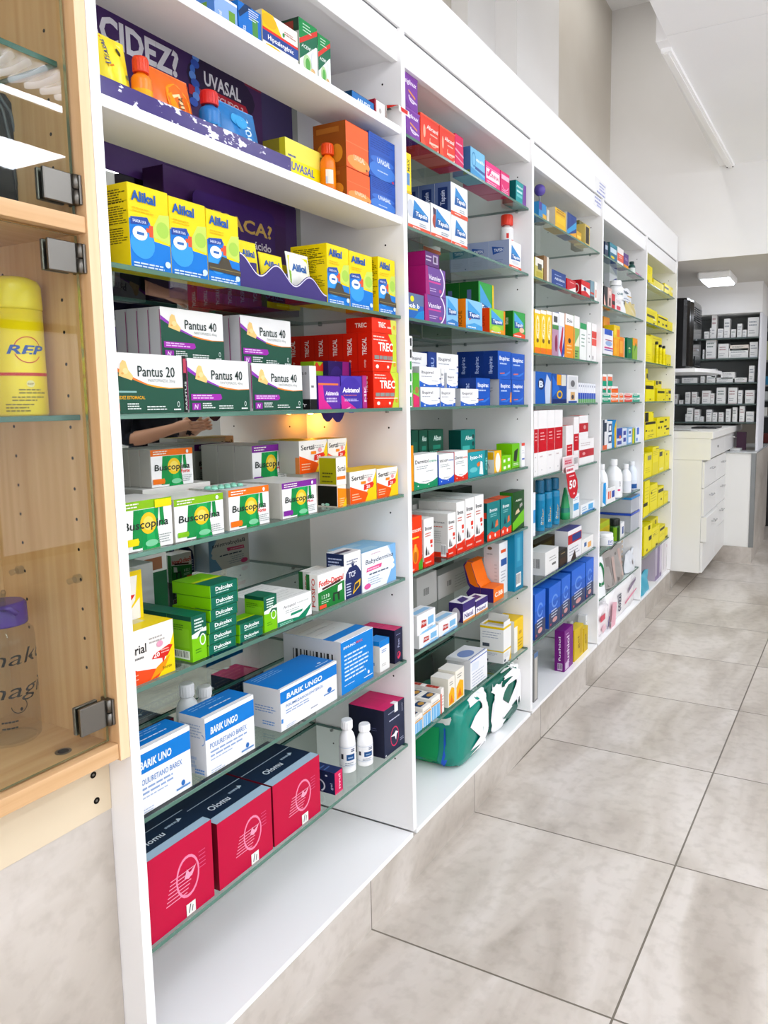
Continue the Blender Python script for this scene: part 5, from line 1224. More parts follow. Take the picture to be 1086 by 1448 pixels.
bx(2, 3, 'white carton with blue wave foot, upper layer, front right', 618, 648, 498.5, ib, d=.05, X=-.085, on=ws)
bx(2, 3, 'navy carton, upper layer, between the two white ones', 606, 617.5, 497, G('1c3a82', VT('IBU', .7, .15, .4, '9cb0da', .6)), d=.05, X=-.086, on=ws)
bx(2, 3, 'white carton, upper layer, leftmost', 582, 605.5, 497, ib, d=.05, X=-.087, on=ws)
# slim white boxes piled at the left panel
pv = None
for i in range(6):
    pv = bx(2, 3, 'slim white carton with green print, %s in the pile at the left panel' % ['lowest', 'second', 'third', 'fourth', 'fifth', 'topmost'][i], 574, 583.5, [557, 541, 524, 507, 490, 474][i], G('f1f2ef', R(.6, .1, .85, .8, ['3a9a4a', '2a2a2a'][i > 3]), R(.2, .4, .5, .7, '6a6f6a')), d=.08, on=pv)
bx(2, 3, 'green carton with pink foot right of the slim white pile', 584.5, 593, 527, G('7cc04a', R(0, .5, 1, 1, '5cae3a'), P([(0, 0), (1, 0), (1, .3), (0, .4)], 'd83a6c'), E(.6, .5, .3, .1, 'a8794a')), d=.04, X=-.024)
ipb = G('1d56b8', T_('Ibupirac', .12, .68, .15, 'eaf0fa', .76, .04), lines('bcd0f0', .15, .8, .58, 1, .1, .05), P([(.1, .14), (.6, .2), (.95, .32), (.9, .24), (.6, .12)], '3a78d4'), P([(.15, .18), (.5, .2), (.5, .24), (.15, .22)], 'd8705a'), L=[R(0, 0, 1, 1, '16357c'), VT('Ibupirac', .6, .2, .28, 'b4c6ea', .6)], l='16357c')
i1 = bx(2, 3, 'blue carton, lower left of the right end block', 706, 723, 536, G('1d56b8', *ipb['F'], P([(.85, .1), (1, .1), (1, .5), (.92, .5)], 'ee9a3a'), L=[R(0, 0, 1, 1, 'b4b8be'), VT('4 0', .6, .5, .3, '8a9098', .2)], l='b4b8be'), d=.06)
i2 = bx(2, 3, 'blue carton, lower right of the right end block', 723.7, 741, 537, ipb, d=.06)
i3 = bx(2, 3, 'blue carton, upper left of the right end block, front of queue', 704, 722.5, 495.5, ipb, d=.05, on=i1)
behind(i3, 2, 'blue carton, %s in the upper right queue')
i4 = bx(2, 3, 'blue carton, upper right of the right end block', 723, 741.7, 499, ipb, d=.06, on=i2)
i5 = bx(2, 3, 'blue carton behind the third white front one', 670.5, 693, 534, ipb, d=.06, X=-.03)
behind(i5, 2, 'blue carton, %s behind the third white front one')
ig = bx(2, 3, 'grey-ended carton supporting the upper right queue', 690, 704, 536, G('b4b8be', L=[R(0, 0, 1, 1, 'b4b8be')]), d=.06, X=-.09)

# fifth shelf
def derm(c2, tx, tc): return G('f4f4f2', P([(0, 0), (1, 0), (1, .26), (.8, .18), (.5, .13), (.2, .18), (0, .26)], c2), T_(tx, .05, .74, .11, '3a4040', .55, .02), T_('crema', .64, .74, .08, tc, .32), lines('a8b0b0', .1, .7, .66, 2, .06, .025), lines('9aa4a4', .5, .85, .5, 1, .1, .02), lines('b4baba', .3, .7, .22, 1, .1, .03), E(.15, .1, .03, .02, 'e6f0ec'), E(.6, .1, .03, .02, 'e6f0ec'), L=[R(0, 0, 1, 1, c2)], l=c2)


bx(2, 4, 'narrow orange carton at the left panel', 576, 585.5, 631, G('f0962a', R(.1, .1, .4, .6, 'e87a1a')), d=.05)
bx(2, 4, 'white carton with green wave foot, leftmost of the front row', 586, 618.8, 644, derm('1f8a5c', 'Dermitol', '4aa88a'), d=.05)
bx(2, 4, 'white carton with blue wave foot and open lid flap', 620.8, 642, 643, derm('2456c0', 'xiral cort', '6a7ab0'), d=.06)
bx(2, 4, 'white carton with red wave foot', 643, 661.7, 639, derm('d83426', 'Derma', 'e0604a'), d=.06)
bx(2, 4, 'teal carton with white tooth figure', 662.5, 689.5, 640, G('2f9aa4', T_('lyzo-N', .1, .72, .14, 'f0f6f6', .6, .04), P([(.42, .5), (.55, .6), (.6, .45), (.48, .38)], 'e8702c'), P([(.55, .1), (.75, .05), (.72, .55), (.62, .6)], 'e9f2f2'), P([(.8, 0), (1, 0), (1, 1), (.86, 1)], '12706c'), VT('cap', .95, .2, .1, '8cd0cc', .5), E(.25, .3, .2, .1, '6cc4c8'), T=[R(0, 0, 1, 1, 'e08a3a')]), d=.06)
bx(2, 4, 'yellow carton with white swoosh and grey side', 699, 709, 638, G('f0b81c', E(.5, .45, .35, .45, 'f4f1e6'), L=[R(0, 0, 1, 1, 'd8d6ce'), R(.3, .6, .95, .95, 'e0ac20'), O(.3, .2, .35, .3, .12, '6a6a66', 0, 90), lines('8a8a86', .1, .6, .5, 2, .1, .03)], l='d8d6ce', T=[R(0, 0, 1, 1, 'd09a2a')]), d=.05)
bx(2, 4, 'small lime carton with white marks', 710, 723, 645, G('7cc61e', R(.15, .55, .35, .75, 'f0f6e6'), R(.6, .6, .85, .8, 'f0f6e6'), R(.15, .1, .4, .3, 'f0f6e6'), R(.6, .15, .85, .35, 'f0f6e6')), d=.04)
bx(2, 4, 'lime carton with white side and black figure', 724, 734.6, 628, G('6cb81c', P([(.2, .3), (.6, .25), (.8, .8), (.3, .7)], '1e2a1c'), lines('e6f2da', .2, .9, .2, 2, .06, .03), L=[R(0, 0, 1, 1, '7cc61e')]), d=.06, X=-.03)
bx(2, 4, 'white carton with red top and blue stripe at the right end', 735.2, 742, 627, G('f2f2f4', R(0, .88, 1, 1, 'd8402e'), R(.1, .3, .9, .36, '3a5cb4'), lines('b0b4bc', .15, .8, .7, 2, .1, .03)), d=.06)
dg = G('0f4a38', T_('Albun', .35, .62, .18, 'cfe0d8', .5, .03), R(.3, .3, .8, .45, '1f7a62'), lines('7ab09c', .1, .8, .25, 2, .1, .04), L=[R(0, 0, 1, 1, '0c3428')], l='0c3428')
sup = [bx(2, 4, 'white carton carrying the rear green ones, ' + n, a, b, 652, G('d4d4d0'), d=.09, X=-.10) for n, a, b in (('left', 586, 629), ('right', 642, 676))]
for i, (a, b) in enumerate(((582, 592), (593, 605), (606, 627))): bx(2, 4, 'dark green carton on the rear level, ' + ordn(i, 3) + ' of three', a, b, 608.5, dg if i else G('0f4a38', R(.2, .2, .8, .6, '1a5c46')), d=.06, X=-.105, on=sup[0])
bx(2, 4, 'teal green carton standing alone on the rear level', 652, 672, 608.5, G('15807a', T_('Alben', .3, .65, .15, 'e0f0ee', .5, .03), E(.85, .75, .08, .08, '0a3a38'), E(.85, .5, .08, .08, '0a3a38'), E(.85, .25, .08, .08, '0a3a38'), R(.1, .3, .6, .45, '4ab8b0'), L=[R(0, 0, 1, 1, '0f4c44')], l='0f4c44'), d=.045, X=-.105, on=sup[1])

# sixth shelf
bx(2, 5, 'orange-red syrup carton with honey picture at the left panel', 578, 597.5, 734, G('e8401c', T_('Broncot', .02, .72, .08, 'fbe6dc', .9, .03), R(.1, .6, .75, .63, 'f6d24a'), E(.5, .3, .22, .16, 'f08a20'), E(.5, .26, .12, .1, 'b8641c'), R(.42, .36, .56, .5, 'e8b04a'), P([(.7, 0), (1, 0), (1, .22), (.7, .12)], '4a9a2c'), lines('f6c0b0', .1, .5, .06, 1, .1, .03)), d=.05)
def bron(): return G('f3f2ef', R(0, 0, 1, .2, 'd8301c'), P([(0, .2), (1, .2), (1, .26), (.5, .2)], 'e8503a'), T_('Bronax', .12, .76, .08, '3a3a3c', .7, .02), lines('c8604a', .12, .8, .70, 2, .05, .02), R(.6, .46, .85, .54, 'dc4030'), R(.66, .38, .82, .43, 'dc4030'), P([(.15, .24), (.3, .24), (.3, .34), (.22, .44), (.15, .34)], '2e2a2c'), P([(.36, .24), (.5, .24), (.44, .36)], '4a4648'), lines('f6c0b4', .1, .8, .1, 1, .1, .03), L=[R(0, 0, 1, 1, 'dad8d4'), R(0, 0, 1, .12, 'd8301c'), T_('Bronax', .25, .78, .05, '5a5a5a', .6, .02), lines('c8604a', .25, .9, .71, 1, .1, .02), lines('b4b2ae', .2, .7, .6, 6, .05, .02), BC(.65, .02, .92, .3)])


br = bron()
bx(2, 5, 'white and red syrup carton, first and slimmest from the left', 600, 614, 735, br, d=.05)
b2 = bx(2, 5, 'white and red syrup carton showing its printed side and barcode', 633.5, 645, 727, br, d=.065)
behind(b2, 1, ['white and red syrup carton behind the one with the barcode'])
b3 = bx(2, 5, 'tall white and red syrup carton, third from the right', 646, 657.7, 711, br, d=.065)
behind(b3, 1, ['tall white and red syrup carton, rear left'])
b4 = bx(2, 5, 'tall white and red syrup carton, second from the right', 658.4, 671, 706, br, d=.065)
behind(b4, 1, ['tall white and red syrup carton, rear middle'])
b5 = bx(2, 5, 'tall white and red syrup carton, rightmost of the white row', 671.6, 684, 702, br, d=.065)
behind(b5, 2, 'tall white and red syrup carton, rear right, %s in line')
tq = G('1f7a7c', T_('Bronax', .2, .74, .09, 'e6f0f0', .6, .03), lines('8cc8c8', .25, .8, .68, 2, .05, .02), P([(0, 0), (1, 0), (1, .2), (.6, .16), (.3, .24), (0, .16)], 'e0402a'), P([(.3, .3), (.4, .5), (.5, .3)], '143c4a'), P([(.6, .3), (.85, .34), (.8, .5), (.65, .46)], 'd8704a'), E(.2, .1, .06, .05, 'f6e6dc'), E(.6, .1, .06, .05, 'f6e6dc'), L=[R(0, 0, 1, 1, '0f4c4a'), R(.6, .6, .95, .75, 'd8402a')], l='0f4c4a', T=[R(0, 0, 1, 1, 'd85a34')])
bx(2, 5, 'teal syrup carton with red foot, left one of two', 689, 707, 712, tq, d=.05)
bx(2, 5, 'teal syrup carton with red foot, right one of two', 708, 723, 706, tq, d=.05)
bx(2, 5, 'black and green syrup carton at the right end', 725, 741, 697, G('17471c', P([(0, 0), (1, .15), (1, .5), (0, .2)], '6cb82a'), T_('ABRI', .25, .74, .05, 'dfe8d8', .5, .03), P([(.2, .4), (.6, .45), (.5, .55), (.3, .5)], 'd8c0a0'), P([(.6, .55), (.85, .6), (.8, .68), (.6, .64)], '9a9a94'), L=[R(0, 0, 1, 1, '3a7a2a')], T=[R(0, 0, 1, 1, '10240f')]), d=.05)
bx(2, 5, 'black-green wide carton at the back', 640, 690, 693, G('122418', R(.1, .3, .9, .6, '2a4a2c')), d=.05, X=-.24)
bx(2, 5, 'grey-white carton behind the left end', 585, 617, 714, G('cfcecb', R(.6, .1, .9, .4, '4a4a4c'), T=[R(0, 0, 1, 1, 'e0dfdc')]), d=.08, X=-.16)

# seventh shelf
tp = G('f2f2f3', P([(.2, .3), (.5, .3), (.5, .62), (.24, .68)], 'b8342a'), T_('Hipo', .24, .44, .16, 'f0e6e4', .24, .03), R(.58, .3, .9, .7, '7fb8e0'), P([(.1, 0), (1, 0), (1, .14), (.3, .1)], '8cc4ea'), lines('a0b4c8', .55, .9, .2, 1, .1, .06), L=[R(0, 0, 1, 1, 'dfe0e0')], T=[R(.1, .2, .9, .6, '9ccaec')])
k1 = bx(2, 6, 'white toothpaste-style carton, lower one of the left stack', 593, 620, 899, tp, d=.05)
bx(2, 6, 'white toothpaste-style carton, upper one of the left stack', 590, 615.7, 872, tp, d=.05, on=k1)
bx(2, 6, 'white toothpaste-style carton lying right of the left stack', 620.6, 646.5, 881, tp, d=.05)
pk2 = G('f0eef2', R(0, .55, 1, 1, '3a2a70'), T_('Nasal', .1, .2, .25, '4a3a80', .7, .03), R(.0, 0, 1, .1, 'e89a4a'), L=[R(0, 0, 1, 1, '33245f'), E(.5, .35, .3, .4, 'c9c4cc')], T=[R(0, 0, 1, 1, 'eeecf0'), P([(.1, .2), (.7, .2), (.9, .8), (.4, .8)], '4a3c7c')])
bx(2, 6, 'small purple and white carton, left one of two', 655, 672, 854, pk2, d=.05)
bx(2, 6, 'small purple and white carton, right one of two', 673, 689.7, 851, pk2, d=.05)
dsp = empty('card_display', (-.03, 0, LEV[2][6]), 'orange and purple cardboard counter display with tall back card, seventh shelf, second bay', 'display')
a = spot(2, 6, 698, -.03); b = spot(2, 6, 712.5, -.03); dsp.location = a; w_ = b.y - a.y
oj = card('ee7420'); pj = card('3c2468')
m = MB(); hf = axis_at(2, (-.03, a.y, 0), px=None, py=833) - a.z; hb_ = axis_at(2, (-.1, a.y, 0), py=795) - a.z
m.box((-.05, 0, 0), (0, w_, hf), oj, .0006, dict(L=pj)); print_on(m, [T_('C.BB', .12, .35, .32, 'fbeee0', .75, .05)], w_, hf, lambda u, v, l: Vector((.0003 * l, u, v)))
m.obj('front_box', dsp)
m = MB(); pts = [(-.05, 0), (-.05, hf * 1.05), (-.062, hf * 1.3), (-.085, hb_ * .96), (-.075, hb_), (-.10, hb_ * 1.02), (-.115, hb_ * .9), (-.10, hf * 1.2), (-.09, hf * .9), (-.105, hf * .5), (-.09, 0)]
k = len(pts); m.add([(x, 0.001, z) for x, z in pts] + [(x, w_ - .001, z) for x, z in pts], [tuple(reversed(range(k))), tuple(range(k, 2 * k))], pj)
m.add([(x, 0.001, z) for x, z in pts] + [(x, w_ - .001, z) for x, z in pts], [(i, i + k, (i + 1) % k + k, (i + 1) % k)[::-1] for i in range(k)], oj)
m.add([(x, .0006, z) for x, z in [(-.052, hf * 1.0), (-.064, hf * 1.3), (-.086, hb_ * .95), (-.077, hb_ * .99), (-.099, hb_ * 1.0), (-.11, hb_ * .88), (-.09, hf * 1.2), (-.07, hf)]], [tuple(range(8))[::-1]], oj)
m.obj('back_card', dsp)
bx(2, 6, 'tall white carton behind the orange display', 706, 717.6, 769, G('f0f0f0', R(.2, .55, .9, .68, '3a5c9c'), R(.2, .8, .8, .86, 'e0582c'), lines('a8acb4', .2, .8, .45, 4, .06, .02), L=[R(0, 0, 1, 1, 'd2d2d4'), E(.4, .9, .15, .03, '6a4a30'), lines('8a8a8c', .2, .7, .8, 1, .1, .02), lines('b4b4b6', .7, .9, .6, 6, .07, .02)]), d=.06, X=-.05)
bx(2, 6, 'tall teal blue carton reaching the shelf above at the right end', 723.5, 740, 756, G('157a9c', R(.2, .4, .8, .95, '2a8aac'), R(.3, .5, .6, .9, '4aa0bc'), BC(.15, .07, .72, .3, 'f0f0ee')), d=.05)
bx(2, 6, 'long grey-white carton lying at the back, left one', 590, 618, 818, G('cbcac7', BC(.3, .3, .6, .6, 'cbcac7')), d=.05, X=-.22)
bx(2, 6, 'long grey-white carton lying at the back, right one', 620, 680, 815, G('c6c5c2', BC(.2, .35, .32, .65, 'c6c5c2'), lines('a0a09c', .4, .9, .7, 5, .12, .03)), d=.05, X=-.22)

# eighth shelf
yw = G('f1f1ef', R(0, .88, 1, 1, 'e8c41c'), lines('a9b0c0', .1, .8, .72, 4, .1, .03), R(.08, .1, .3, .3, '55606c'), P([(.75, 0), (1, 0), (1, .9)], 'e9c01c'), L=[R(0, 0, 1, 1, 'e4e4e4'), R(0, .86, 1, .95, 'e6c81e'), lines('9aa2b4', .1, .8, .75, 3, .08, .03), R(.1, .08, .35, .25, '4a525c')])
y1_ = bx(2, 7, 'white and yellow carton under the open one', 712, 722.5, 921, yw, d=.09)
opn = empty('open_carton', (0, 0, 0), 'open-topped white carton with yellow rim above the white and yellow one, second bay', 'box')
a = y1_.lo; hgt = axis_at(2, (y1_.hi[0], a[1], 0), py=886) - y1_.top
opn.location = (y1_.hi[0], a[1], y1_.top + .0004); w_ = y1_.w * 1.02; dd = y1_.d
m = MB(); cw, cy_ = card('f0f0ee'), card('e8c61e')
m.box((-dd, 0, 0), (0, w_, .001), cw)
for lo, hi in (((-dd, 0, .001), (0, .001, hgt)), ((-dd, w_ - .001, .001), (0, w_, hgt)), ((-dd, .001, .001), (-dd + .001, w_ - .001, hgt)), ((-.001, .001, .001), (0, w_ - .001, hgt))):
    m.box(lo, hi, cw); m.box((lo[0] - .0003, lo[1] - .0003, hgt * .84), (hi[0] + .0003, hi[1] + .0003, hgt * .93), cy_)
print_on(m, [lines('a4acbc', .1, .9, .7, 3, .1, .03), R(.1, .1, .4, .24, '4a525c')], dd, hgt, lambda u, v, l: Vector((-dd + u, -.0003 - .0001 * l, v)))
m.obj('tray', opn)
m = MB(); m.box((-dd, w_, hgt), (-.01, w_ + .0012, hgt + .022), cw); m.box((0, .001, hgt), (.0012, w_ * .8, hgt + .014), cw); m.obj('flap', opn)
bx(2, 7, 'yellow carton with white flap at the right end', 727, 740, 879, G('f0c81c', R(0, 0, .35, .8, 'f0eee6'), R(.5, .5, .8, .6, 'c89a1c'), lines('a8861c', .4, .9, .35, 3, .1, .03), L=[R(0, 0, 1, 1, 'f0eee8')]), d=.08, X=-.03)
wb = bx(2, 7, 'white carton with blue lid print and open end flap', 665.5, 689, 934, G('f0f1f3', R(0, .90, 1, .94, '5a74b8'), P([(.05, .6), (.45, .55), (.5, .8), (.1, .85)], 'dfe6f0'), lines('a4b0c8', .1, .9, .5, 5, .1, .025), L=[R(0, 0, 1, 1, 'd9dadd'), lines('7f94c4', .08, .5, .8, 4, .09, .03), BC(.1, .1, .4, .3, 'd9dadd')], T=[R(0, 0, 1, 1, 'e9eaec'), E(.4, .5, .3, .3, '7f94c4'), R(0, .06, 1, .1, '5a74b8')]), d=.085)
m = MB(); m.add([(-wb.d / 2, -wb.w / 2, wb.h), (wb.d / 2 - .01, -wb.w / 2, wb.h), (wb.d / 2 - .015, -wb.w / 2 - .03, wb.h + .002), (-wb.d / 2 + .01, -wb.w / 2 - .03, wb.h + .002)], [(0, 3, 2, 1), (0, 1, 2, 3)], card('e4e5e6')); m.obj('open_flap', wb.ob)
sm = G('f1ede6', lines('a0a4a8', .1, .9, .8, 2, .1, .04), R(.05, .0, .95, .62, '79b8e4'), R(.2, .0, .28, .62, 'c4e0f4'), R(.5, 0, .58, .62, 'c4e0f4'), R(0, .64, 1, .72, 'e2a45c'), T=[R(.1, .25, .9, .85, '1f3f66'), E(.6, .5, .25, .2, 'c8964a')])
n = 0
for i, (x0, x1, yt) in enumerate(((586, 597.5, 1016), (598.3, 609.5, 1002), (610.2, 622.5, 990))):
    o = bx(2, 7, 'blue and white carton with dark blue lid, front row, ' + ordn(i, 3), x0, x1, yt, sm, d=.045)
    c = behind(o, 1, ['blue and white carton with dark blue lid, rear row, ' + ordn(i, 3)])
sr = G('f0ece6', R(.0, .0, .3, .8, 'e0503a'), lines('a49a94', .35, .9, .7, 4, .12, .04), L=[R(0, 0, 1, 1, 'dedad4'), lines('a8a49e', .1, .9, .6, 4, .1, .04)], T=[R(.08, .2, .92, .9, 'a8281c'), lines('d8806c', .2, .8, .6, 2, .2, .06)])
o = bx(2, 7, 'white carton with brick red lid, left one of two', 623.5, 628, 975, sr, d=.06)
behind(o, 1, ['white carton with brick red lid, rear one'])
so = G('f4efe2', P([(.1, .05), (.9, .05), (.9, .55), (.5, .65), (.1, .45)], 'f0b41c'), P([(.2, .1), (.7, .1), (.5, .4)], 'e8781c'), lines('8a8a84', .2, .8, .85, 2, .08, .03), L=[R(0, 0, 1, 1, 'e9e4d6')], T=[R(0, 0, 1, 1, 'f4f0ea')])
bx(2, 7, 'white carton with yellow sun print, left one of two', 634, 643.5, 961, so, d=.06)
bx(2, 7, 'white carton with yellow sun print, right one of two', 644.3, 656.5, 950, so, d=.06)


# bottom board: torn nappy packs
def pack(bay, px0, px1, ytop, X, dep, name, desc, col, seed, slump=0.0, lean=0.0, cat='pack'):
    z = LEV[bay][8] + .0006
    y0 = axis_at(1, (X, 0, z), px=px0); y1 = axis_at(1, (X, 0, z), px=px1)
    ylo, yhi = (bay - 1) * W + .004, bay * W - TH - .004
    y0 = max(y0, ylo); y1 = min(y1, yhi)
    h = min(axis_at(2, (X, (y0 + y1) / 2, 0), py=ytop) - z, LEV[bay][7] - .012 - z)
    w = y1 - y0; r = random.Random(seed)
    t = empty(name, (X - dep / 2, (y0 + y1) / 2, z), desc + ', ' + where(bay, 8), cat)
    N = 14
    def sup(u, v, k):           # soft box: superellipsoid, flat foot
        cu, su = math.cos(u), math.sin(u); cv, sv = math.cos(v), math.sin(v)
        f = lambda q, e: math.copysign(abs(q) ** e, q)
        x = f(cv, .3) * f(cu, .4) * dep / 2 * k; y = f(cv, .3) * f(su, .4) * w / 2 * k; zz = (f(sv, .4) + 1) * h / 2
        zz *= 1 - slump * (.5 - y / w)
        b = .004 * math.sin(9 * u + seed) * math.cos(7 * v) + .003 * math.sin(17 * u + 5 * v)
        lim = lambda q, a: max(-a, min(a, q))
        return Vector((lim(x + b + lean * zz, dep / 2 + .004), lim(y + b, w / 2), max(0, zz + b * (zz > .01))))
    def shell(mat, u0, u1, v0, v1, k, nu=36, nv=16, jag=0):
        m = MB(); vs = []
        for j in range(nv + 1):
            for i in range(nu + 1):
                v = v0 + (v1 - v0) * j / nv; u = u0 + (u1 - u0) * i / nu
                if jag and (i in (0, nu)): u += jag * r.uniform(-1, 1)
                if jag and (j in (0, nv)): v += jag * r.uniform(-1, 1)
                vs.append(sup(u, v, k))
        m.add(vs, [(j * (nu + 1) + i, j * (nu + 1) + i + 1, (j + 1) * (nu + 1) + i + 1, (j + 1) * (nu + 1) + i) for j in range(nv) for i in range(nu)], mat, True)
        return m
    shell(glossy(col, .25), -math.pi, math.pi, -math.pi / 2, math.pi / 2, 1).obj('wrapping', t)
    return t, shell, w, h, y0, z


NW = principled('nappy_white', 'f1f1f2', .6, .3)
t, shell, w_, h_, y0, z = pack(2, 652, 693, 982, -.025, .25, 'nappy_pack', 'torn green nappy pack with white sheet hanging out, left one', '128675', 3, .12)
shell(NW, .0, .8, -.4, 1.15, 1.035, 16, 14, .13).obj('white_sheet', t)['label'] = 'crumpled white sheet'
shell(NW, .55, 1.15, -1.2, -.1, 1.04, 12, 10, .14).obj('hanging_sheet', t)
shell(card('a9cfc4'), -2.25, -1.8, -1.2, -.1, 1.012, 8, 8).obj('pale_panel', t)
shell(card('1f9a5c'), -1.72, -1.5, -1.25, .1, 1.012, 6, 8).obj('green_stripe', t)
shell(card('2a5cc8'), -1.42, -1.33, -1.25, .1, 1.012, 4, 8).obj('blue_stripe', t)
shell(card('d8ddd8'), -2.3, -1.2, .25, .5, 1.012, 10, 4).obj('picture_band', t)
m = MB(); print_on(m, [T_('eza', .0, .0, .8, '1c4a44', .9, .03)], .05, .03, lambda u, v, l: Vector((-.105 + u, -w_ / 2 * 1.02 - .002, h_ * .22 + v))); m.obj('lettering', t)
t, shell, w_, h_, y0, z = pack(2, 699, 742, 950, -.03, .22, 'nappy_pack', 'torn dark green nappy pack with white sheets spilling, right one', '0b6353', 8)
shell(NW, -.8, -.1, -1.1, .7, 1.04, 16, 16, .12).obj('white_sheet', t)['label'] = 'crumpled white sheet'

shell(NW, .05, 1.3, -.15, 1.3, 1.05, 20, 16, .14).obj('white_sheet', t)['label'] = 'crumpled white sheet at the right end'
# ------------------------------------------------------------------ THIRD, FOURTH AND FARTHEST BAYS
def gx(c, *F, side=None, **k):
    if side: k.update(l=side, L=[R(0, 0, 1, 1, side)])
    return G(c, *F, plainback=1, **k)


# third bay, top shelf
t = empty('globe_stand', spot(3, 0, 763, -.06), 'small violet globe on a pale stem at the left, top shelf, third bay', 'ornament')
m = MB(); gv = glossy('5a4aa0')
hh = axis_at(2, (t.location.x, t.location.y, 0), py=269) - t.location.z
m.lathe([(.001, hh - .022)] + [(.022 * math.cos(a * math.pi / 12), hh + .022 * math.sin(a * math.pi / 12)) for a in range(-5, 6)] + [(.001, hh + .022)], gv, 20, caps=False); m.obj('globe', t)
m = MB(); m.lathe([(.02, 0), (.02, .004), (.004, .008), (.004, hh - .021)], GREYP, 12); m.obj('stem', t)
bx(3, 0, 'blue and teal carton below the violet globe', 762, 772.5, 284, gx('3a8ac4', R(0, .5, .4, 1, '4a3a8a'), R(.5, .0, 1, .35, 'e0b040')), d=.05, X=-.02)
bx(3, 0, 'thin pale card standing upright', 774, 776.5, 296, gx('d8d2c4'), d=.05)
bx(3, 0, 'golden yellow carton with dark print', 785, 800, 292, gx('e8b818', R(.1, .75, .9, .85, 'c08a10'), R(.1, .3, .9, .65, 'f0c83a'), R(.15, .9, .85, .94, '8a6410'), side='d8d0c0'), d=.05)
bx(3, 0, 'dark blue carton with gold diagonal picture', 802, 815, 299, gx('1c3f86', P([(0, .2), (1, .8), (1, .5), (0, 0)], '3a9ad0'), P([(0, 0), (1, .3), (1, 0)], 'e8a830'), side='d9d9d2'), d=.05)
bx(3, 0, 'low golden carton right of the dark blue one', 815.5, 822, 326, gx('d8a41c', R(.1, .3, .9, .6, 'f0d060')), d=.04)
bx(3, 0, 'olive carton behind the low golden one', 819, 825, 311, gx('7a7448'), d=.04, X=-.07)
bx(3, 0, 'black carton with golden frame at the right', 827, 834, 316, gx('d8c070', R(.15, .12, .85, .9, '241c14')), d=.05)
# second shelf
bx(3, 1, 'olive and white carton at the left panel', 757, 768, 363, gx('c9c06a', R(0, .6, 1, 1, 'e9e6da'), R(.3, .45, .8, .75, '4a4a3a'), R(.1, .1, .9, .35, 'b4a83a')), d=.05)
bx(3, 1, 'brown carton with white edge beside the olive one', 769, 776, 361, gx('8a6a48', R(.6, 0, 1, 1, 'e2dccf')), d=.05)
bx(3, 1, 'navy blue carton with pale lettering', 780, 800, 380, gx('1d3f86', T_('AIBUBIAN', .2, .4, .16, 'dfe6f2', .7, .03), lines('9cb0d8', .2, .8, .75, 1, .1, .06), lines('9cb0d8', .3, .9, .2, 1, .1, .05), side='e0e0e0'), d=.05)
bx(3, 1, 'red and white carton, left one of two', 802, 814, 393, gx('c8202a', P([(0, 0), (1, 0), (1, .5)], 'f0eeea'), lines('f4c0c0', .3, .9, .8, 1, .1, .06)), d=.04)
bx(3, 1, 'red carton with ring emblem, right one of two', 822, 834, 395, gx('d0242a', P([(0, .3), (.5, .4), (1, .2), (1, .6), (0, .7)], 'f0f0f0'), E(.4, .5, .15, .12, '2a3a6a'), R(0, 0, 1, .12, 'b01c22'), L=[R(0, 0, 1, 1, 'c21f28'), O(.5, .5, .28, .3, .25, 'f0e0e0')], l='c21f28'), d=.045)
bx(3, 1, 'grey-blue carton between red and white ones', 835, 840, 396, gx('7a98a4', R(0, .3, 1, .4, 'c8402e'), R(0, 0, 1, .2, '3a3a3a')), d=.05)
bx(3, 1, 'white and red slim carton at the right end', 841, 846, 398, gx('f0efec', R(.3, .2, .7, .6, 'd86a4a')), d=.05)
# third shelf
ylw = gx('f4cc14', R(0, .92, 1, 1, 'f1efe6'), O(.5, .62, .3, .26, .3, 'faf0c0'), R(0, 0, 1, .14, 'ee7a1c'), E(.5, .3, .2, .05, '7a5a14'), VT('babe', .7, .35, .3, 'f8eec8', .35))
for i, (a, b) in enumerate(((756, 764), (764.4, 772), (772.4, 780))):
    bx(3, 2, 'tall yellow carton with orange foot, %s of three' % ordn(i, 3), a, b, 437 + i, ylw, d=.06, name='tall_box')
bx(3, 2, 'white-topped mauve carton', 781, 789.5, 441, gx('b890a8', R(0, .72, 1, 1, 'f0f0f0'), R(0, .62, 1, .72, '4a8a4a'), R(.2, .78, .8, .92, '4a4a4c'), E(.6, .3, .2, .2, '8a2a4a')), d=.05, name='tall_box')
bx(3, 2, 'white-topped blue and red carton', 790, 798, 441, gx('d0d8ec', R(0, .7, 1, 1, 'f2f2f2'), P([(.1, .2), (.6, .68), (.8, .68), (.5, .0)], 'c0243a'), P([(.4, 0), (1, .5), (1, .1), (.7, 0)], '2a4aa0')), d=.05, name='tall_box')
bx(3, 2, 'white-topped orange carton', 799, 811, 443, gx('f0962a', R(0, .75, 1, 1, 'f2f1ee'), T_('Dolo', .2, .82, .08, '3a3a3a', .6, .03), E(.5, .4, .16, .06, '3a2a14'), lines('f8d49a', .2, .8, .3, 3, .08, .03)), d=.05, name='tall_box')
bx(3, 2, 'white-topped green and orange carton', 811.5, 819, 446, gx('8cbc6a', R(0, .72, 1, 1, 'f2f1ee'), P([(0, .3), (1, .6), (1, .3)], 'e8e8d0'), lines('3a5a3a', .2, .8, .2, 3, .06, .03), R(.0, .0, .12, .7, 'ee9a3a')), d=.05, name='tall_box')
bx(3, 2, 'white carton with green cap band', 820, 829, 456, gx('f1f3f0', R(0, .84, 1, 1, '2f9a5c'), lines('7aa08c', .2, .8, .7, 4, .1, .03)), d=.05, name='tall_box')
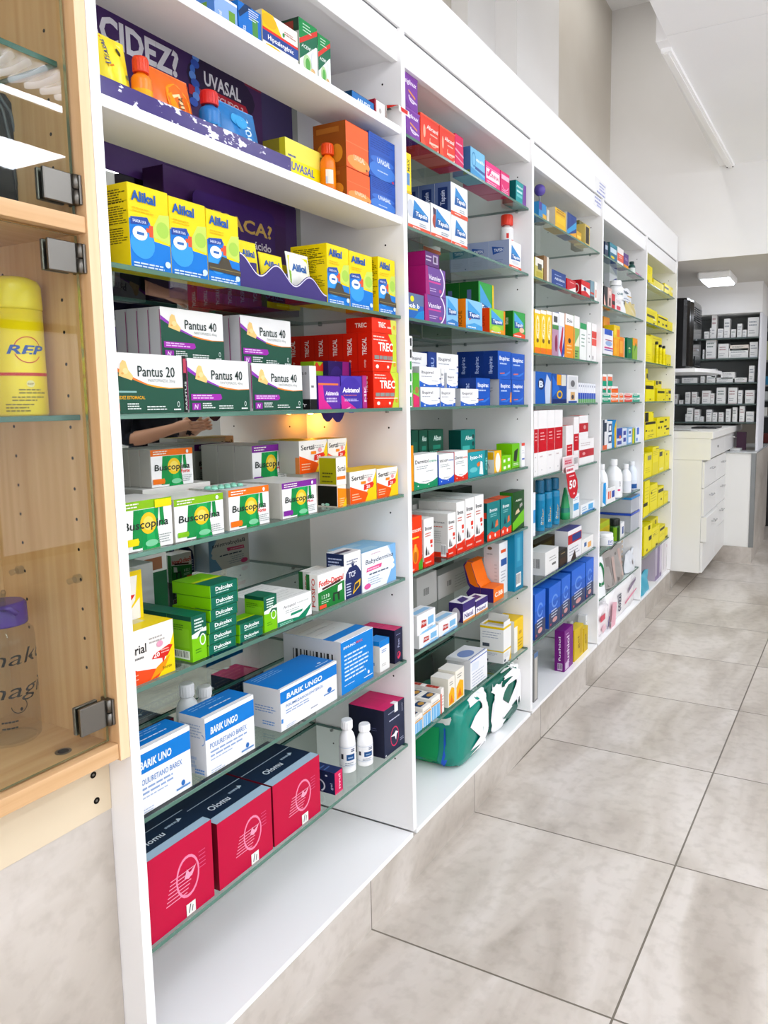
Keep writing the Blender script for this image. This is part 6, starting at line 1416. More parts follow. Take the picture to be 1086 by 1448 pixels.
bx(3, 2, 'plain tall white carton near the right end', 830, 835.5, 455, gx('f2f2f0', lines('b0b0ae', .2, .8, .7, 3, .1, .03), E(.6, .12, .1, .03, '3a3a3a')), d=.05, name='tall_box')
bx(3, 2, 'white carton with red bands at the right end', 836.5, 843.5, 457, gx('f2f0ee', R(0, .62, 1, .80, 'd8443a'), R(0, .42, 1, .6, 'e0564a'), R(.2, .05, .35, .15, '333333')), d=.05, name='tall_box')
# fourth shelf
bx(3, 3, 'large blue nappy-cream carton with white letter', 757, 779.5, 525, gx('1d5cb4', E(.35, .62, .2, .18, '10285c'), T_('B', .22, .52, .2, 'dfe9f6', .26, .05), P([(.62, 0), (.9, 0), (.95, .7), (.7, .95), (.58, .5)], 'c8d4e6'), P([(.9, 0), (1, 0), (1, .8), (.95, .7)], 'a89a88'), side='e6e8ee', t='dfe6f2'), d=.06, name='tall_box')
bx(3, 3, 'blue and orange carton with cone and star', 781, 801, 528, gx('1e4f9c', P([(0, .2), (.5, .5), (0, .95)], '2a6ac8'), R(.3, .62, .6, .98, 'e8a020'), R(.62, .6, .95, .98, 'd9d9d0'), O(.5, .3, .2, .14, .4, 'e8b830'), R(0, 0, 1, .15, '1a2f6a'), side='2a5ab0'), d=.06, name='tall_box')
bx(3, 3, 'white carton with small pictures and blue foot', 802, 817, 530, gx('e9e9ea', R(.1, .5, .9, .95, 'd4d6d8'), E(.5, .7, .2, .12, '6a6a6c'), R(.3, .1, .7, .4, 'd8b07a'), E(.5, .22, .12, .08, '3a3a48'), R(.1, 0, .9, .08, '3a5a9c')), d=.05, name='tall_box')
for i in range(8):
    bx(3, 3, 'slender white, blue and green tube carton, %s of eight' % ordn(i, 8), 817.5 + i * 3.1, 820.2 + i * 3.1, 541 + i * .3, gx('eceef4', R(0, .18, 1, .5, '2a52b4'), R(0, 0, 1, .2, '6aa86a'), R(.3, .8, .7, .9, '8a90a8')), d=.05, name='tube_box', grp='row of slender tube cartons')
# fifth shelf
rw = gx('f3f1f0', R(0, .36, 1, .72, 'c41a28'), lines('f4c4c4', .25, .8, .66, 3, .05, .015), lines('c8b4b4', .2, .6, .3, 1, .1, .02), E(.4, .08, .06, .01, 'b4b4b4'), T=[R(0, 0, 1, 1, 'f0e8e6'), R(0, .4, 1, 1, 'd8443a')])
for i, (a, b) in enumerate(((755, 760.4), (761, 773), (773.4, 784), (784.4, 795))):
    bx(3, 4, 'tall white carton with deep red band, %s of four' % ordn(i, 4), a, b, 581 - .4 * i, rw, d=.07, name='tall_box')
bx(3, 4, 'short white carton with red band right of the tall four', 800, 810, 602, gx('f3f1f0', R(.1, .1, .9, .55, 'c8242c'), lines('f4c4c4', .25, .8, .5, 2, .08, .02), side='e6dedc', t='d8443a'), d=.06, name='tall_box')
bx(3, 4, 'narrow tall white carton with red band', 811, 818, 590, gx('f3f1f0', R(0, .32, 1, .66, 'c41a28'), lines('f4c4c4', .25, .8, .6, 2, .06, .02), side='e8e0de'), d=.06, name='tall_box')
q = bx(3, 4, 'white and red carton, lower one of the right stack', 819, 839.5, 622, gx('f3f1f0', R(0, .28, 1, .58, 'b82a34'), E(.3, .42, .1, .06, 'e0a0a0'), lines('c8b8b8', .1, .8, .85, 2, .08, .03), side='e8e0de'), d=.06, name='tall_box')
bx(3, 4, 'white and red carton, upper one of the right stack', 819, 831.5, 588, gx('f3f1f0', R(0, .3, 1, .68, 'b82a34'), E(.6, .5, .14, .09, 'e0a0a0'), side='e8e0de', t='d8443a'), d=.06, on=q, name='tall_box')
# price flags on the shelf front
m = MB(); z = LEV[3][4]; y0 = axis_at(1, (-.008, 0, z), px=796); y1 = axis_at(1, (-.008, 0, z), px=818)
m.box((-.0105, y0, z - .012), (-.0085, y1, z + .055), card('efe6e6')); print_on(m, [R(.08, .45, .6, .9, 'e8c4c8'), LN(.12, .56, .75, 2, .14, 'c8405a', .1), BC(.66, .3, .95, .85, 'efeaea'), lines('b0a4a4', .1, .6, .3, 2, .12, .05)], y1 - y0, .067, lambda u, v, l: Vector((-.0083 + .0001 * l, y0 + u, z - .012 + v)))
tag(m.obj('shelf_label'), 'pale pink shelf label with barcode clipped to the fifth shelf, third bay', 'label')
m = MB(); X = .004; y0 = axis_at(1, (X, 0, .9), px=799); y1 = axis_at(1, (X, 0, .9), px=817); zt, zb_ = axis_at(2, (X, y0, 0), py=661), axis_at(2, (X, y0, 0), py=710)
w_, h_ = y1 - y0, zt - zb_
out = [(0, 1), (.7, 1), (.74, .8), (.95, .55), (1, .3), (.92, .08), (.7, 0), (.45, .06), (.25, .3), (.15, .6)]
k = len(out); m.add([(X, y0 + u * w_, zb_ + v * h_) for u, v in out] + [(X - .0012, y0 + u * w_, zb_ + v * h_) for u, v in out], [tuple(range(k))[::-1], tuple(range(k, 2 * k))] + [(i, (i + 1) % k, (i + 1) % k + k, i + k) for i in range(k)], card('c8202e'))
print_on(m, [P([(0.01, .99), (.69, .99), (.73, .8), (.08, .8)], 'f2eeee'), LN(.1, .62, .93, 1, .1, 'c8304a', .07), lines('f6d0d4', .3, .75, .72, 1, .1, .03), T_('50', .3, .34, .24, 'ffffff', .52, .04), E(.68, .16, .06, .03, 'f6d0d4')], w_, h_, lambda u, v, l: Vector((X + .0004 + .0001 * l, y0 + u, zb_ + v)))
tag(m.obj('price_flag'), 'hanging red and white price flag reading 50, third bay', 'price flag')
# sixth shelf
for i, (px, yt) in enumerate(((763, 679), (773.5, 677), (784, 675.5))):
    bottle(3, 5, 'teal sunscreen bottle with dark teal cap, %s of three' % ordn(i, 3), px, -.045, .021, ('y', yt), '137aa4', '0f5a7c', .8, .24, .93, (.1, .8, '137aa4'), 16, prims=[VT('Solar', .43, .1, .045, 'e0b060', .6), VT('fps', .37, .1, .03, 'bfe0ec', .3)], name='sunscreen_bottle')
bx(3, 5, 'slim white and blue carton at the left panel', 754, 757, 697, gx('eef1f4', R(0, .3, 1, .6, '4a9ad0')), d=.04)
t = empty('soap_bottle', spot(3, 5, 799, -.05), 'tapered green bottle behind the red price flag, sixth shelf, third bay', 'bottle')
m = MB(); gg = glossy('1f9a5c'); m.lathe([(.03, 0), (.03, .03, glossy('157a6c')), (.028, .05), (.012, .12), (.008, .135), (.001, .137)], gg, 20, sx=.7); m.obj('body', t)
bx(3, 5, 'white and blue carton right of the green bottle', 810, 819, 700, gx('eef1f3', R(.1, .3, .9, .6, '4aa0d8'), lines('8ab0cc', .1, .9, .85, 2, .08, .03)), d=.05)
o = bx(3, 5, 'flat white and blue carton lying at the right end', 821, 844, 715, gx('eef1f4', R(.55, .2, .9, .8, '5aaee0'), R(.1, 0, 1, .15, '3a8ac8'), lines('8ab0cc', .1, .5, .7, 2, .25, .1), side='dfe3e6', t='f1f3f4'), d=.07)
# seventh shelf
bx(3, 6, 'white carton with barcode end lying at the left', 771, 789.5, 782, gx('f0f0ee', lines('a4a4a2', .3, .9, .7, 2, .12, .04), R(.5, .3, .8, .4, '6a6a68'), L=[BC(.35, .2, .75, .75, 'e6e6e3')], l='e6e6e3'), d=.08)
bx(3, 6, 'black glossy carton behind the white barcode one', 790.5, 802, 780, gx('1c1a18', R(.1, .1, .9, .5, '3a2418'), lines('b09a70', .2, .8, .8, 1, .1, .05), t='26241f'), d=.11)
bx(3, 6, 'black and brown carton at the back left', 756, 786, 770, gx('4a3a14', R(.2, .3, .8, .7, '6a5a24')), d=.05, X=-.2)
gls = bx(3, 6, 'white carton with red and navy band', 803, 822, 752, gx('efeef0', R(.0, .55, 1, .85, 'b8242c'), R(.3, .6, .95, .82, '1c3a80'), lines('a0a4b0', .1, .9, .4, 3, .1, .03), P([(.2, 0), (.6, 0), (.5, .3)], '3a2a24'), side='e2e2e4', t='4a4a90'), d=.06)
bx(3, 6, 'small white carton with orange print at the right end', 822.5, 839, 764, gx('f0efec', R(.5, .2, .8, .6, 'eeb46a'), R(.2, .4, .4, .7, '4a6a9c'), side='e4e4e2'), d=.06)
# eighth shelf
bl = gx('1f5cc0', R(0, .62, 1, 1, '2a6ad4'), R(0, 0, 1, .36, '3a4260'), O(.5, .6, .26, .16, .3, '6f9ae6', 20, 340), lines('dfe6f4', .2, .8, .40, 3, .07, .025), E(.5, .14, .2, .06, 'd8a09c'), R(.1, .05, .2, .1, 'c8506a'), side='1d4ca8', t='2a6ad4')
for i, (a, b, yt) in enumerate(((756, 771, 842), (776, 792.5, 832), (793.5, 806, 819), (808, 827, 808), (828, 843, 795))):
    bx(3, 7, 'blue carton with dark grey foot, %s of five' % ordn(i, 5), a, b, yt, bl, d=.09 - .005 * i, name='blue_box')
# bottom board
bx(3, 8, 'upright violet carton with white lettering', 798, 810, 893, gx('7a2080', VT('fushiol', .55, .12, .3, 'f0e6f2', .7), lines('d8b8dc', .15, .5, .9, 1, .1, .02), R(.1, .03, .5, .2, 'd8c4dc'), L=[R(0, 0, 1, 1, '701c76'), VT('fushiol', .6, .25, .22, 'f0e6f2', .6), BC(.3, .03, .8, .2, 'd8c4dc')], l='701c76'), d=.045, name='tall_box')
bx(3, 8, 'golden yellow carton, left one of two', 812, 824.5, 892, gx('d8b81c', VT('gel', .55, .3, .2, '8a6a10', .4), R(.6, .1, .9, .9, 'c8a414'), t='e6cc4a'), d=.04, name='tall_box')
bx(3, 8, 'golden yellow carton, right one of two', 825.5, 831, 889, gx('d0b018', VT('gel', .55, .3, .3, '8a6a10', .4), t='e6cc4a'), d=.04, name='tall_box')
bottle(3, 8, 'slim bottle with silver cap behind the violet carton', 806, -.12, .014, ('y', 878), 'e6e6e2', 'c8c8c8', .95, .35, .95, seg=14)
bottle(3, 8, 'white nozzle bottle behind the yellow cartons', 822, -.12, .013, ('y', 876), 'eeeeec', 'f4f4f4', .4, .3, .7, seg=14)
bx(3, 8, 'pale white carton at the right end', 828, 841.5, 871, gx('eceeee', lines('b8bcbc', .2, .8, .8, 3, .1, .03), R(0, .1, 1, .2, 'b4d0d4')), d=.04, X=-.05, name='tall_box')
bx(3, 8, 'slim grey framed card leaning at the left panel', 755, 760.5, 925, gx('8a8a88', R(.2, .04, .8, .96, 'c4c0b8'), R(.0, .9, 1, 1, '5a7aa4')), d=.02)

# ------------------------------------------------------------------ fourth bay
bx(4, 0, 'dark navy slim carton at the left panel', 855, 860, 341, gx('24344f', R(.2, .5, .8, .8, 'b4c4d4')), d=.05)
bx(4, 0, 'teal and white carton with yellow mark', 862, 872.5, 342, gx('2a6a88', R(.1, .45, .9, .75, 'cfe0ea'), E(.4, .2, .25, .08, 'e8d23a'), R(0, .8, 1, 1, '3a8a9c'), side='2a5a60'), d=.05)
bx(4, 0, 'white and coral carton', 873, 881.5, 348, gx('f0ecea', R(0, .2, 1, .65, 'e8644a'), lines('f6d4cc', .2, .8, .55, 2, .1, .04)), d=.05)
bx(4, 0, 'violet and orange carton', 882, 888.5, 357, gx('5a3a80', R(0, 0, 1, .25, 'ee9a2a'), lines('c8b4dc', .2, .8, .7, 2, .1, .04)), d=.05)
bottle(4, 0, 'dark teal bottle with white label', 893, -.04, .02, ('y', 370), '2a5650', '1f3a38', .6, .2, .7, (.1, .6, 'dfe6e2'), 14)
bx(4, 0, 'small pink and blue carton at the right end', 898, 907, 384, gx('d8b4c8', R(.4, .1, 1, .6, '5a7ab0'), R(0, .6, .5, .9, 'c84a6a')), d=.05)
bx(4, 1, 'black and pink carton at the left panel', 854, 859, 404, gx('1c1a1e', P([(0, 0), (.6, 0), (0, .6)], 'e8b4a8')), d=.05)
bx(4, 1, 'pale pink figure carton', 859.5, 865, 406, gx('d8b4ac', R(.3, .1, .7, .5, '3a2a2c'), E(.5, .75, .3, .12, 'f0d8d0')), d=.05)
bx(4, 1, 'small red and black carton', 865.5, 869.5, 415, gx('c8202c', R(0, .3, 1, .55, '1c1a1e')), d=.04)
o = bx(4, 1, 'white and pink carton in the middle', 870, 879, 420, gx('efecec', R(.2, .1, .8, .4, 'd84a5c'), lines('b8a8b0', .1, .9, .85, 3, .1, .04)), d=.05)
j = bottle(4, 1, 'big round white jar with teal lettering on top of smaller cartons', 870, -.06, .042, .10, 'eff0f0', 'f4f4f4', .7, .24, .75, (.2, .6, 'f2f3f3'), 20, prims=[T_('OdiS', .33, .3, .35, '2a6a70', .14, .03)], z=o.top, name='jar', cat='jar')
bx(4, 1, 'tilted white and blue pack behind the round jar', 861, 872, 385, gx('eef0f4', P([(.1, .5), (.9, .7), (.9, .95), (.1, .8)], '3a4a9c'), R(.3, .2, .8, .4, 'd86a4a')), d=.03, X=-.12)


def bag(bay, s, desc, px0, px1, yt, X, dep, col, art=(), clear=None, rz=0, z=None):
    zb = (LEV[bay][s] if z is None else z) + .0005
    y0 = axis_at(1, (X, 0, zb), px=px0); y1 = axis_at(1, (X, 0, zb), px=px1); h = axis_at(2, (X, y0, 0), py=yt) - zb
    y0 = max(y0, (bay - 1) * W + .004); y1 = min(y1, bay * W - TH - .004)
    w = y1 - y0; t = empty('bag', (X - dep / 2, (y0 + y1) / 2, zb), full(desc, bay, s), 'bag', None, rz)
    m = MB(); mat = clear or glossy(col, .3); N = 12; r = random.Random(int(px0 * 7))
    def S(u, v, sd):
        e = (1 - abs(2 * u - 1) ** 4) * (1 - .92 * v ** 1.6)
        return Vector((sd * (dep / 2 * e + .001) + .003 * math.sin(11 * u + 6 * v + px0), (u - .5) * w * (1 - .06 * math.sin(v * 3.1)), max(0, v * h + (.006 * math.sin(13 * u + px0) if v > .9 else 0))))
    for sd in (1, -1):
        vs = [S(i / N, j / N, sd) for j in range(N + 1) for i in range(N + 1)]
        fs = [(j * (N + 1) + i, j * (N + 1) + i + 1, (j + 1) * (N + 1) + i + 1, (j + 1) * (N + 1) + i) for j in range(N) for i in range(N)]
        m.add(vs, fs if sd > 0 else [f[::-1] for f in fs], mat, True)
    print_on(m, list(art), w, h, lambda a, b, l: S(a / w, b / h, 1) + Vector((.0015 + .0003 * l, 0, 0)))
    m.obj('film', t)
    return t, w, h


bag(4, 1, 'clear white printed bag right of the jar', 879, 898, 402, -.03, .05, 'e6e8ec', [lines('8a9ab8', .2, .8, .6, 3, .1, .03), R(.1, .72, .9, .76, 'd8b060'), E(.4, .85, .3, .06, '5a6a7a')])
bag(4, 1, 'gold foil pouch at the right end', 888, 902, 425, -.015, .04, 'c9b878', [])
o = bx(4, 2, 'white carton with blue top and pink waves', 853, 866.5, 464, gx('f0eff2', R(.1, .78, .9, 1, '2a56b8'), R(.2, .56, .9, .6, 'a83a6a'), E(.55, .45, .35, .1, '9cb4dc'), R(.1, .24, 1, .30, 'c83a7a'), R(.1, .16, 1, .2, '5a5ab0')), d=.05, name='tall_box')
q = bx(4, 2, 'orange carton, lower left one of the orange group', 867.5, 875.5, 477, gx('f0a41c', VT('C', .6, .4, .5, 'e8641c', .3), R(.2, .1, .5, .9, 'f4b83a')), d=.05)
q2 = bx(4, 2, 'orange carton, lower right one of the orange group', 876, 883, 476, gx('ee8a1c', R(.1, .2, .6, .8, 'f4b04a'), R(.8, 0, 1, 1, 'eec4a4')), d=.05)
bx(4, 2, 'yellow and orange carton on top of the orange group', 868, 877.5, 459, gx('e8c414', R(.5, .1, .95, .7, 'ee7a2a'), E(.2, .5, .2, .3, 'f4d84a')), d=.05, on=q)
bx(4, 2, 'orange carton behind the white and blue one', 853, 861.5, 447, gx('f0a020', R(.6, .2, .9, .9, 'ee8430')), d=.04, X=-.08)
bx(4, 2, 'dark green carton right of the orange group', 886.5, 893.5, 477, gx('12704a', P([(.2, .5), (.5, .56), (.7, .5), (.5, .46)], 'dfe6b8'), E(.5, .35, .2, .08, '4ab83a')), d=.05, name='tall_box')
bx(4, 2, 'orange and green carton at the right end', 894.5, 901, 477.5, gx('8cb84a', R(0, .65, 1, 1, 'f09a2a'), P([(.1, .2), (.8, .7), (.6, .8)], '2f7a2a')), d=.05, name='tall_box')
co_ = {'g': ('179a78', 'green'), 'o': ('ee7030', 'orange'), 'r': ('e0483a', 'red'), 't': ('1fa284', 'teal')}
prev = {}
for i, (a, b, c) in enumerate(((852, 863, 'g'), (864, 874, 'o'), (876, 881, 'o'), (883, 893.5, 'r'), (894.5, 904.5, 't'))):
    ar = gx('f3f2ee', R(0, 0, 1, .62, co_[c][0]), lines('f6f6f2', .15, .85, .5, 1, .1, .1), lines(co_[c][0], .1, .8, .85, 1, .1, .12))
    prev[i] = bx(4, 3, 'flat white and %s carton, lower layer, %s' % (co_[c][1], ordn(i, 5)), a, b, 562.5, ar, d=.06, name='flat_box')
    prev[i] = bx(4, 3, 'flat white and %s carton, second layer, %s' % (co_[c][1], ordn(i, 5)), a, b, 555.5, ar, d=.06, on=prev[i], name='flat_box')
for i, (a, b, c, k, yt) in enumerate(((852, 857, 'g', 0, 546), (859.5, 863.5, 'g', 0, 546), (864.5, 874, 'o', 1, 546))):
    ar = gx('f3f2ee', R(0, 0, 1, .6, co_[c][0]), P([(0, .6), (1, .7), (1, .4)], 'e8503a'))
    o = bx(4, 3, 'small white and %s carton, third layer, %s' % (co_[c][1], ordn(i, 3)), a, b, yt, ar, d=.06, on=prev[k], name='flat_box'); prev['u%d' % i] = o
for i, (a, b, k) in enumerate(((852, 857.5, 0), (859.5, 866, 1))):
    bx(4, 3, 'small white, green and coral carton, topmost, %s of two' % ['left', 'right'][i], a, b, 529, gx('f4f2ee', R(0, 0, 1, .45, '179a78'), R(0, .45, .9, .8, 'ee7a5a')), d=.06, on=prev['u%d' % k], name='flat_box')
bw = lambda c, *e: gx(c, *e)
for i, (a, b, yt, ar, nm) in enumerate(((852, 858, 594, bw('e9e9ec', R(0, 0, .4, 1, '2c3a4c'), R(.4, .6, .9, .9, '2c3a4c'), R(0, 0, 1, .15, 'e8704a')), 'white and charcoal carton with coral foot'),
                                          (859, 866, 596, bw('eef1f5', R(.15, .6, .8, .9, '3a4a6c'), R(.3, .66, .65, .84, 'eef1f5'), R(.15, .2, .8, .5, '3a4a6c'), R(.3, .27, .65, .43, 'eef1f5'), R(.85, 0, 1, 1, '1f8ac8')), 'white carton with two dark square letters'),
                                          (866.5, 871, 594, bw('1f86c8', P([(.5, 0), (1, 0), (1, 1), (.4, .7)], 'e8c030')), 'blue and yellow carton'),
                                          (872, 879.5, 606, bw('dfe3ee', R(0, .45, 1, 1, '2a4aa0'), E(.6, .5, .2, .1, 'd8704a'), R(.1, .1, .9, .3, '4a5aa8')), 'blue-topped white carton'),
                                          (880, 886, 606, bw('dce4f2', R(.2, .6, .8, .85, '3a4aa0'), R(.2, .2, .8, .45, '3a4aa0')), 'pale blue carton with two navy squares'),
                                          (887, 894, 605, bw('8ab4e0', R(.2, .55, .8, .9, 'eef2f8'), R(.3, .62, .7, .8, '3a4a8c'), R(.2, .1, .8, .42, 'eef2f8')), 'sky blue carton with white squares'),
                                          (895, 898, 606, bw('e6d81c', R(.5, 0, 1, 1, '3a9a5c')), 'slim yellow and green carton'),
                                          (898.5, 904.5, 604, bw('e6ecf6', R(.3, .5, .9, .95, '3a66c0'), R(.1, .1, .6, .3, '7a9ad8')), 'white and blue carton at the right end'))):
    bx(4, 4, nm, a, b, yt, ar, d=.05, name='tall_box')
o = bottle(4, 5, 'large white plastic bottle, biggest on its shelf', 866.5, -.06, .05, ('y', 649), 'f1f2f3', 'f4f4f5', .42, .16, .62, (.05, .55, 'f3f4f5'), 24, prims=[VT('col', .43, .62, .03, '2a2a30', .3), E(.40, .4, .03, .06, 'd84a7a')], neck=.34)
bottle(4, 5, 'white plastic bottle with blue swoosh, second in size', 884, -.05, .033, ('y', 656), 'f0f1f3', 'f4f4f5', .5, .16, .66, (.05, .5, 'e9ecf2'), 20, prims=[P([(.25, .1), (.55, .1), (.55, .4), (.4, .6), (.25, .3)], '2a5aa8')], neck=.4)
bottle(4, 5, 'pale blue-white bottle with blue foot, rightmost of the white bottles', 894, -.055, .030, ('y', 652), 'dfe7f2', 'eef1f5', .5, .14, .72, (.02, .4, 'e4ebf4'), 20, prims=[R(.2, .1, .55, .6, '2a5a9c')], neck=.45)
bottle(4, 5, 'white bottle cut off by the divider at the left', 850, -.07, .035, ('y', 656), 'eff0f1', 'f1f1f1', .45, .16, .6, seg=18)
bx(4, 5, 'small blue and white carton at the left panel', 852, 856.5, 684, gx('f0f2f4', P([(0, .2), (1, 0), (1, 1), (.2, 1)], '1f9ae0')), d=.02, X=-.008)
bx(4, 5, 'small white carton with blue square before the large bottle', 857.5, 870, 692, gx('f2f2f2', R(.6, .3, .9, .75, '1f4aa8'), R(.15, .3, .3, .8, 'e0604a'), R(.35, .3, .5, .8, 'e89a7a')), d=.008, X=-.0005 - .012)
bottle(4, 5, 'small amber bottle with mauve cap at the right end', 901, -.1, .02, ('y', 671), 'a8583a', '7a7090', .7, .3, .8, seg=14)
def cloudy():
    m = see_through('cloudy_plastic', 'e6e8ec', .8, .08)
    n = m.node_tree.nodes; L = m.node_tree.links
    if 'haze' not in n:
        d = n.new('ShaderNodeBsdfDiffuse'); d.name = 'haze'; d.inputs[0].default_value = lin('e4e7ec'); x = n.new('ShaderNodeMixShader'); x.inputs[0].default_value = .4
        o = n['Material Output']; src = o.inputs[0].links[0].from_socket
        L.new(src, x.inputs[1]); L.new(d.outputs[0], x.inputs[2]); L.new(x.outputs[0], o.inputs[0])
    return m


# seventh shelf: stacked clear boxes with blue rims
y0, y1 = 3.30, 3.495
for i, (za, zc, c, nm) in enumerate(((LEV[4][6] + .0006, .685, '2a4ab0', 'lower'), (.6875, .775, '2a86c8', 'upper'))):
    t = empty('storage_box', (-.15, (y0 + y1) / 2, za), 'clear plastic storage box with %s rim, %s of two in the fourth bay' % ('royal blue' if i == 0 else 'sky blue', nm), 'storage box')
    hw, hd, hh = (y1 - y0) / 2, .135, zc - za
    m = MB(); CB2 = cloudy()
    for lo, hi in (((-hd, -hw, 0), (hd, hw, .0015)), ((-hd, -hw, .0015), (hd, -hw + .0015, hh)), ((-hd, hw - .0015, .0015), (hd, hw, hh)), ((-hd, -hw + .0015, .0015), (-hd + .0015, hw - .0015, hh)), ((hd - .0015, -hw + .0015, .0015), (hd, hw - .0015, hh))): m.box(lo, hi, CB2)
    m.obj('tub', t)
    m = MB(); rm = glossy(c); e = .004
    for lo, hi in (((-hd - e, -hw - e, hh - .012), (hd + e, -hw - .0002, hh + .001)), ((-hd - e, hw + .0002, hh - .012), (hd + e, hw + e, hh + .001)), ((hd + .0002, -hw, hh - .012), (hd + e, hw, hh + .001)), ((-hd - e, -hw, hh - .012), (-hd - .0002, hw, hh + .001))): m.box(lo, hi, rm, .001)
    m.obj('rim', t)
    m = MB(); m.box((-.10, -.06, .0018), (.09, .05, hh * .7), card('c9c6cc')); m.box((.02, -.075, .0018), (.11, -.0605, hh * .6), card('e0dcdc')); 
    tag(m.obj('carton_pack', None, t.location), 'pale cartons inside the %s clear storage box' % nm, 'box')
t = bottle(4, 6, 'dark green bottle with black cap and lime label', 869, -.03, .027, ('y', 733), '2f5a1c', '141c12', .98, .3, .97, (.05, .9, '3a6a1c'), 20, prims=[R(.25, .0, .36, 1, '7aa82a'), R(.36, .0, .44, 1, '1c3a14')])
bx(4, 6, 'white carton with blue figure right of the green bottle', 877.5, 882.5, 740, gx('f0f1f3', R(.4, .2, .8, .7, '2a4a8c')), d=.04)
bottle(4, 6, 'white wide jar with blue label at the left', 855, -.045, .043, ('y', 753), 'f2f2f2', 'f4f4f4', .95, .28, .95, (.1, .9, 'f3f3f4'), 24, prims=[T_('DVO', .36, .3, .4, '2a56a8', .12, .04), R(.35, .1, .5, .2, '2a56a8')], name='jar', cat='jar')
bx(4, 6, 'yellow lidded carton behind the white jar', 848, 862, 741, gx('e8d01c', R(0, .6, 1, 1, 'c8d83a')), d=.05, X=-.12)
# eighth shelf
bag(4, 7, 'white bag with round green emblem at the left', 848.5, 858.5, 793, -.012, .05, 'eef2f4', [O(.3, .6, .5, .32, .3, '1f7a4a'), R(0, .08, 1, .14, '3a9ad0'), P([(.2, .3), (.5, .3), (.6, .42), (.3, .42)], 'f0f0f0')])
bag(4, 7, 'crumpled pale green bag behind the emblem bag', 850, 870, 780, -.09, .06, 'a8c4b4', [P([(.1, .6), (.9, .8), (.9, .9), (.1, .75)], 'dfe9e2')])
bag(4, 7, 'clear bag holding brownish tubes', 859.5, 887, 785, -.02, .07, 'a09a96', [R(.1, .05, .25, .85, '8a8480'), R(.3, .1, .42, .8, 'c4aca4'), R(.5, .05, .6, .85, '7a7672'), R(.68, .1, .78, .9, 'c8b0a8')])
bag(4, 7, 'clear blue-edged bag at the right end', 888.5, 901, 784, -.02, .05, 'd9dde2', [R(0, 0, 1, .08, '3a8ac8'), P([(.5, .3), (.6, .3), (.8, .8), (.7, .8)], '8a6a64')])
pv = None
for i in range(6):
    pv = bx(4, 7, 'flat white carton in the stack behind the bags, %s' % ['lowest', 'second', 'third', 'fourth', 'fifth', 'topmost'][i], 866, 892, [800, 793, 786, 778, 771, 763][i], gx('f0f0f0', R(0, 0, 1, .08, '9a9a9c'), lines('b8b8ba', .1, .6, .7, 1, .1, .1), R(.8, .2, .95, .7, 'e0c49a'), side='e4e4e4'), d=.09, X=-.105, on=pv, name='flat_box')
t, shell, w_, h_, y0, z = pack(4, 862.5, 900, 806, -.012, .15, 'pad_pack', 'white soft pack with navy lettering and pink curve', 'f2f0f1', 4)
m = MB(); print_on(m, [VT('cozzi', .35, .25, .14, '1c2a4c', .5), P([(.0, .0), (.15, .0), (.2, .6), (.05, .7)], 'eeb8c4'), P([(.5, .3), (.95, .45), (.95, .5), (.5, .36)], 'e68aa4'), P([(.6, .55), (.9, .75), (.9, .86), (.62, .68)], '8a7a92')], w_, h_, lambda u, v, l: Vector((.0795 + .0003 * l, -w_ / 2 + u, v * 1.0))); m.obj('lettering', t)
t, shell, w_, h_, y0, z = pack(4, 846, 862, 856, -.012, .15, 'pad_pack', 'white and pink soft pack at the left end', 'f3ecee', 6)
m = MB(); print_on(m, [R(.1, .55, .5, .75, 'd85a6a'), P([(.3, .1), (.6, .2), (.5, .4), (.2, .35)], 'f0c8d0'), P([(.7, .1), (.76, .1), (.9, .5), (.84, .5)], '3a3a90')], w_, h_, lambda u, v, l: Vector((.0795 + .0003 * l, -w_ / 2 + u, v))); m.obj('lettering', t)

# ------------------------------------------------------------------ farthest bay: the yellow range
YC, YD = 'f2e30c', 'e0cf08'
def yb(*F, l=None): return gx(YC, R(0, 0, 1, .02, YD), *F, side=l or 'e9d80a', t='f4e828')


LINE = 'c9b800'
st = [lines(LINE, .1, .9, .85, 1, .1, .05)]
Y5 = 'yellow carton, '
def y5(s, nm, a, b, yt, *F, **k): return bx(5, s, nm, a, b, yt, yb(*F), d=k.pop('d', .055), name='yellow_box', **k)


KB = '17160f'
y5(0, 'tall yellow carton at the left panel', 914, 922, 373, R(.1, .06, .6, .16, '6a6aa0'), lines(LINE, .2, .8, .9, 4, .1, .02))
y5(0, 'yellow carton with black frame in the middle', 924, 938, 393, R(0, .9, 1, 1, KB), R(0, 0, 1, .06, KB), R(.92, 0, 1, .9, 'f4f0c0'), R(.1, .2, .8, .8, 'e6d81e'))
y5(0, 'yellow carton with black bar at the right end', 939.5, 951, 400, R(.0, .5, .5, .7, KB), E(.9, .6, .08, .15, 'f6f2d0'), E(.5, .1, .1, .06, KB))
y5(0, 'small yellow carton before the tall one', 918, 924.5, 396, R(.1, .2, .8, .4, YD), X=-.012, d=.008)
y5(1, 'yellow carton with black squiggle print, left', 914, 929, 434, lines(LINE, .1, .9, .85, 4, .08, .02), R(.05, .42, .75, .58, '4a4820'), R(.6, .3, .9, .42, 'f6f0b0'), E(.7, .1, .06, .06, KB))
y5(1, 'yellow carton with black bar and arrow marks, middle', 930, 944, 444, R(.05, .74, .9, .86, KB), P([(.45, .2), (.65, .32), (.45, .44)], KB), E(.85, .34, .1, .1, KB), E(.1, .4, .08, .1, KB))
y5(1, 'plain small yellow carton, right', 944.6, 951, 454, R(.4, .4, .5, .5, 'b8a800'))
y5(2, 'large yellow carton behind the slim ones', 919, 935, 473, R(.0, .70, 1, .72, LINE), R(.2, .9, .9, .92, LINE), X=-.08)
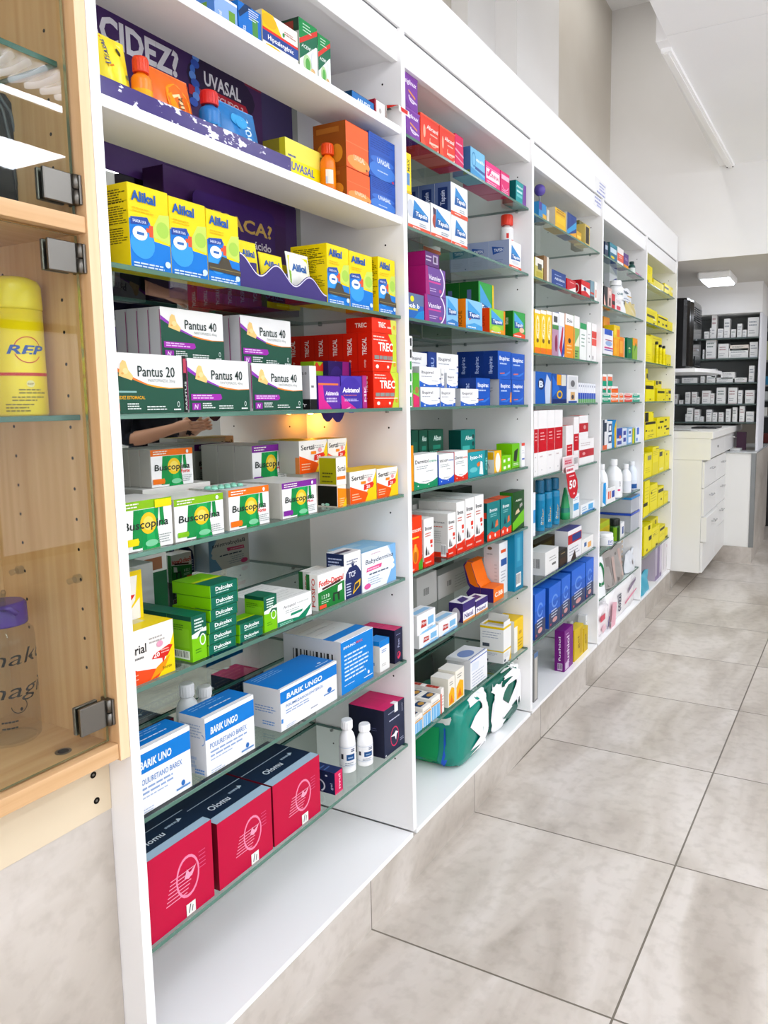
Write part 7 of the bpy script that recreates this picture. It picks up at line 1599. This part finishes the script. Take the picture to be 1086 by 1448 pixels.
y5(2, 'tall yellow carton at the left', 912, 922, 473, R(.3, .4, .9, .9, 'f4ec40'), lines(LINE, .2, .8, .3, 3, .08, .02))
for i, (px, yt) in enumerate(((928, 483), (933, 487.5), (938, 489))):
    bottle(5, 2, 'slim yellow bottle with black cap, %s of three' % ordn(i, 3), px, -.03, .0115, ('y', yt), YC, KB, .8, .13, .95, (.1, .8, YC), 14, prims=[lines(LINE, .25, .5, .8, 5, .12, .03)])
y5(2, 'small yellow carton at the right end', 942, 948.5, 501, lines(LINE, .2, .8, .9, 1, .1, .04), R(.2, .08, .4, .16, '5a5400'), R(.6, .08, .8, .16, '5a5400'))
q = y5(3, 'yellow carton with black top strip, lower left', 912.5, 925.5, 545, R(0, .78, .85, 1, KB), E(.5, .14, .08, .04, '5a5400'), R(.1, .2, .9, .7, 'f4ec30'))
y5(3, 'yellow carton on the lower left one', 912.5, 925, 537, lines(LINE, .1, .9, .8, 1, .1, .1), on=q)
y5(3, 'narrow yellow carton behind, with black cap print', 926, 935, 538, R(.1, .8, .4, .98, KB), R(.5, .84, .95, .98, KB), R(.2, .2, .8, .7, 'f4ec30'), X=-.085)
y5(3, 'yellow carton with black lettering, middle', 929, 941, 549, R(.05, .62, .85, .8, '3a3808'), E(.8, .12, .06, .06, '3a3808'))
y5(3, 'yellow carton with black bars at the right end', 941.5, 951, 549.5, R(.5, .6, 1, .85, KB), R(.1, .4, .3, .5, '5a5400'), R(.6, .1, .9, .25, KB), R(.1, .6, .3, .7, '5a5400'))
y5(3, 'tall yellow carton at the far left, upper', 912, 915.5, 521, R(.4, .7, 1, .85, '4a4810'), X=-.09)
q = y5(4, 'yellow carton with black dots and bars, left', 912, 928, 597, R(0, .84, .9, .98, KB), E(.1, .5, .08, .05, KB), R(.3, .42, .36, .5, KB), R(.5, .4, .54, .52, KB), R(.62, .4, .66, .52, KB), lines('8a8000', .2, .8, .25, 2, .1, .03))
y5(4, 'yellow carton with black half on the left one', 912, 924, 583, R(0, 0, .4, .95, KB), R(.85, .85, 1, .92, KB), on=q)
y5(4, 'yellow carton with scattered black marks, right', 928.6, 946.5, 591, R(.2, .72, .5, .82, '3a3808'), R(.6, .8, .75, .88, '3a3808'), R(.55, .45, .75, .55, KB), R(.7, .3, .95, .4, KB), R(.1, .42, .2, .54, KB), R(.3, .42, .36, .54, KB), E(.6, .15, .05, .03, '5a5400'))
q = y5(5, 'yellow carton with grey square, left', 911, 921.5, 642, R(.4, .7, .9, .88, '8a8a70'), lines(LINE, .1, .9, .4, 3, .08, .02))
y5(5, 'tall yellow carton, middle', 922.2, 931, 633, R(.1, .05, .9, .45, 'e6d608'), lines(LINE, .1, .9, .85, 3, .06, .02), R(.5, .9, 1, .94, '8a8000'))
y5(5, 'yellow carton with dark picture square', 931.6, 939, 637, R(.05, .72, .6, .92, '34343a'), R(.1, .1, .8, .2, 'f6f0a0'))
y5(5, 'yellow carton at the right end', 939.5, 948.5, 639, E(.4, .85, .1, .05, '3a3808'), E(.5, .3, .2, .14, 'f4ec40'))
y5(6, 'tall yellow carton at the left', 911, 918, 681, lines(LINE, .1, .9, .8, 4, .1, .02))
y5(6, 'yellow carton with printed lines, middle', 918.6, 929, 687, lines('b8a800', .1, .9, .8, 5, .1, .025), E(.2, .7, .1, .05, '5a5400'))
y5(6, 'yellow carton with black bar', 929.6, 938, 690, R(.1, .72, .95, .88, '2a2808'), E(.6, .35, .1, .06, '3a3808'))
y5(6, 'low yellow carton at the right end', 938.6, 944.5, 697, lines(LINE, .1, .9, .8, 2, .1, .03))
y5(6, 'small yellow carton with black bar at the shelf edge', 909.5, 916, 713, R(0, .75, .9, 1, KB), X=-.0125, d=.0075)
y5(7, 'yellow carton with black squares, left', 910, 921.5, 746, R(.5, .8, .75, .95, '2a2808'), R(.6, .4, .95, .55, KB), E(.4, .12, .08, .05, '5a5400'))
y5(7, 'yellow carton, middle', 921.8, 931.5, 748, lines(LINE, .1, .9, .8, 3, .1, .03), O(.3, .6, .14, .1, .4, '8a8000', 0, 180))
y5(7, 'yellow carton with black bar, right of the middle', 932, 940, 746, R(.1, .72, .9, .88, KB), lines(LINE, .1, .9, .5, 2, .1, .03))
y5(7, 'small yellow carton at the right end', 940.5, 944, 748, R(.0, .05, 1, .2, KB))
y5(7, 'yellow carton at the back of the eighth shelf', 919, 937, 737, lines(LINE, .1, .9, .85, 2, .08, .02), R(.6, .5, .8, .9, '8a8000'), X=-.09)
# bottom board of the farthest bay
bx(5, 8, 'tall white file carton at the right', 936, 940.5, 765, gx('ece8ea', R(.3, .1, .6, .9, 'd4ccd0')), d=.12, name='tall_box')
bx(5, 8, 'tall white file carton with pink mark at the right end', 941.2, 947, 763, gx('eee9ea', R(.3, .75, .6, .85, 'c89aa8'), R(.7, .1, .8, .9, '9aa88a')), d=.12, name='tall_box')
pv = None
for i, (a, b) in enumerate(((926, 929), (929.4, 932), (932.4, 935))):
    bx(5, 8, 'slim lilac file carton, %s of three' % ordn(i, 3), a, b, 769, gx(['b8aec0', '8a7a9c', 'cfc6d4'][i], R(0, 0, 1, .12, '8a7a9c')), d=.1, name='tall_box')
bag(5, 8, 'teal plastic bag at the left end', 903, 921, 820, -.012, .05, '2aa4c0', [P([(.1, .3), (.9, .4), (.9, .46), (.1, .36)], '6cc8dc'), P([(.1, .55), (.9, .65), (.9, .7), (.1, .6)], '6cc8dc')])
bottle(5, 8, 'clear blue bottle behind the teal bag', 917, -.1, .03, ('y', 797), 'a8c8dc', '4a9ac0', .5, .2, .7, clear=CLEAR, seg=16)
# ------------------------------------------------------------------ counter, black dispenser and stock shelves at the back
WLAM = principled('counter_white', 'e6e5e0', .4, .4)
WLAM2 = principled('counter_front', 'e2e1de', .35, .4)
ctr = empty('counter_unit', (0, 4.5, 0), 'white counter with drawers and overhanging end panel beyond the yellow bay', 'counter')
KL = Vector((0, -4.5, 0))


def kp(mb, name, lab=None, parent=ctr):
    o = mb.obj(name, parent, KL if parent is ctr else (0, 0, 0))
    if lab: o['label'] = lab
    return o


m = MB(); m.box((-.45, 4.424, .128), (.187, 6.1, .906), WLAM, .001); kp(m, 'carcass')
m = MB(); m.box((-.45, 4.45, 0), (.0, 6.3, .127), TILEW); kp(m, 'plinth')
m = MB(); m.box((-.45, 4.423, .907), (.240, 4.443, 1.049), WLAM, .001); kp(m, 'end_panel')
m = MB(); m.box((-.45, 4.4435, .908), (.214, 6.1, 1.048), WLAM2, .001); kp(m, 'upper_carcass')
m = MB(); m.box((-.45, 4.422, 1.050), (.252, 6.12, 1.098), WLAM, .002); kp(m, 'worktop')


def drawer(y0, y1, z0, z1, out=.0, x=.1885, handle=True, knob=False):
    d = MB(); d.box((x, y0, z0), (x + .016 + out, y1, z1), WLAM2, .001)
    if out: d.box((x - .001, y0 + .004, z0 + .004), (x + .001, y1 - .004, z1 - .004), DARK)
    o = kp(d, 'drawer')
    if handle:
        h = MB(); yc = (y0 + y1) / 2; zc = (z0 + z1) / 2 + .03; xf = x + .016 + out
        h.tube([(xf, yc - .045, zc), (xf + .022, yc - .045, zc)], .004, CHROME); h.tube([(xf, yc + .045, zc), (xf + .022, yc + .045, zc)], .004, CHROME)
        h.tube([(xf + .022, yc - .06, zc), (xf + .022, yc + .06, zc)], .005, CHROME)
        h.obj('handle', o)
    if knob:
        h = MB(); h.tube([(x + .016, (y0 + y1) / 2, (z0 + z1) / 2), (x + .019, (y0 + y1) / 2, (z0 + z1) / 2)], .009, DARK, 12); h.obj('lock', o)


for y0, y1 in ((4.43, 4.98), (4.99, 5.54), (5.55, 6.09)):
    for i, (z0, z1) in enumerate(((.715, .893), (.520, .710), (.345, .515))):
        drawer(y0, y1, z0, z1, .022 if (i == 2 and y0 < 4.5) else 0)
    dm = MB(); dm.box((.1885, y0, .132), (.2045, y1, .34), WLAM2, .001); kp(dm, 'door')
drawer(4.45, 5.2, .915, 1.044, 0, .2145, False, True)
drawer(5.21, 6.09, .915, 1.044, 0, .2145, True)
# papers and black pad lying on the worktop
m = MB(); m.box((-.02, 4.62, 1.0983), (.13, 4.80, 1.102), card('f0f0ee')); m.box((-.04, 4.58, 1.1021), (.08, 4.70, 1.106), card('dfe2e4')); tag(m.obj('paper_stack'), 'loose white papers lying on the counter top', 'paper')
m = MB(); m.box((.02, 4.95, 1.0983), (.20, 5.25, 1.108), principled('black_pad', '1a1a1c', .4, .4), .003); tag(m.obj('keyboard'), 'flat black keyboard on the counter top', 'keyboard')
m = MB(); m.box((-.30, 4.95, 1.0984), (-.115, 5.0, 1.30), principled('black_pad', '1a1a1c', .4, .4), .004); m.box((-.26, 4.93, 1.0983), (-.12, 5.06, 1.102), principled('black_pad', '1a1a1c', .4, .4)); tag(m.obj('screen'), 'black screen standing on the counter top', 'screen')

# side peninsula
t = empty('counter_return', (.26, 6.0, 0), 'low white counter return with grey corner post and stone-tiled side', 'counter')
PL = Vector((-.26, -6.0, 0))
m = MB(); m.box((.20, 5.508, .131), (.417, 6.7, .885), WLAM, .001); m.obj('body', t, PL)
m = MB(); m.box((.12, 5.506, 0), (.419, 6.7, .1305), TILEW); m.obj('plinth', t, PL)
m = MB(); m.box((.4175, 5.54, .1308), (.428, 6.7, .885), TILEW); m.obj('tiled_side', t, PL)
m = MB(); m.box((.395, 5.500, .131), (.43, 5.535, .886), principled('steel_post', '8b8e8e', .3, .5, .7), .001); m.obj('corner_post', t, PL)
m = MB(); m.box((.17, 5.49, .8865), (.435, 6.7, .898), principled('counter_grey', 'b9bcbc', .2, .5), .002); m.obj('worktop', t, PL)
m = MB(); m.box((.22, 5.6, .8985), (.30, 5.75, .915), card('d9d9d6')); tag(m.obj('paper_tray'), 'small pile of papers on the low counter return', 'paper')
m = MB(); m.box((.255, 5.72, .8985), (.33, 5.74, 1.045), principled('dark_purple', '3a1830', .4, .4)); tag(m.obj('purple_panel'), 'dark purple panel standing behind the low counter return', 'panel')

# white shelf with the black dispenser
m = MB(); pts = [(-.45, 4.62), (.09, 4.62), (.125, 4.70), (.155, 4.86), (.165, 5.0), (.165, 5.4), (-.45, 5.4)]
k = len(pts); vs = [(x, y, 1.505) for x, y in pts] + [(x, y, 1.53) for x, y in pts]
m.add(vs, [tuple(reversed(range(k))), tuple(range(k, 2 * k))] + [(i, (i + 1) % k, (i + 1) % k + k, i + k) for i in range(k)], WHITE)
tag(m.obj('wall_shelf'), 'white rounded wall shelf carrying the black dispenser', 'shelf')
t = empty('water_dispenser', (-.1, 4.98, 1.5303), 'glossy black water dispenser on the white rounded shelf', 'appliance')
bk = principled('piano_black', '08080a', .12, .6)
m = MB(); pf = [(-.2, -.28), (.09, -.28), (.112, -.265), (.125, -.22), (.118, -.16), (.132, -.10), (.128, .26), (-.2, .26)]
k = len(pf); zz = [(0, .96), (.02, 1), (.44, 1), (.48, .985), (.495, .95)]
vs = [(x * s, y * s, z) for z, s in zz for x, y in pf]
m.add(vs, [tuple(reversed(range(k))), tuple(range((len(zz) - 1) * k, len(zz) * k))], bk)
m.add(vs, [(j * k + i, j * k + (i + 1) % k, (j + 1) * k + (i + 1) % k, (j + 1) * k + i) for j in range(len(zz) - 1) for i in range(k)], bk, False)
m.obj('body', t)
for i in range(7):
    v = MB(); v.box((.1325, -.06, .35 + i * .016), (.1355, .22, .357 + i * .016), principled('vent_grey', '3c3d40', .3, .5)); v.obj('vent_slat', t)
for y, z in ((.06, .15), (.11, .15), (.02, .22)):
    v = MB(); v.box((.1315, y - .006, z - .006), (.136, y + .006, z + .006), principled('button_grey', 'b9bdc4', .3, .5), .002); v.obj('button', t)
v = MB(); v.box((.1325, -.04, .03), (.137, .2, .10), principled('drip_grey', '2a2b2e', .25, .5), .003); v.obj('drip_tray', t)

# bulkhead and stock shelves
YB = 5.6
m = MB(); m.box((-.5, YB, 1.992), (.428, 6.1, 2.2275), PLASTW); structure(m, 'trim_4')
sh = empty('stock_shelving', (0, 5.85, 0), 'grey stock shelves filled with white medicine boxes behind the counter', 'shelving')
SL = Vector((0, -5.85, 0))
GB = principled('shelf_back_grey', '8e9291', .6, .3)
m = MB(); m.box((-.5, 6.0, 1.1), (.41, 6.02, 1.99), GB); m.obj('back_panel', sh, SL)
m = MB(); m.box((.41, 5.62, .899), (.4278, 6.1, 1.991), principled('stock_side', 'd9d9de', .5, .3)); m.obj('side_panel', sh, SL)
SZ = [1.805, 1.642, 1.447, 1.275, 1.128]
for z in SZ:
    m = MB(); m.box((-.5, 5.64, z - .012), (.4095, 5.998, z), principled('stock_shelf', '4c5a57', .3, .5), .001); m.obj('shelf', sh, SL)


def stock(row, x0, x1, y0, y1, ox, oy, sc, c='eeeeec', base=None, lab='', d=.1):
    """white stock box read off an enlarged crop: ox, oy its corner, sc its scale"""
    z = SZ[row] if base is None else base
    Y = 5.665
    xa = on_y(ox + x0 / sc, oy + y1 / sc, Y)[0]; xb = on_y(ox + x1 / sc, oy + y1 / sc, Y)[0]
    hh = abs(y1 - y0) / sc * (Y - CAM[1]) / FPX * 1.1
    xb = min(xb, .405)
    m = MB(); m.box((xa, Y, z + .0003), (max(xb, xa + .012), Y + d, z + hh), card(c), .0006)
    w, h = max(xb, xa + .012) - xa, hh
    tt = random.Random(x0)
    print_on(m, [LN(.12, .9, .8, 2, .16, tt.choice(['9aa0a6', '8c9a94', 'b79a9a']), .07), LN(.12, .7, .35, 2, .12, 'b4b6b8', .05), R(0, 0, 1, .06, tt.choice(['c9d3cc', 'd8caca', 'cdd2da', 'e0e0de']))], w, h, lambda a, b, l: Vector((xa + a, Y - .0003 - .0002 * l, z + b)))
    tag(m.obj('stock_box'), lab, 'box', 'white boxes on the stock shelves')
    return z + hh


ROWS = [(0, 940, 360, 7.438, [(415, 465, 810, 875), (472, 488, 780, 875), (490, 542, 645, 870), (555, 612, 780, 865), (620, 682, 695, 865), (695, 745, 790, 865), (760, 808, 740, 860), (815, 858, 795, 860), (870, 985, 690, 860)]),
        (1, 940, 360, 7.438, [(397, 412, 1010, 1095), (430, 535, 920, 1100), (560, 668, 965, 1095), (672, 875, 1005, 1090), (890, 975, 950, 1085)]),
        (2, 940, 500, 7.438, [(105, 130, 268, 310), (180, 340, 258, 308), (375, 418, 245, 305), (440, 528, 240, 305), (545, 715, 258, 303), (735, 860, 258, 300), (882, 937, 155, 300)]),
        (3, 940, 500, 7.438, [(105, 130, 435, 528), (150, 192, 488, 525), (215, 265, 415, 525), (283, 335, 415, 525), (338, 362, 440, 505), (390, 478, 405, 525), (481, 518, 400, 495), (542, 635, 378, 525), (665, 757, 380, 525), (768, 812, 400, 520), (843, 940, 405, 525)]),
        (4, 940, 500, 7.438, [(215, 231, 635, 705), (232, 294, 578, 705), (310, 362, 592, 705), (366, 408, 638, 685), (435, 492, 595, 705), (500, 548, 620, 705), (565, 615, 620, 705), (640, 690, 588, 705), (710, 757, 575, 705), (783, 835, 562, 705), (855, 935, 612, 705)])]
for r, ox, oy, sc, L in ROWS:
    n = len(L)
    for i, (x0, x1, y0, y1) in enumerate(L):
        pos = ORD[i] if i < 8 and i < (n + 1) // 2 + 1 else ('rightmost' if i == n - 1 else ['second', 'third', 'fourth', 'fifth', 'sixth'][n - 2 - i] + ' from right')
        shp = 'tall slim' if (y1 - y0) > 1.8 * (x1 - x0) else 'wide flat' if (x1 - x0) > 2 * (y1 - y0) else 'white'
        shp = shp if shp == 'white' else shp + ' white'
        stock(r, x0, x1, y0, y1, ox, oy, sc, lab='%s box, %s on %s stock shelf behind the counter' % (shp, pos, ['the top', 'the second', 'the third', 'the fourth', 'the lowest'][r]))
top = stock(2, 685, 880, 955, 1005, 940, 360, 7.438, 'e6dcd2', SZ[1] + .0585, 'flat pale box lying on the wide white box, second stock shelf')
stock(2, 590, 735, 180, 240, 940, 500, 7.438, 'eeeeec', SZ[2] + .0295, 'wide white box stacked second layer on the third stock shelf')
stock(2, 492, 538, 110, 190, 940, 500, 7.438, 'f4f4f2', SZ[2] + .0415, 'small upright white box in the upper layer, third stock shelf')

# sliver of the next room's shelf at the right edge
sh2 = empty('far_shelf_rack', (.62, 7.95, 0), 'dark shelf rack with small goods seen past the stock shelves', 'shelving')
m = MB(); m.box((-.4, .12, .0), (.5, .14, 2.2), principled('rack_dark', '3a3d3f', .6, .3)); m.obj('back_panel', sh2)
RZ = [.90, 1.13, 1.30, 1.46, 1.72, 2.05]
for z in RZ:
    m = MB(); m.box((-.4, -.12, z - .015), (.5, .118, z), GB); m.obj('shelf', sh2)
kk = 0
for z, cols in zip(RZ[1:5], (('e8e8e2', 'd98a3a', 'e8e8e2'), ('d0d6d6', 'e6862e', 'efefef'), ('3a7fa6', 'efefef', '6a86b0'), ('c3c9a8', 'c3c9a8', 'dfe0d6'))):
    for i in range(9):
        c = cols[i % 3]; x = .62 - .38 + i * .095
        m = MB(); m.box((x, 7.86, z + .0005), (x + .075, 7.95, z + (.09 if c != 'c3c9a8' else .2)), card(c), .001)
        kk += 1
        tag(m.obj('stock_box'), '%s box, %s from left on the %s dark rack shelf at the right edge' % ({'e8e8e2': 'cream', 'd98a3a': 'brown', 'd0d6d6': 'grey', 'e6862e': 'orange', 'efefef': 'white', '3a7fa6': 'blue', '6a86b0': 'slate', 'c3c9a8': 'sage', 'dfe0d6': 'pale'}[c], ['first', 'second', 'third', 'fourth', 'fifth', 'sixth', 'seventh', 'eighth', 'ninth'][i], ['lowest', 'second', 'third', 'upper'][RZ[1:5].index(z)]), 'box', 'goods on the far dark rack')
m = MB(); m.box((.3, 7.5, .86), (1.0, 7.8, .95), principled('maroon', '5a1f1c', .5, .3)); tag(m.obj('maroon_box'), 'maroon box on the far counter at the right edge', 'box')
m = MB(); m.box((.3, 7.45, 0), (1.0, 7.83, .8595), principled('dark_cab', '2c2a2a', .5, .3)); tag(m.obj('far_cabinet'), 'dark low cabinet below the maroon box at the right edge', 'cabinet')
# ------------------------------------------------------------------ the customer whose dark clothes show in the mirrored backs
def person():
    V = []; ED = []; RAD = []

    def v(x, y, z, r, par=None):
        V.append((x, y, z)); RAD.append(r if isinstance(r, tuple) else (r, r))
        if par is not None: ED.append((par, len(V) - 1))
        return len(V) - 1
    pel = v(0, 0, .95, (.155, .115))
    wst = v(.005, 0, 1.10, (.145, .105), pel)
    chs = v(.0, 0, 1.27, (.165, .12), wst)
    upc = v(-.01, 0, 1.40, (.13, .09), chs)
    nck = v(.0, 0, 1.485, (.055, .06), upc)
    jaw = v(.03, 0, 1.555, (.06, .072), nck)
    hd = v(.02, 0, 1.63, (.073, .092), jaw)
    crn = v(.01, 0, 1.69, (.06, .075), hd)
    hands = []
    for s in (1, -1):
        sh = v(-.01, .17 * s, 1.405, .062, upc)
        ua = v(-.015, .205 * s, 1.27, .05, sh)
        el = v(-.01, .225 * s, 1.135, .043, ua)
        fa = v(.09, .18 * s, 1.15, .04, el)
        wr = v(.205, .115 * s, 1.19, .027, fa)
        pm = v(.255, .085 * s, 1.205, (.034, .018), wr)
        hands.append((Vector(V[wr]), Vector(V[pm]), s))
        hp = v(.0, .095 * s, .88, .095, pel)
        kn = v(.02, .10 * s, .50, .062, hp)
        cf = v(-.01, .10 * s, .33, .056, kn)
        an = v(-.02, .10 * s, .085, .04, cf)
        v(.10, .115 * s, .045, (.045, .032), an)
        for k in range(4):                                  # four unequal, bent fingers
            o = (k - 1.5) * .017; L = (.034, .04, .037, .029)[k]
            b = v(.285, .075 * s + o * .3, 1.207 + o, .0088, pm)
            m_ = v(.285 + L * .8, (.075 - .02) * s + o * .3, 1.212 + o, .0080, b)
            v(.285 + L * 1.1, (.075 - .05) * s + o * .3, 1.210 + o, .0070, m_)
        t1 = v(.245, .06 * s, 1.235, .0105, pm); v(.272, .04 * s, 1.252, .0088, t1)
    ns = v(.105, 0, 1.622, .011, hd)
    for s in (1, -1): v(.0, .083 * s, 1.63, (.012, .022), hd)
    me = bpy.data.meshes.new('body'); me.from_pydata(V, ED, []); me.update()
    o = bpy.data.objects.new('body', me); COL.objects.link(o)
    o.modifiers.new('skin', 'SKIN')
    sk = me.skin_vertices[0].data
    for i, r in enumerate(RAD): sk[i].radius = (r[0], r[1]) if isinstance(r, tuple) else (r, r)
    sk[0].use_root = True
    sb = o.modifiers.new('sub', 'SUBSURF'); sb.levels = 2; sb.render_levels = 2
    dg = bpy.context.evaluated_depsgraph_get(); dg.update()
    body = bpy.data.meshes.new_from_object(o.evaluated_get(dg))
    bpy.data.objects.remove(o)
    skin = principled('skin', 'c99578', .5, .35); shirt = noise_mat('dark_shirt', '1b1d26', '23252f', (60, 60, 60), .85, .2); jeans = noise_mat('dark_trousers', '202228', '2a2c33', (70, 70, 70), .85, .2)
    shoe = principled('dark_shoe', '17171a', .5, .4)
    body.materials.clear()
    for m in (skin, shirt, jeans, shoe): body.materials.append(m)
    for p in body.polygons:
        c = p.center; p.use_smooth = True
        arm = c.x > .045 and c.z > 1.05 and c.z < 1.3 and (abs(c.y) > .13 or c.x > .16)
        p.material_index = 3 if c.z < .085 else 2 if c.z < .97 else 0 if (c.z > 1.475 or arm) else 1
    root = link('person', body, None, (1.62, 2.02, 0), math.pi * .93)
    tag(root, 'person in dark shirt and trousers browsing, seen only in the mirrored backs', 'person')
    h = MB(); hr = principled('dark_hair', '1e1714', .7, .3); r = random.Random(2)
    prof = []
    for j in range(9):
        a = -.25 + j / 8 * (math.pi / 2 + .25); prof.append((.094 * math.cos(a) + .001, 1.645 + .098 * math.sin(a)))
    h.lathe(prof, hr, 24, -.012, 0, True, False, 1.1); h.lathe([(.03, 1.545), (.062, 1.56), (.078, 1.60), (.082, 1.65), (.06, 1.70)], hr, 20, -.03, 0, True); ho = h.obj('hair', root)
    for s in (1, -1):
        e = MB(); e.lathe([(.001, 1.629), (.008, 1.633), (.010, 1.637), (.008, 1.641), (.001, 1.645)], principled('eye', 'e6e4e0', .2, .5), 12, .082, .03 * s, caps=False)
        e.lathe([(.001, 1.634), (.004, 1.637), (.001, 1.640)], DARK, 10, .0905, .03 * s, caps=False); e.obj('eye', root)
    e = MB(); e.box((.086, -.022, 1.583), (.0915, .022, 1.588), principled('lips', '9a5a50', .5, .3), .001); e.obj('mouth', root)


person()
# ------------------------------------------------------------------ camera and view
cd = bpy.data.cameras.new('camera'); co = bpy.data.objects.new('camera', cd); COL.objects.link(co)
M = Matrix((AX, BX, -FW)).transposed().to_4x4(); M.translation = CAM
co.matrix_world = M
cd.sensor_fit = 'VERTICAL'; cd.sensor_height = 36; cd.sensor_width = 27
cd.lens = FPX / 1448 * 36
cd.shift_x = -(PPX - 543) / 1448; cd.shift_y = (PPY - 724) / 1448
cd.clip_start = .01
SC.camera = co
w = bpy.data.worlds.new('world'); SC.world = w; w.use_nodes = True
w.node_tree.nodes['Background'].inputs[0].default_value = (.5, .5, .5, 1); w.node_tree.nodes['Background'].inputs[1].default_value = .2
vs = SC.view_settings; vs.view_transform = 'Standard'; vs.look = 'None'; vs.exposure = -0.05; vs.gamma = 1; vs.use_curve_mapping = False
try:
    SC.cycles.use_denoising = True; SC.cycles.transparent_max_bounces = 24; SC.cycles.max_bounces = 16
    SC.cycles.diffuse_bounces = 9; SC.cycles.glossy_bounces = 8; SC.cycles.sample_clamp_indirect = 10
    SC.cycles.caustics_reflective = True; SC.cycles.blur_glossy = .6; SC.cycles.caustics_refractive = False
except Exception: pass
for s in NOTE: print('NOTE', s)
